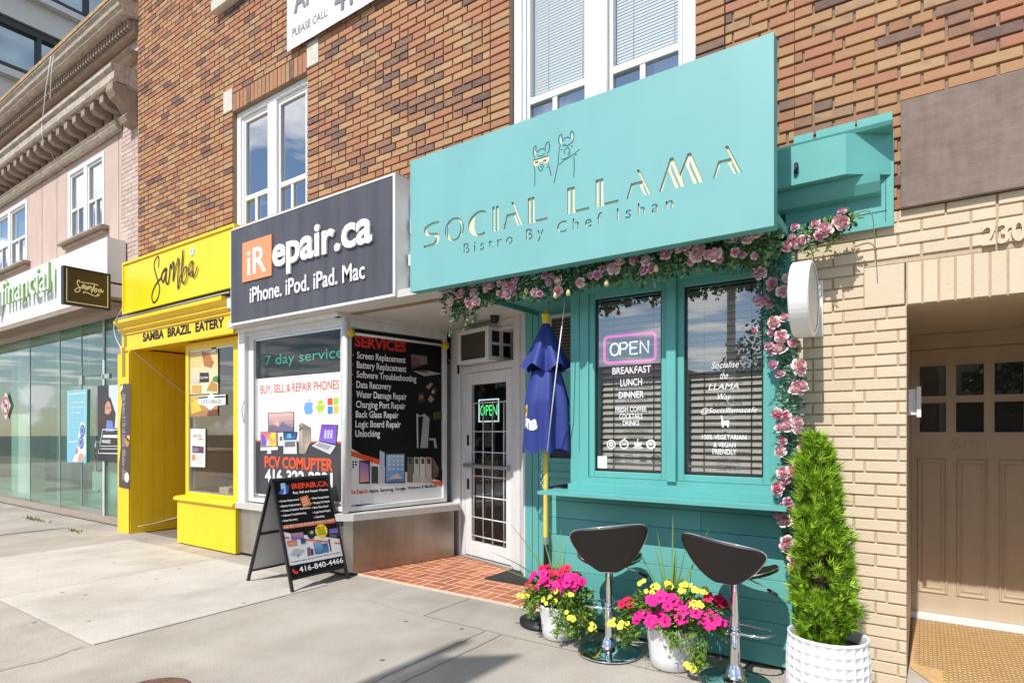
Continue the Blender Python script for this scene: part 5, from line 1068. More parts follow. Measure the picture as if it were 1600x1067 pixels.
# posters and things in the yellow display window
Pk = PY(4.018); zk_ = Zm(285, 510, 3.95); fp = MB()
grad_poly(fp, Pk, zk_.P([(45, 105), (218, 95), (220, 410), (45, 420)]), 0, (.75, .48, .12), (.80, .70, .55), 6)
fp.pxpoly(Pk, zk_.P([(45, 135), (180, 128), (180, 105), (45, 118)]), .002, ink(.06, .045, .04))
for i, t_ in enumerate(("the", "authentic", "taste of", "Brazil")): fp.pxtext(Pk, t_, zk_(55, 178 + i * 24), zk_((82, 140, 118, 105)[i], 158 + i * 24), .003, ink(.85, .70, .10), bold=.02)
fp.pxpoly(Pk, zk_.P([(135, 245), (180, 255), (195, 220), (165, 165), (120, 155)]), .003, ink(.42, .16, .05)); fp.pxpoly(Pk, zk_.P([(108, 345), (165, 342), (163, 285), (108, 285)]), .004, ink(.025, .022, .02)); fp.pxtext(Pk, "Samba", zk_(113, 325), zk_(160, 302), .005, ink(.8, .78, .7))
fp.pxpoly(Pk, zk_.P([(50, 345), (105, 350), (108, 322), (55, 318)]), .003, ink(.70, .50, .40)); fp.pxpoly(Pk, zk_.P([(55, 410), (118, 412), (118, 362), (60, 362)]), .003, ink(.60, .36, .10)); fp.pxpoly(Pk, zk_.P([(150, 395), (215, 400), (215, 355), (180, 335)]), .004, ink(.50, .26, .05)); fp.pxpoly(Pk, zk_.P([(185, 335), (220, 345), (218, 305), (195, 310)]), .005, ink(.06, .25, .05)); fp.pxpoly(Pk, zk_.P([(182, 165), (210, 163), (210, 102), (182, 103)]), .005, ink(.75, .75, .72))
one("food_poster", "upper food poster with golden fried snacks in the yellow shop window", "poster", fp)
fp = MB(); grad_poly(fp, Pk, zk_.P([(45, 428), (215, 418), (217, 550), (45, 560)]), 0, (.62, .45, .10), (.35, .16, .08), 4)
fp.pxpoly(Pk, zk_.P([(55, 540), (120, 520), (90, 450), (55, 470)]), .002, ink(.75, .50, .05)); fp.pxpoly(Pk, zk_.P([(150, 552), (215, 550), (215, 510), (165, 515)]), .002, ink(.16, .06, .03)); fp.pxpoly(Pk, zk_.P([(98, 480), (140, 488), (175, 518), (205, 490), (268, 482), (268, 418), (200, 425), (180, 408), (160, 428), (98, 432)]), .004, ink(.80, .79, .76)); fp.pxtext(Pk, "LITTLE BRAZIL", zk_(120, 478), zk_(245, 448), .006, ink(.15, .14, .13)); fp.pxpoly(Pk, zk_.P([(100, 445), (160, 440), (160, 432), (100, 436)]), .006, M['ink']); fp.pxpoly(Pk, zk_.P([(200, 440), (266, 436), (266, 427), (200, 431)]), .006, M['ink'])
one("food_poster", "lower food poster with a white LITTLE BRAZIL label in the yellow shop window", "poster", fp)
fp = MB(); fp.pxpoly(Pk, zk_.P([(50, 865), (140, 868), (142, 632), (50, 630)]), 0, ink(.72, .70, .68)); fp.pxtext(Pk, "BRAZIL", zk_(68, 682), zk_(122, 665), .002, ink(.35, .3, .3)); fp.pxtext(Pk, "menu", zk_(98, 700), zk_(128, 690), .002, ink(.6, .12, .1)); fp.pxpoly(Pk, zk_.P([(62, 778), (132, 782), (132, 742), (62, 735)]), .002, ink(.10, .05, .12)); fp.pxtext(Pk, "LUNCH", zk_(66, 770), zk_(100, 750), .004, ink(.7, .5, .5)); fp.pxpoly(Pk, zk_.P([(60, 825), (80, 825), (80, 790), (60, 790)]), .002, ink(.6, .25, .12))
for i in range(4): fp.pxpoly(Pk, zk_.P([(85, 800 + i * 15), (130, 801 + i * 15), (130, 797 + i * 15), (85, 796 + i * 15)]), .002, ink(.5, .48, .47))
one("notice", "white paper notice taped low in the yellow shop window", "notice", fp)
fr_ = MB(); Pr = Plane((0, 4.16, 0), (1, 0, 0), (0, .12, 1)); c0 = (-7.07, 0); fr_.ring(Pr, c0[0], c0[0] + .22, .635, .93, .014, -.01, .006, M['ink']); fr_.prect(Pr, c0[0] + .012, c0[0] + .208, .647, .918, .0, ink(.50, .66, .70)); fr_.stroke(Pr, [(c0[0] + .05, .70), (c0[0] + .1, .86), (c0[0] + .13, .74), (c0[0] + .17, .85)], .03, .002, ink(.75, .8, .8))
one("picture_frame", "framed pale blue picture leaning on the shop window shelf", "picture frame", fr_)
bk = thing("snack_basket", "small wooden basket of wrapped snacks on the shop window shelf", "basket", (-7.25, 4.2, .63))
b = MB(); b.box(-7.42, -7.20, 4.14, 4.30, .632, .74, ink(.62, .47, .28)); b.build("box", bk)
b = MB(); rn = random.Random(3)
for i in range(14):
    c_ = Vector((rn.uniform(-7.24, -7.08), rn.uniform(4.14, 4.28), .66 + .1 * rn.random())); b.mesh([c_ + Vector((rn.uniform(-.04, .04), rn.uniform(-.04, .04), rn.uniform(-.03, .04))) for _ in range(4)], [(0, 1, 2), (0, 2, 3), (0, 3, 1)], ink(.40, .24, .10))
b.build("snacks", bk)
b = MB(); b.lathe((-7.52, 4.3, .63), [(.05, 0), (.015, .02), (.015, .16), (.13, .19), (.14, .21), (.06, .22)], M['ink'], 18); one("cake_stand", "dark cake stand on the shop window shelf", "stand", b)
# ================================================================ A-FRAME BOARD
af = thing("sandwich_board", "black framed folding pavement board headed iREPAIR.CA with a phone number", "sandwich board", (-5.02, 3.6, 0))
TOPX, TOPZ = -5.0, 1.008
def board(x0, y0, y1, name, printed):
    up = Vector((TOPX + (.012 if printed else -.012) - x0, 0, TOPZ)); h = up.length
    r = Vector((0, 1, 0)) if printed else Vector((0, -1, 0))
    P = Plane((x0, 0, 0), r, up); xa, xb = (y0, y1) if printed else (-y1, -y0)
    f = MB(); wb = .026
    f.pbox(P, xa, xa + wb, 0, h, -.012, .012, M['black'], .003); f.pbox(P, xb - wb, xb, 0, h, -.012, .012, M['black'], .003)
    f.pbox(P, xa + wb, xb - wb, h - wb, h, -.011, .011, M['black'], .003); f.pbox(P, xa + wb, xb - wb, .105, .125, -.011, .009, M['black'])
    if not printed: f.pbox(P, xa + wb, xb - wb, .50, .522, -.016, .010, M['black'])
    f.build("frame", af)
    return P, xa + wb, xb - wb, h
P, xa, xb, h = board(-5.395, 3.285, 3.925, "frame", False)
s = MB(); s.pbox(P, xa, xb, .125, h - .03, -.006, .004, mat("grey_board_back", (.50, .50, .50), .6)); s.build("back_panel", af)
P, xa, xb, h = board(-4.672, 3.275, 3.925, "frame", True)
s = MB(); d = .006; s.pbox(P, xa, xb, .125, h - .026, -.006, d, M['posterblack']); e = d + .0012
a = Zm(420, 740, 9.7); c2 = Zm(420, 820, 9.7)
wt = M['paper']
s.pxtext(P, "iREPAIR.CA", a(345, 238), a(880, 112), e, ink(.80, .06, .02), bold=.04, top=a(345, 150)); s.pxtext(P, "Buy, Sell and Repair Phones", a(365, 318), a(890, 246), e, wt, bold=.03, top=a(365, 270))
for t_, bl_, tr_ in (("Screen Replacement", (175, 442), (455, 395)), ("Battery Replacement", (190, 518), (475, 465)), ("Camera & Speaker Replacement", (205, 588), (630, 520)), ("Software Troubleshooting", (215, 660), (562, 605)), ("Data Recovery", (225, 738), (430, 692)),
                     ("Water Damage Repair", (650, 398), (910, 350)), ("Charging Port Repair", (668, 468), (918, 422)), ("Back Glass Repair", (678, 538), (903, 492)), ("Logic Board Repair", (690, 610), (928, 560)), ("Unlocking", (705, 682), (835, 640))):
    s.pxtext(P, t_, a(*bl_), a(*tr_), e, wt, bold=.03, top=a(bl_[0], bl_[1] - 40)); q = P.px(*a(bl_[0] - 22, bl_[1] - 14)); s.prect(P, q[0] - .004, q[0] + .004, q[1], q[1] + .008, e, wt)
# plain blue phone shape, orange tilted badge, banner, yellow burst
s.pxpoly(P, a.P([(185, 320), (255, 305), (240, 140), (170, 150)]), e, ink(.45, .55, .70)); s.pxpoly(P, a.P([(205, 310), (290, 300), (300, 180), (245, 170)]), e - .0004, ink(.03, .12, .45)); s.pxpoly(P, a.P([(140, 300), (205, 320), (225, 230), (180, 240)]), e + .001, ink(.05, .12, .60))
s.pxpoly(P, a.P([(515, 515), (640, 470), (580, 325), (460, 362)]), e + .001, ink(.75, .20, .05))
for i in range(3): s.pxpoly(P, a.P([(492 + i * 14, 405 + i * 38), (572 + i * 14, 378 + i * 38), (566 + i * 14, 362 + i * 38), (486 + i * 14, 388 + i * 38)]), e + .002, ink(.75, .55, .42))
s.pxpoly(P, a.P([(195, 845), (1000, 742), (1000, 685), (195, 785)]), e, ink(.62, .13, .05)); s.pxtext(P, "WE FIX YOUR PHONE WHILE U WAIT", a(220, 835), a(985, 700), e + .001, ink(.80, .55, .45), bold=.03, top=a(220, 790))
wp = ink(.70, .69, .70)
s.pxpoly(P, c2.P([(295, 622), (1142, 462), (1090, 215), (850, 180), (700, 165), (520, 150), (300, 125), (205, 105)]), e, wp)
for pts in ([(215, 170), (220, 205), (305, 215), (300, 182)], [(560, 210), (565, 240), (900, 268), (890, 240)], [(985, 262), (990, 285), (1100, 295), (1095, 268)]): s.pxpoly(P, c2.P(pts), e + .001, ink(.70, .14, .06))
screen(s, P, c2, (320, 128), (515, 108), (525, 205), (335, 225), e + .0015, (.45, .25, .30), (.20, .12, .35)); screen(s, P, c2, (270, 240), (410, 228), (420, 300), (280, 325), e + .0025, (.60, .10, .25), (.70, .35, .05)); screen(s, P, c2, (470, 215), (555, 205), (550, 275), (480, 290), e + .0025, (.02, .05, .14), (.05, .12, .3))
pts = []
yc = P.px(*c2(788, 90)); y2 = P.px(*c2(880, 90)); rr_ = (Vector(y2) - Vector(yc)).length
for i in range(28): t = 2 * math.pi * i / 28; q = rr_ * (1.08 if i % 2 else .93); pts.append((yc[0] + q * math.cos(t), yc[1] + q * .92 * math.sin(t)))
s.ppoly(P, pts, e + .002, ink(.85, .66, .02)); 
for i, t_ in enumerate(("BUY", "USED", "PHONES")): s.text(P, t_, yc[0] - rr_ * .62, yc[0] + rr_ * .62, yc[1] + rr_ * (.28 - .42 * i), yc[1] + rr_ * (.60 - .42 * i), e + .003, ink(.12, .09, .02), bold=.02)
q = P.px(*c2(632, 145)); circ(s, P, q[0], q[1], .0, rr_ * .62, e + .0018, ink(.02, .02, .02), 14); s.pxpoly(P, c2.P([(610, 130), (660, 140), (670, 95), (630, 90)]), e + .0028, ink(.50, .42, .46))
screen(s, P, c2, (900, 60), (1040, 45), (1040, 125), (905, 130), e + .002, (.14, .10, .42), (.20, .14, .5)); s.pxpoly(P, c2.P([(1010, 195), (1035, 150), (900, 140), (930, 180)]), e + .0015, ink(.12, .12, .13))
s.pxpoly(P, c2.P([(310, 460), (440, 490), (540, 395), (520, 370), (375, 355)]), e + .001, ink(.42, .43, .46)); s.pxpoly(P, c2.P([(425, 470), (450, 465), (460, 445), (435, 450)]), e + .002, ink(.05, .05, .06))
for q4, c_ in (([(570, 345), (620, 335), (625, 465), (580, 475)], (.20, .08, .18)), ([(625, 365), (665, 360), (670, 455), (632, 462)], (.05, .04, .07)), ([(890, 215), (912, 212), (945, 400), (925, 400)], (.02, .02, .02))): s.pxpoly(P, c2.P(q4[::-1]), e + .0015, ink(*c_))
screen(s, P, c2, (665, 270), (785, 250), (810, 430), (695, 445), e + .0015, (.20, .38, .60), (.04, .15, .40)); screen(s, P, c2, (800, 285), (880, 275), (905, 405), (812, 420), e + .0025, (.03, .10, .28), (.05, .2, .5))
s.pxtext(P, "We Deal In Apple, Samsung, Google, Windows & MacBook", c2(330, 585), c2(1085, 432), e + .001, ink(.06, .05, .05), bold=.02, top=c2(330, 555))
s.pxtext(P, "416-840-4466", c2(462, 718), c2(1115, 515), e, wt, bold=.012, top=c2(462, 630))
s.pxstroke(P, c2.P([(360, 668), (370, 700), (400, 722), (435, 715)]), .022, e, ink(.70, .05, .03), smooth=3)
s.build("front_panel", af)

# ================================================================ BAR STOOLS
def grid_shell(mb, rows, half, f, off, m, nc=14):
    """surface f(v, x) over rows v with half widths; two skins and a rounded edge"""
    n = len(rows); A = []; Bk = []
    for v, hw in zip(rows, half):
        for j in range(nc + 1):
            x = hw * math.sin((j / nc - .5) * math.pi); A.append(Vector(f(v, x)))
    N_ = []
    for i in range(n):
        for j in range(nc + 1):
            a0 = A[max(0, i - 1) * (nc + 1) + j]; a1 = A[min(n - 1, i + 1) * (nc + 1) + j]; b0 = A[i * (nc + 1) + max(0, j - 1)]; b1 = A[i * (nc + 1) + min(nc, j + 1)]
            q = (a1 - a0).cross(b1 - b0); N_.append(q.normalized() if q.length > 1e-9 else Vector((0, 1, 0)))
    edge = lambda i, j: min(1.0, min(i, n - 1 - i, j, nc - j) / 1.6 + .25)
    F_ = [A[i * (nc + 1) + j] + N_[i * (nc + 1) + j] * off * edge(i, j) for i in range(n) for j in range(nc + 1)]
    G_ = [A[i * (nc + 1) + j] - N_[i * (nc + 1) + j] * off * edge(i, j) for i in range(n) for j in range(nc + 1)]
    k = n * (nc + 1); fs = []
    for i in range(n - 1):
        for j in range(nc):
            p = i * (nc + 1) + j; fs.append((p, p + 1, p + nc + 2, p + nc + 1)); fs.append((k + p + nc + 1, k + p + nc + 2, k + p + 1, k + p))
    bd = [j for j in range(nc + 1)] + [i * (nc + 1) + nc for i in range(1, n)] + [(n - 1) * (nc + 1) + j for j in range(nc - 1, -1, -1)] + [i * (nc + 1) for i in range(n - 2, 0, -1)]
    for q in range(len(bd)): a_, b_ = bd[q], bd[(q + 1) % len(bd)]; fs.append((a_, k + a_, k + b_, b_))
    mb.mesh(F_ + G_, fs, m, True)
    return [A[i] for i in bd]
def stool(cx, cy, rot, hz, label, skew, bh=.30):
    root = thing("bar_stool", label, "bar stool", (cx, cy, .006), "chrome bar stools at the counter ledge"); root.rotation_euler = (0, 0, rot)
    def bl(mb, name, par=root):
        me = bpy.data.meshes.new(name); me.from_pydata([Vector(v) for v in mb.v], [], mb.f)
        for m in mb.mats: me.materials.append(m)
        me.polygons.foreach_set("material_index", mb.m); me.polygons.foreach_set("use_smooth", mb.sm); me.update()
        o = bpy.data.objects.new(name, me); COL.objects.link(o); o.parent = par; return o
    b = MB(); b.lathe((0, 0, 0), [(.20, 0), (.207, .004), (.200, .010), (.16, .016), (.10, .023), (.066, .036), (.052, .055), (.046, .085), (.038, .098), (.034, .105)], M['chrome'], 56); bl(b, "base")
    b = MB(); b.lathe((0, 0, 0), [(.030, .10), (.030, .31), (.0335, .312), (.0335, .322), (.030, .324)], M['chrome'], 28); b.lathe((0, 0, 0), [(.0255, .324), (.0255, hz - .03), (.06, hz - .02), (.075, hz - .01), (.075, hz - .004)], M['chrome'], 28); bl(b, "column")
    b = MB(); pts = [(-.03, 0, .285), (-.13, .02, .285), (-.175, .08, .285), (-.165, .15, .28), (-.10, .195, .278), (0, .21, .277), (.10, .195, .278), (.165, .15, .28), (.175, .08, .285), (.13, .02, .285), (.03, 0, .285)]
    b.tube(catmull([Vector(p) for p in pts], 5), .0085, M['chrome'], 10); b.lathe((0, 0, 0), [(.031, .27), (.036, .272), (.036, .298), (.031, .30)], M['chrome'], 24); bl(b, "footrest")
    rows = [0, .02, .06, .13, .22, .33, .45, .57, .68, .78, .86, .92, .96, .985, 1.0]
    half = [.028, .050, .076, .106, .136, .164, .188, .207, .221, .228, .226, .216, .196, .160, .100]
    fb = lambda v, x: (x * 1.05, -.135 - .10 * v + .95 * x * x * (.4 + .6 * v), hz - .03 + bh * v + .012 * math.sin(3 * v) + skew * x * v)
    b = MB(); ed = grid_shell(b, rows, half, fb, .017, M['leather']); bo = bl(b, "backrest")
    b = MB(); b.tube(ed, .0052, M['chrome'], 6, closed=True); bl(b, "piping", bo)
    rows = [0, .03, .09, .18, .30, .44, .58, .70, .80, .88, .94, .98, 1.0]; half = [.05, .09, .13, .165, .192, .207, .212, .206, .192, .17, .14, .10, .06]
    fsn = lambda v, x: (x, -.15 + .37 * v, hz + .012 - .02 * math.sin(v * 3.1) + 1.25 * x * x - .02 * max(0, v - .8) / .2)
    b = MB(); ed = grid_shell(b, rows, half, fsn, .018, M['leather']); so_ = bl(b, "seat")
    b = MB(); b.tube(ed, .0052, M['chrome'], 6, closed=True); bl(b, "piping", so_)
    b = MB(); b.tube([(.06, .0, hz - .015), (.13, -.01, hz - .03), (.20, -.02, hz - .055)], .005, M['chrome'], 8); b.tube([(.19, -.019, hz - .052), (.205, -.021, hz - .058), (.245, -.026, hz - .074)], [.006, .0105, .0095], M['ink'], 10); bl(b, "lever")
    return root
stool(-1.695, 3.572, R(24), .585, "bar stool between the two flower pots, its dark back turned slightly left", .13)
stool(-.895, 3.555, R(-8), .625, "bar stool beside the cedar, its seat wing and lever showing at right", -.12, .25)

# ================================================================ PLANTS
def leaf_quad(mb, c, d, n, L_, W_, m):
    s_ = d.cross(n); s_ = s_.normalized() if s_.length > 1e-6 else d.orthogonal()
    mb.mesh([c, c + d * L_ * .5 + s_ * W_ * .5 + n * L_ * .06, c + d * L_, c + d * L_ * .5 - s_ * W_ * .5 + n * L_ * .06], [(0, 1, 2), (0, 2, 3)], m)
def rv(rn): return Vector((rn.gauss(0, 1), rn.gauss(0, 1), rn.gauss(0, 1))).normalized()
M['petleaf'] = island_mat("petunia_leaf", [(0, (.04, .10, .014)), (.5, (.11, .22, .025)), (1, (.24, .37, .04))], .55, 0, streak=.1)
M['pink'] = island_mat("petunia_petal", [(0, (.55, .004, .10)), (.5, (.72, .008, .20)), (1, (.78, .02, .33))], .6, 0, streak=.35, nscale=40)
M['redpet'] = island_mat("red_petunia_petal", [(0, (.50, .004, .03)), (1, (.68, .010, .09))], .6, 0, streak=.35, nscale=40)
M['lemon'] = island_mat("lemon_petal", [(0, (.72, .62, .03)), (1, (.85, .78, .12))], .6, 0, streak=.35, nscale=40)
M['throat'] = mat("flower_throat", (.35, .01, .10), .7); M['lemonthroat'] = mat("lemon_throat", (.55, .38, .01), .7)
def flower_mesh(name, r, pm, tm, lobes=5, cup=.28):
    b = MB(); n = lobes * 6; vs = [(0, 0, -r * .35)]; rings = [(.16, -.10), (.55, cup * .55), (.86, cup), (1.0, cup * .75)]
    for q, h in rings:
        for i in range(n):
            t = 2 * math.pi * i / n; k = 1 - .16 * (q ** 3) * abs(math.cos(lobes * t / 2)) ** 3; wv = .05 * math.sin(lobes * t * 2) * q * q
            vs.append((r * q * k * math.cos(t), r * q * k * math.sin(t), r * (h * .6 + wv)))
    b.mesh(vs, [(0, 1 + i, 1 + (i + 1) % n) for i in range(n)], tm, True)
    b2 = [(1 + k * n + i, 1 + k * n + (i + 1) % n, 1 + (k + 1) * n + (i + 1) % n, 1 + (k + 1) * n + i) for k in range(3) for i in range(n)]
    k0 = b.mi(pm)
    for f in b2: b.f.append(f); b.m.append(k0); b.sm.append(True)
    me = bpy.data.meshes.new(name); me.from_pydata(b.v, [], b.f)
    for m in b.mats: me.materials.append(m)
    me.polygons.foreach_set("material_index", b.m); me.polygons.foreach_set("use_smooth", b.sm); me.update()
    return me
FL = {'pink_flower': [flower_mesh("pink_flower", r, M['pink'], M['throat']) for r in (.040, .035)], 'red_flower': [flower_mesh("red_flower", .031, M['redpet'], M['throat'])], 'yellow_flower': [flower_mesh("yellow_flower", r, M['lemon'], M['lemonthroat'], 5, .5) for r in (.021, .018)]}
def orient(o, pos, nrm, rn, sc=1.0):
    z = Vector(nrm).normalized(); q = z.to_track_quat('Z', 'Y'); o.rotation_euler = (q.to_matrix() @ Matrix.Rotation(rn.uniform(0, 6.28), 3, 'Z')).to_euler(); o.location = pos; o.scale = (sc, sc, sc)
M['whitepot'] = mat("white_ceramic", (.76, .76, .76), .4, var=.05, scale=14, bump=.8, bscale=26, stretch=(1, 1, .22))
M['soil'] = mat("potting_soil", (.035, .022, .014), .95, bump=.6, bscale=60)
M['spike'] = island_mat("spike_leaf", [(0, (.10, .20, .04)), (1, (.22, .33, .07))], .5, 0)
def flower_pot(cx, cy, R_, Hh, label, seed, blobs, trail, spikes):
    rn = random.Random(seed); root = thing("flower_pot", label, "flower pot", (cx, cy, .006), "white pots of petunias")
    b = MB(); n = 40; prof = [(.76, 0), (.80, .02), (.84, .25), (.90, .55), (.96, .85), (1.0, .93), (1.01, 1.0), (.95, 1.0), (.92, .9)]
    vs = []
    for r, hh in prof:
        for i in range(n):
            t = 2 * math.pi * i / n; k = 1 + .010 * math.sin(i * 2.7 + hh * 3) + .008 * math.sin(i * 5.3 - hh * 7); vs.append((cx + R_ * r * k * math.cos(t), cy + R_ * r * k * math.sin(t), .006 + Hh * hh))
    b.mesh(vs, [(j * n + i, j * n + (i + 1) % n, (j + 1) * n + (i + 1) % n, (j + 1) * n + i) for j in range(len(prof) - 1) for i in range(n)], M['whitepot'], True); b.face([vs[i] for i in range(n - 1, -1, -1)], M['whitepot']); b.build("pot", root)
    b = MB(); b.lathe((cx, cy, Hh * .9), [(R_ * .92, 0), (0, .02)], M['soil'], 24, cap=False); b.build("soil", root)
    lf = MB(); stm = MB()
    top = Vector((cx, cy, Hh + .03))
    fl = []
    for (bx, by, bz, br, nl) in blobs:
        c = Vector((cx + bx, cy + by, bz))
        for i in range(nl):
            d = rv(rn); d.z = abs(d.z) * .9 - .12; p = c + Vector((d.x * br, d.y * br, d.z * br * .62)) * (rn.random() ** .4)
            o = (p - c); o = o.normalized() if o.length > 1e-5 else d
            leaf_quad(lf, p, (o + rv(rn) * .7).normalized(), (Vector((0, 0, 1)) * .7 + rv(rn) * .6).normalized(), rn.uniform(.022, .040), rn.uniform(.012, .020), M['petleaf'])
        for i in range(6):
            d = rv(rn); stm.tube([top, (top + c) / 2 + Vector((0, 0, .03)), c + Vector((d.x, d.y, abs(d.z))) * br * .6], .0025, M['spike'], 4)
    for (bx, by, bz, br, nl, drop) in trail:                         # trailing stems over the rim
        for s in range(nl):
            a_ = math.atan2(by, bx) + rn.gauss(0, .5); p = Vector((cx + R_ * math.cos(a_), cy + R_ * math.sin(a_), Hh + .03)); e_ = Vector((cx + bx, cy + by, bz)) + rv(rn) * br
            pts = catmull([p - Vector((math.cos(a_), math.sin(a_), 0)) * .06, p + Vector((0, 0, .02)), (p + e_) / 2 + Vector((math.cos(a_) * .04, math.sin(a_) * .04, .01)), e_], 5); stm.tube(pts, .002, M['spike'], 4)
            for q in pts[3:]:
                for _ in range(4): leaf_quad(lf, q + rv(rn) * .018, (Vector((0, 0, -.4)) + rv(rn)).normalized(), (Vector((math.cos(a_), math.sin(a_), .6)) + rv(rn) * .6).normalized(), rn.uniform(.016, .032), rn.uniform(.009, .015), M['petleaf'])
    lf.build("leaves", root); stm.build("stems", root)
    sp_ = MB()
    for (ax, ay, L_, bend) in spikes:
        d = Vector((ax, ay, 1)).normalized(); side = d.cross(Vector((0, 1, .1))).normalized(); n_ = 9; L2 = []; R2 = []
        for i in range(n_ + 1):
            t = i / n_; p = top + d * L_ * t + Vector((ax, ay, -.6)) * bend * L_ * t * t * 1.2; wv = .0085 * (1 - t) ** .7 * (1 if t > .08 else .7) + .0006
            L2.append(p - side * wv); R2.append(p + side * wv)
        sp_.mesh(L2 + R2, [(i, n_ + 1 + i, n_ + 2 + i, i + 1) for i in range(n_)], M['spike'], True)
    sp_.build("spike_leaves", root)
    return root, rn
def add_flowers(root, rn, kind, spots, jitter, nper, up=.6, face=-.9):
    for (x, y, z, r) in spots:
        for i in range(nper):
            d = rv(rn); o = bpy.data.objects.new(kind, rn.choice(FL[kind])); COL.objects.link(o); o.parent = root
            p = Vector((x + d.x * r, y + d.y * r * .7, z + abs(d.z) * r * .75 - .1 * r)) - root.location
            orient(o, p, Vector((d.x * .6, face + d.y * .4, up + abs(d.z) * .4)) + rv(rn) * .25, rn, rn.uniform(.85, 1.12))
p1x, p1y = -2.115, 3.655
r1, rn1 = flower_pot(p1x, p1y, .150, .235, "white flower pot of pink and yellow petunias in front of the umbrella pole", 3,
    [(-.06, -.03, .34, .17, 420), (.10, -.04, .32, .16, 420), (-.17, -.02, .26, .10, 200), (.20, -.05, .22, .12, 260), (.02, .04, .40, .14, 220)],
    [(-.24, -.05, .17, .05, 9, 0), (.20, -.13, .13, .06, 14, 0), (.27, -.06, .12, .05, 9, 0), (.08, -.19, .12, .03, 5, 0), (-.12, -.17, .20, .04, 5, 0)],
    [(-.55, -.1, .66, .14), (-.30, .0, .58, .05), (-.12, -.05, .52, .03), (.02, .0, .50, .02), (.14, -.05, .42, .1), (-.9, -.15, .55, .30), (-.2, .1, .46, .06), (-1.3, -.3, .50, .25), (-.06, .06, .40, .02)])
add_flowers(r1, rn1, 'pink_flower', [(p1x - .10, p1y - .08, .395, .085), (p1x + .11, p1y - .08, .425, .07), (p1x + .17, p1y - .06, .40, .05), (p1x - .02, p1y - .12, .37, .08)], 0, 10)
add_flowers(r1, rn1, 'red_flower', [(p1x - .22, p1y - .05, .33, .05), (p1x - .10, p1y - .02, .45, .06), (p1x + .06, p1y - .03, .47, .05)], 0, 5)
add_flowers(r1, rn1, 'yellow_flower', [(p1x + .12, p1y - .15, .34, .07), (p1x + .02, p1y - .17, .29, .05), (p1x + .19, p1y - .15, .20, .08), (p1x + .26, p1y - .10, .14, .06), (p1x - .27, p1y - .06, .24, .05)], 0, 6, .5, -1)
p2x, p2y = -1.285, 3.60
r2, rn2 = flower_pot(p2x, p2y, .160, .255, "white flower pot of magenta and lemon petunias between the two bar stools", 8,
    [(-.10, -.03, .38, .16, 420), (.10, -.04, .37, .17, 420), (-.22, -.04, .30, .11, 260), (.22, -.02, .38, .13, 240), (.02, .05, .44, .14, 200)],
    [(-.27, -.10, .14, .06, 16, 0), (-.30, -.05, .22, .05, 9, 0), (.20, -.14, .10, .04, 7, 0), (.10, -.19, .20, .04, 5, 0), (.30, -.05, .28, .04, 5, 0)],
    [(-.42, -.05, .50, .10), (-.16, .0, .56, .04), (.02, -.02, .66, .02), (.36, -.05, .66, .06), (.18, .0, .50, .05), (.07, .05, .42, .03), (-.24, .05, .46, .06), (.02, .1, .44, .02)])
add_flowers(r2, rn2, 'pink_flower', [(p2x - .02, p2y - .13, .40, .10), (p2x + .13, p2y - .12, .36, .10), (p2x - .10, p2y - .16, .30, .06), (p2x + .27, p2y - .08, .33, .07), (p2x + .05, p2y - .15, .33, .09)], 0, 10)
add_flowers(r2, rn2, 'red_flower', [(p2x + .27, p2y - .05, .44, .06), (p2x - .27, p2y - .08, .36, .04)], 0, 5)
add_flowers(r2, rn2, 'yellow_flower', [(p2x - .14, p2y - .07, .47, .08), (p2x + .05, p2y - .06, .50, .07), (p2x + .17, p2y - .05, .49, .07), (p2x + .19, p2y - .10, .41, .05), (p2x - .29, p2y - .13, .22, .07), (p2x + .16, p2y - .17, .08, .03)], 0, 8, .5, -1)

# cedar in a faceted white pot
cx, cy, RP, HP = -.425, 3.60, .205, .345
cp = thing("cedar_pot", "tall green cedar in a white diamond patterned pot by the tan wall", "potted tree", (cx, cy, .006))
b = MB(); nA, nR = 24, 7; vs = []; M['facetpot'] = mat("white_faceted_ceramic", (.78, .78, .78), .35)
prof = lambda t: RP * (.93 + .07 * math.sin(math.pi * min(1, t * .8 + .1)))
for j in range(nR + 1):
    for i in range(nA): t = 2 * math.pi * i / nA; r = prof(j / nR); vs.append((cx + r * math.cos(t), cy + r * math.sin(t), .006 + HP * j / nR))
fs = []
for j in range(nR):
    for i in range(nA):
        a_, b_, c_, d_ = j * nA + i, j * nA + (i + 1) % nA, (j + 1) * nA + (i + 1) % nA, (j + 1) * nA + i
        m_ = (Vector(vs[a_]) + Vector(vs[b_]) + Vector(vs[c_]) + Vector(vs[d_])) / 4; o_ = Vector((m_.x - cx, m_.y - cy, 0)).normalized(); vs.append(tuple(m_ - o_ * .011)); k = len(vs) - 1
        e_ = []
        for p_, q_ in ((a_, b_), (b_, c_), (c_, d_), (d_, a_)): fs.append((p_, q_, k))
b.mesh(vs, fs, M['facetpot']); b.lathe((cx, cy, .006 + HP), [(RP * .955, 0), (RP * .965, .012), (RP * .93, .016), (RP * .88, .008), (RP * .87, -.05)], M['facetpot'], 40, cap=False)
b.lathe((cx, cy, .006 + HP - .05), [(RP * .88, 0), (0, .01)], M['soil'], 24, cap=False); b.build("pot", cp)
M['cedar'] = island_mat("cedar_spray", [(0, (.045, .11, .010)), (.25, (.13, .28, .014)), (.6, (.27, .48, .022)), (1, (.47, .66, .045))], .6, 0, streak=.12)
b = MB(); rn = random.Random(12); z0, z1 = .30, 1.41
def axis(t): return Vector((cx - .02 - .045 * t * t, cy + .01, z0 + (z1 - z0) * t))
def rad(t): return .150 * (min(1, .72 + 1.2 * t) if t < .25 else 1) * (1 - max(0, t - .25) / .75 * .55) * (1 if t < .9 else max(.12, (1 - t) / .1)) 
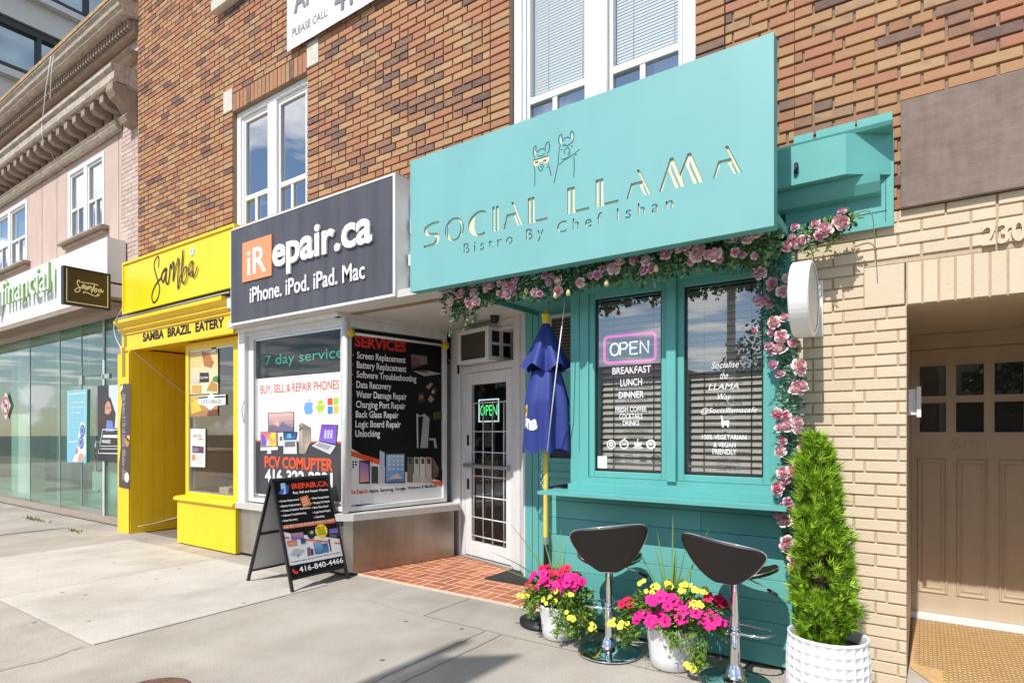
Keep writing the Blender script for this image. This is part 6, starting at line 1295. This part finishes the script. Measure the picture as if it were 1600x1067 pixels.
clumps = [(rn.random() ** .9, rn.uniform(0, 6.28), rn.choice((rn.uniform(.7, 1.02), rn.uniform(.9, 1.22)))) for _ in range(430)]
for t, ph, q in clumps:
    r = rad(t) * q * (.92 + .16 * rn.random()); base = axis(t); od = Vector((math.cos(ph), math.sin(ph), 0)); c = base + od * r * (.80 if q > .78 else .5)
    for _ in range(15):
        p = c + rv(rn) * .028; d = (od * rn.uniform(.25, 1.0) + Vector((0, 0, 1)) * rn.uniform(.3, 1.1) + rv(rn) * .45).normalized(); nn = (od + rv(rn) * .6).normalized(); sd_ = d.cross(nn).normalized(); L_ = rn.choice((rn.uniform(.026, .05), rn.uniform(.045, .085)))
        v_ = [p]; f_ = []
        for k in range(-2, 3):
            tip = p + (d * (1 - abs(k) * .16) + sd_ * k * .34).normalized() * L_ * (1 - abs(k) * .14); ba = p + d * L_ * .12 + sd_ * k * L_ * .05; i0 = len(v_); w_ = .0042
            v_ += [ba - sd_ * w_, ba + sd_ * w_, tip]; f_.append((i0, i0 + 1, i0 + 2))
        f_.append((0, 1, len(v_) - 2)); b.mesh(v_, f_, M['cedar'])
b.build("foliage", cp)
b = MB(); b.tube([axis(0), axis(.5), axis(.95)], [.02, .012, .004], mat("cedar_bark", (.10, .06, .035), .9), 8)
for t, ph, q in clumps[::2]: b.tube([axis(max(0, t - .06)), axis(t) + Vector((math.cos(ph), math.sin(ph), 0)) * rad(t) * .8], .003, b.mats[0], 4)
b.build("trunk", cp)

# ================================================================ ROSE GARLANDS
def rose_mesh(name, r, outer, inner, rn):
    b = MB(); mo = mat(name + "_outer", outer, .6, var=.08, scale=30); mi_ = mat(name + "_inner", inner, .6, var=.1, scale=40)
    layers = [(5, 1.0, .55, .05, mo), (5, .80, .72, .18, mo), (4, .58, .82, .30, mo), (3, .38, .88, .38, mi_), (3, .22, .92, .42, mi_)]
    for n, q, hh, lift, mm in layers:
        for k in range(n):
            a0 = 2 * math.pi * k / n + q * 2.1 + rn.uniform(-.15, .15); wd = 2 * math.pi / n * .74; vs = []
            for i in range(4):
                s = i / 3
                for j in range(6):
                    t = a0 + (j / 5 - .5) * wd * (1 - .25 * s * s) * 1.25; rr = r * q * (.28 + .72 * math.sin(s * 1.75)) * (1 + .05 * math.cos((j - 2.5) * 1.2)) ; z = r * (lift + hh * s - (.35 if q > .9 else .18 if q > .7 else .05) * s * s * s - .10 * s * ((j - 2.5) / 2.5) ** 2)
                    vs.append((rr * math.cos(t), rr * math.sin(t), z))
            b.mesh(vs, [(i * 6 + j, i * 6 + j + 1, (i + 1) * 6 + j + 1, (i + 1) * 6 + j) for i in range(3) for j in range(5)], mm, True)
    b.lathe((0, 0, 0), [(.02 * r, 0), (.3 * r, .02 * r), (.34 * r, .6 * r), (.2 * r, .95 * r), (.02 * r, 1.0 * r)], mi_, 10)
    me = bpy.data.meshes.new(name); me.from_pydata(b.v, [], b.f)
    for m in b.mats: me.materials.append(m)
    me.polygons.foreach_set("material_index", b.m); me.polygons.foreach_set("use_smooth", b.sm); me.update(); return me
rr0 = random.Random(31)
ROSES = [rose_mesh("rose", .042, (.84, .62, .64), (.76, .40, .46), rr0), rose_mesh("rose", .038, (.82, .53, .58), (.68, .22, .30), rr0), rose_mesh("rose", .040, (.84, .66, .66), (.78, .44, .47), rr0), rose_mesh("rose", .030, (.74, .46, .55), (.60, .24, .38), rr0)]
M['gleaf'] = island_mat("garland_leaf", [(0, (.028, .075, .022)), (.45, (.075, .18, .055)), (.82, (.16, .29, .11)), (1, (.34, .45, .26))], .5, 0, streak=.1)
M['euca'] = island_mat("blue_green_leaf", [(0, (.04, .12, .07)), (.6, (.09, .24, .16)), (1, (.25, .42, .32))], .5, 0, streak=.1)
M['stem'] = mat("green_stem", (.16, .22, .07), .6)
M['bulb'] = mat("amber_bulb", (.60, .52, .26), .12)
def garland(root, path, nleaf, thick, nrose, rose_off, lm, seed, face, Ls=(.022, .042), vines=0):
    rn = random.Random(seed); lf = MB(); q = catmull(path, 10); n = len(q)
    st_m = MB(); st_m.tube(q, .005, M['stem'], 5)
    for i in range(nleaf):
        k = rn.random() * (n - 1); a_ = int(k); p = q[a_].lerp(q[min(n - 1, a_ + 1)], k - a_); th = thick(k / (n - 1)); o = rv(rn); p2 = p + Vector((o.x, o.y * .55, o.z)) * th * rn.random() ** .5
        leaf_quad(lf, p2, (o + rv(rn) * .8 + Vector((0, 0, -.3))).normalized(), (face + rv(rn) * .8).normalized(), rn.uniform(*Ls), rn.uniform(*Ls) * .62, lm if rn.random() < .8 else M['gleaf'])
    for (pa, L_) in ([(rn.random() * (n - 1), rn.uniform(.05, .13)) for _ in range(vines)]):
        p = q[int(pa)]; d = (Vector((rn.uniform(-.8, .8), -.3, rn.uniform(-1, .2)))).normalized(); pts = catmull([p, p + d * L_ * .5 + Vector((0, -.02, .02)), p + d * L_ + Vector((0, 0, -.03))], 4); st_m.tube(pts, .0016, M['stem'], 4)
        for s in pts[2:]:
            for sg_ in (-1, 1): leaf_quad(lf, s, (d + Vector((sg_ * .8, 0, .3)) + rv(rn) * .3).normalized(), face, rn.uniform(.018, .03), .013, lm)
    lf.build("leaves", root); st_m.build("stem", root)
    for i in range(nrose):
        k = (i + rn.uniform(.1, .9)) / nrose * (n - 1); a_ = int(k); p = q[a_]; th = thick(k / (n - 1)); o = rv(rn)
        p2 = p + Vector((o.x * th * .9, -abs(rose_off) - th * .15 * rn.random(), o.z * th * .75)); ob = bpy.data.objects.new("rose", rn.choice(ROSES if rn.random() < .85 else ROSES[3:])); COL.objects.link(ob); ob.parent = root
        orient(ob, p2 - root.location, (face + Vector((o.x * .5, 0, o.z * .5)) + rv(rn) * .38), rn, rn.uniform(.72, 1.15))
    return q, rn
YG = 3.60
g1 = thing("rose_garland", "garland of pink silk roses hung along the lower edge of the teal sign", "garland", (-1.9, YG, 2.5), "rose garlands round the cafe window")
pa = [on_y(u, v, YG) for u, v in ((704, 476), (735, 462), (780, 452), (835, 445), (890, 434), (945, 421), (1000, 413), (1055, 403), (1110, 392), (1160, 386), (1195, 380))]
q, rn = garland(g1, pa, 4300, lambda t: .118 + .022 * math.sin(t * 23), 76, .065, M['gleaf'], 5, Vector((.15, -1, .35)), (.022, .045), 40)
# drooping end strands and bulbs
b = MB(); lf = MB()
for u0, v0, u1, v1 in ((712, 470, 704, 522), (722, 468, 726, 512), (700, 470, 712, 500), (735, 465, 742, 500)):
    p0, p1_ = on_y(u0, v0, YG), on_y(u1, v1, YG - .02); pts = catmull([p0, (p0 + p1_) / 2 + Vector((.02, 0, .02)), p1_], 6); b.tube(pts, .002, M['stem'], 4)
    for s in pts[1:]:
        for _ in range(5): leaf_quad(lf, s + rv(rn) * .012, (Vector((0, 0, -.5)) + rv(rn)).normalized(), (Vector((.1, -1, .3)) + rv(rn) * .7).normalized(), rn.uniform(.02, .036), .016, M['gleaf'])
b.build("strand", g1); lf.build("strand_leaves", g1)
for u_, v_ in ((728, 470), (778, 458), (822, 455), (868, 462), (888, 458), (948, 443), (1025, 420), (1080, 402), (1125, 393)):
    b = MB(); c_ = on_y(u_, v_, YG - .085); b.lathe(c_, [(.002, -.022), (.011, -.018), (.016, -.006), (.014, .008), (.008, .02), (.006, .024)], M['bulb'], 14); b.lathe(c_, [(.008, .024), (.008, .042)], M['ink'], 8); b.build("light_bulb", g1)
g2 = thing("rose_garland", "climbing garland of pink silk roses down the right edge of the cafe window", "garland", (-.68, 3.78, 1.6), "rose garlands round the cafe window")
Yv = 3.79
pv = [on_y(u, v, Yv) for u, v in ((1200, 392), (1208, 430), (1204, 470), (1206, 510), (1222, 545), (1234, 580), (1236, 620), (1232, 660), (1238, 700), (1236, 735), (1228, 770), (1232, 810), (1234, 850), (1242, 895))]
garland(g2, pv, 2300, lambda t: (.098 - .055 * t) + .012 * math.sin(t * 31), 64, .045, M['euca'], 9, Vector((.05, -1, .45)), (.020, .036), 26)
g3 = thing("rose_garland", "short sprig of pink silk roses over the old teal bracket above the drum sign", "garland", (-.4, 3.9, 2.65), "rose garlands round the cafe window")
ph = [on_y(u, v, 3.86) for u, v in ((1205, 392), (1225, 378), (1250, 372), (1280, 362), (1305, 352), (1328, 342))]
garland(g3, ph, 900, lambda t: .080 - .035 * t, 17, .045, M['gleaf'], 15, Vector((.1, -1, .45)), (.022, .042), 16)
b = MB(); b.tube(catmull([on_y(u, v, 3.9) for u, v in ((1328, 338), (1350, 330), (1362, 335), (1366, 360), (1368, 395))], 5), .003, M['stem'], 5); b.tube(catmull([on_y(u, v, 3.9) for u, v in ((1240, 380), (1262, 385), (1272, 405), (1276, 440))], 5), .003, M['stem'], 5); b.build("stem", g3)

# ================================================================ UMBRELLA
ux, uy = -2.345, 3.845
um = thing("parasol", "folded royal blue parasol with yellow crest and white lettering on a yellow pole", "parasol", (ux, uy, 0))
M['blue'] = mat("royal_blue_cloth", (.022, .040, .235), .65, var=.06, scale=5, bump=.08, bscale=240)
def fold(th, t):       # radius of the furled cloth, t 0 at the tie, 1 at the hem
    R_ = .106 + .052 * min(1, t * 2.6) ** .8 + .002 * t; return R_ * (1 + (.10 + .13 * t) * (.18 + .82 * min(1, abs(((th + 3.1416) % 6.2832) - 3.1416 + .45) / 1.1) ** 2) * math.cos(7 * th + .8 + 1.1 * math.sin(t * 2)) + .05 * math.sin(3 * th + t * 4))
def cloth_z(th, t): return 1.905 - .60 * t - .02 * t * math.cos(7 * th + .8)
b = MB(); n, k = 112, 26; vs = []
for j in range(k + 1):
    t = j / k
    for i in range(n): th = 2 * math.pi * i / n; r = fold(th, t); vs.append((ux + r * math.sin(th), uy - r * math.cos(th), cloth_z(th, t)))
b.mesh(vs, [(j * n + i, (j + 1) * n + i, (j + 1) * n + (i + 1) % n, j * n + (i + 1) % n) for j in range(k) for i in range(n)], M['blue'], True)
vs = []
for j in range(k + 1):
    t = j / k
    for i in range(n): th = 2 * math.pi * i / n; r = (.024 + .138 * t ** .85) * (1 + .17 * t * math.cos(5 * th + .5) + .10 * t * math.sin(9 * th)); vs.append((ux + r * math.sin(th), uy - r * math.cos(th), 2.265 - .345 * t + .03 * t * t * math.cos(5 * th + .5)))
b.mesh(vs, [(j * n + i, (j + 1) * n + i, (j + 1) * n + (i + 1) % n, j * n + (i + 1) % n) for j in range(k) for i in range(n)], M['blue'], True)
cn = b.build("canopy", um)
b = MB(); b.tube([(ux + .088 * math.sin(i * .3), uy - .088 * math.cos(i * .3), 1.90) for i in range(21)], .006, M['blue'], 6, closed=True); b.build("tie_band", cn)
def on_cloth(x, z):
    t = (1.905 - z) / .60; th = x; r = fold(th, t) + .004; return Vector((ux + r * math.sin(th), uy - r * math.cos(th), cloth_z(th, t)))
b = MB(); uv, fs = text_geo("rona", .05); b.mesh([on_cloth(-.86 + .98 * x, 1.470 + .080 * y) for x, y in uv], fs, M['paper']); b.build("printed_word", cn)
cr2 = mat("crest_yellow", (.80, .60, .03), .6)
for a0, w_ in ((-.84, .46), (1.66, .38)):
    b = MB(); g = [(0, 0), (1, 0), (1.0, .6), (1.02, 1), (.78, .82), (.5, 1.05), (.22, .82), (-.02, 1), (0, .6)]
    b.face([on_cloth(a0 + w_ * x, 1.562 + .088 * y) for x, y in g], cr2); b.face([on_cloth(a0 + w_ * x, 1.562 + .088 * y) + Vector((0, -.003, 0)) for x, y in ((.3, .3), (.55, .25), (.7, .4), (.5, .6), (.35, .5))], M['ink']); b.build("printed_crest", cn)
yp = mat("pole_yellow", (.80, .62, .10), .45)
b = MB(); b.lathe((ux, uy, 0), [(.019, .655), (.019, 2.27)], yp, 16); b.lathe((ux, uy, 0), [(.0205, .60), (.0205, .655)], M['alu'], 16); b.lathe((ux, uy, 0), [(.0195, .405), (.0195, .60)], M['ink'], 16); b.lathe((ux, uy, 0), [(.021, .35), (.021, .405)], M['alu'], 16); b.lathe((ux, uy, 0), [(.0195, .02), (.0195, .35)], M['ink'], 16); b.build("pole", um)
b = MB(); b.lathe((ux, uy, 2.262), [(.026, 0), (.03, .02), (.028, .04), (.036, .06), (.034, .075), (.012, .085), (.010, .11), (.002, .118)], mat("finial_yellow", (.80, .55, .02), .4), 18); b.build("finial", um)
b = MB(); b.lathe((ux, uy, .006), [(.20, 0), (.20, .03), (.05, .05), (.03, .12), (.025, .12)], M['ink'], 28); b.build("foot", um)
b = MB(); rn = random.Random(4)
for i in range(16): b.tube([(ux - .02 + .012 * math.sin(i * 2.1), uy - .022, 1.02 + i * .017), (ux - .018 + .012 * math.cos(i * 1.7), uy - .024, 1.033 + i * .017)], .0035, M['vinyl'], 5)
b.build("chain", um)
b = MB(); b.tube([on_y(884, 462, 3.72), on_y(868, 590, 3.62), on_y(855, 705, 3.66)], .004, M['vinyl'], 6)
one("cord", "thin white pull cord slanting down in front of the blue parasol", "cord", b)

# ================================================================ SMALL THINGS
b = MB(); b.pbox(PF, -3.52, -2.45, 4.62, 5.08, .0165, .026, M['rubber'], .003); one("door_mat", "black rubber mat on the clay tiles before the shop door", "mat", b)
M['ochremat'] = mat("ochre_mat", (.60, .39, .18), .8, var=.12, scale=12)
om = thing("door_mat", "ochre perforated mat filling the tan doorway recess", "mat", (.4, 4.6, .05))
b = MB(); b.box(DR[0] + .002, DR[1] - .002, 3.90, 5.375, -.01, .046, mat("step_concrete", (.46, .42, .36), .85, var=.1, scale=8)); b.build("step", om)
b = MB(); slab(b, [(DR[0] + .012, 4.25), (.06, 4.02), (.06, 3.93), (DR[1] - .01, 3.93), (DR[1] - .01, 5.365), (DR[0] + .012, 5.365)], .047, .056, M['ochremat'])
hm = mat("mat_hole", (.17, .085, .025), .9)
for j in range(66):
    for i in range(22):
        x = DR[0] + .03 + i * .046 + (.023 if j % 2 else 0); y = 3.95 + j * .0214
        if x < .07 and y < 4.30: continue
        if x + .03 < DR[1] - .02: b.prect(PF, x, x + .030, y, y + .0105, .0564, hm)
b.build("surface", om)
# loose cables on the yellow front
b = MB(); b.tube(catmull([on_y(191, 482, 3.80), on_y(179, 505, 3.80), on_y(180, 525, 3.82), on_y(190, 546, 3.86)], 6), .006, M['vinyl'], 6); one("cable", "white cable looping beside the yellow cornice", "cable", b)
b = MB(); b.tube(catmull([Vector(p) for p in ((-9.262, 3.90, 2.60), (-9.25, 4.6, 2.05), (-9.1, 5.3, 1.62), (-8.9, 5.6, 1.45))], 6), .005, M['vinyl'], 6); one("cable", "thin cable sagging across the yellow doorway recess", "cable", b)
b = MB(); b.tube(catmull([on_z(216, 822, .12), Vector((-9.22, 4.30, .13)), Vector((-9.2, 4.62, .22)), Vector((-9.22, 4.80, .50))], 6), .006, M['vinyl'], 6); one("cable", "white cable curling up from the foot of the yellow doorway wall", "cable", b)
b = MB(); b.tube(catmull([on_y(382, 625, 3.925), on_y(378, 640, 3.90), on_y(381, 660, 3.925)], 6), .006, M['alu'], 6); one("pull_handle", "thin grey pull handle on the white post beside the yellow window", "handle", b)
b = MB(); b.tube(catmull([PDR.to(x, z, .06) for x, z in ((-.06, 2.30), (.02, 2.235), (.12, 2.225), (.24, 2.23))], 5), .004, M['vinyl'], 5); one("cable", "thin white cable beside the air conditioner over the shop door", "cable", b)

rn = random.Random(77)
M['weed'] = island_mat("weed_leaf", [(0, (.07, .13, .02)), (1, (.22, .30, .05))], .7, 0)
for i, (u_, v_, n_, w_, lb) in enumerate(((48, 783, 70, .34, "strip of green weeds along the step of the glass shopfront"), (52, 812, 60, .24, "tuft of green weeds in the pavement joint left of the yellow pillar"), (118, 831, 26, .12, "tiny weed in the pavement joint nearest the yellow pillar"))):
    c = on_z(u_, v_); b = MB()
    for _ in range(n_):
        p = Vector((c.x + rn.gauss(0, w_), c.y + rn.gauss(0, .03), .004)); leaf_quad(b, p, (Vector((rn.gauss(0, .7), rn.gauss(0, .7), .6))).normalized(), rv(rn), rn.uniform(.03, .07), .02, M['weed'])
    one("weed", lb, "weed", b, "weeds in the pavement")
rn = random.Random(5)
b = MB(); lm_ = island_mat("litter", [(0, (.05, .03, .02)), (.5, (.14, .09, .04)), (.8, (.30, .24, .05)), (1, (.45, .05, .12))], .9, 0)
for cx_, cy_, s_, n_ in ((-2.1, 3.62, .20, 60), (-1.28, 3.56, .22, 70), (-1.6, 3.80, .35, 50), (-.9, 3.80, .2, 40), (-4.0, 4.06, .5, 25), (-7.3, 3.86, .5, 30), (-5.9, 3.88, .4, 20), (-.66, 3.5, .05, 14)):
    for _ in range(n_):
        p = Vector((cx_ + rn.gauss(0, s_), cy_ + rn.gauss(0, .06), .004 + .012 * (4.075 < cy_))); leaf_quad(b, p, Vector((rn.gauss(0, 1), rn.gauss(0, 1), .12)).normalized(), Vector((0, 0, 1)), rn.uniform(.006, .020), rn.uniform(.004, .011), lm_)
tag(b.build("plant_litter"), "crumbs of soil and dropped petals along the foot of the shopfronts", "litter", kind='stuff')
# kerbside poles behind the camera: their shadows lie on the pavement
pm = mat("galvanised_pole", (.38, .39, .40), .5, metal=.6, var=.1, scale=4)
for px_, h_, lb_, banner in ((-2.80, 7.8, "kerbside lamp pole carrying a narrow street banner", True), (-10.82, 8.2, "plain kerbside lamp pole near the glass shopfront", False)):
    r_ = thing("utility_pole", lb_, "pole", (px_, -3.05, 0), "poles along the kerb")
    b = MB(); b.tube([(px_, -3.05, -.05), (px_, -3.05, 4), (px_, -3.05, h_)], [.085, .07, .05], pm, 12); b.build("pole", r_)
    if banner:
        b = MB(); b.mesh([(px_ + .06, -3.05, 4.6), (px_ + .47, -3.05, 4.6), (px_ + .47, -3.05, 7.85), (px_ + .06, -3.05, 7.40), (px_ + .06, -3.035, 4.6), (px_ + .47, -3.035, 4.6), (px_ + .47, -3.035, 7.85), (px_ + .06, -3.035, 7.40)], [(0, 1, 2, 3), (7, 6, 5, 4), (0, 4, 5, 1), (1, 5, 6, 2), (2, 6, 7, 3), (3, 7, 4, 0)], M['teal']); b.build("banner", r_)
    else:
        b = MB(); b.tube([(px_, -3.05, h_ - .1), (px_, -4.2, h_ + .3), (px_, -5.0, h_ + .3)], .035, pm, 8); b.build("lamp_arm", r_)
# ================================================================ ACROSS THE STREET (seen in the glass)
rn = random.Random(17)
M['farbrick'] = mat("far_brick", (.25, .14, .09), .9, var=.15, scale=2); M['farbeige'] = mat("far_beige", (.42, .36, .28), .9, var=.1, scale=2); M['fargrey'] = mat("far_grey", (.28, .28, .28), .9, var=.1, scale=2)
x = -46
for k in range(9):
    wdt = rn.uniform(8, 13); hh = rn.uniform(4.2, 5.2); r_ = thing("street_building", ("two storey shop building across the street, %s walls, number %s along the row") % (("brick red", "beige", "grey")[k % 3], ("one", "two", "three", "four", "five", "six", "seven", "eight", "nine")[k]), "building", (x + wdt / 2, -21, 0), "shops across the street")
    b = MB(); b.box(x, x + wdt - .05, -28, -21, -.1, hh, (M['farbrick'], M['farbeige'], M['fargrey'])[k % 3]); b.build("wall", r_)
    for i in range(int(wdt // 2.4)):
        b = MB(); b.pbox(Plane((0, -20.99, 0), (-1, 0, 0)), -(x + .8 + i * 2.4 + 1.3), -(x + .8 + i * 2.4), 3.2, 4.0, 0, .05, M['towerdark']); b.build("window", r_)
    b = MB(); b.pbox(Plane((0, -20.99, 0), (-1, 0, 0)), -(x + wdt - .6), -(x + .6), .5, 2.7, 0, .05, M['towerdark']); b.build("shop_window", r_)
    x += wdt
b = MB(); b.box(-70, 45, -21, -16.5, -.15, .0, M['slab']); tag(b.build("far_sidewalk"), kind='structure')
M['treeleaf'] = island_mat("street_tree_leaf", [(0, (.020, .045, .012)), (1, (.07, .12, .03))], .6, 0)
for i, (tx_, ty_, th_) in enumerate(((-5.5, -17.2, 5.6), (3.5, -17.6, 6.2), (11, -17.0, 5.4), (-24, -17.4, 6.0))):
    r_ = thing("street_tree", ("leafy street tree across the road, %s") % ("left of the cafe's reflection", "tallest of the row", "nearest the right end", "far left by the grey shop")[i], "tree", (tx_, ty_, 0), "trees across the street")
    b = MB(); b.tube([(tx_, ty_, -.1), (tx_ + .1, ty_, th_ * .35), (tx_ - .1, ty_ + .1, th_ * .75)], [.18, .13, .05], mat("bark", (.10, .075, .055), .9), 8); b.build("trunk", r_)
    lf = MB()
    cl = [Vector((tx_ + rn.gauss(0, 1.1), ty_ + rn.gauss(0, 1.0), th_ * .62 + rn.gauss(0, .8))) for _ in range(46)]
    for c in cl:
        for _ in range(55): leaf_quad(lf, c + rv(rn) * .55 * rn.random() ** .4, rv(rn), rv(rn), .22, .13, M['treeleaf'])
    lf.build("crown", r_)
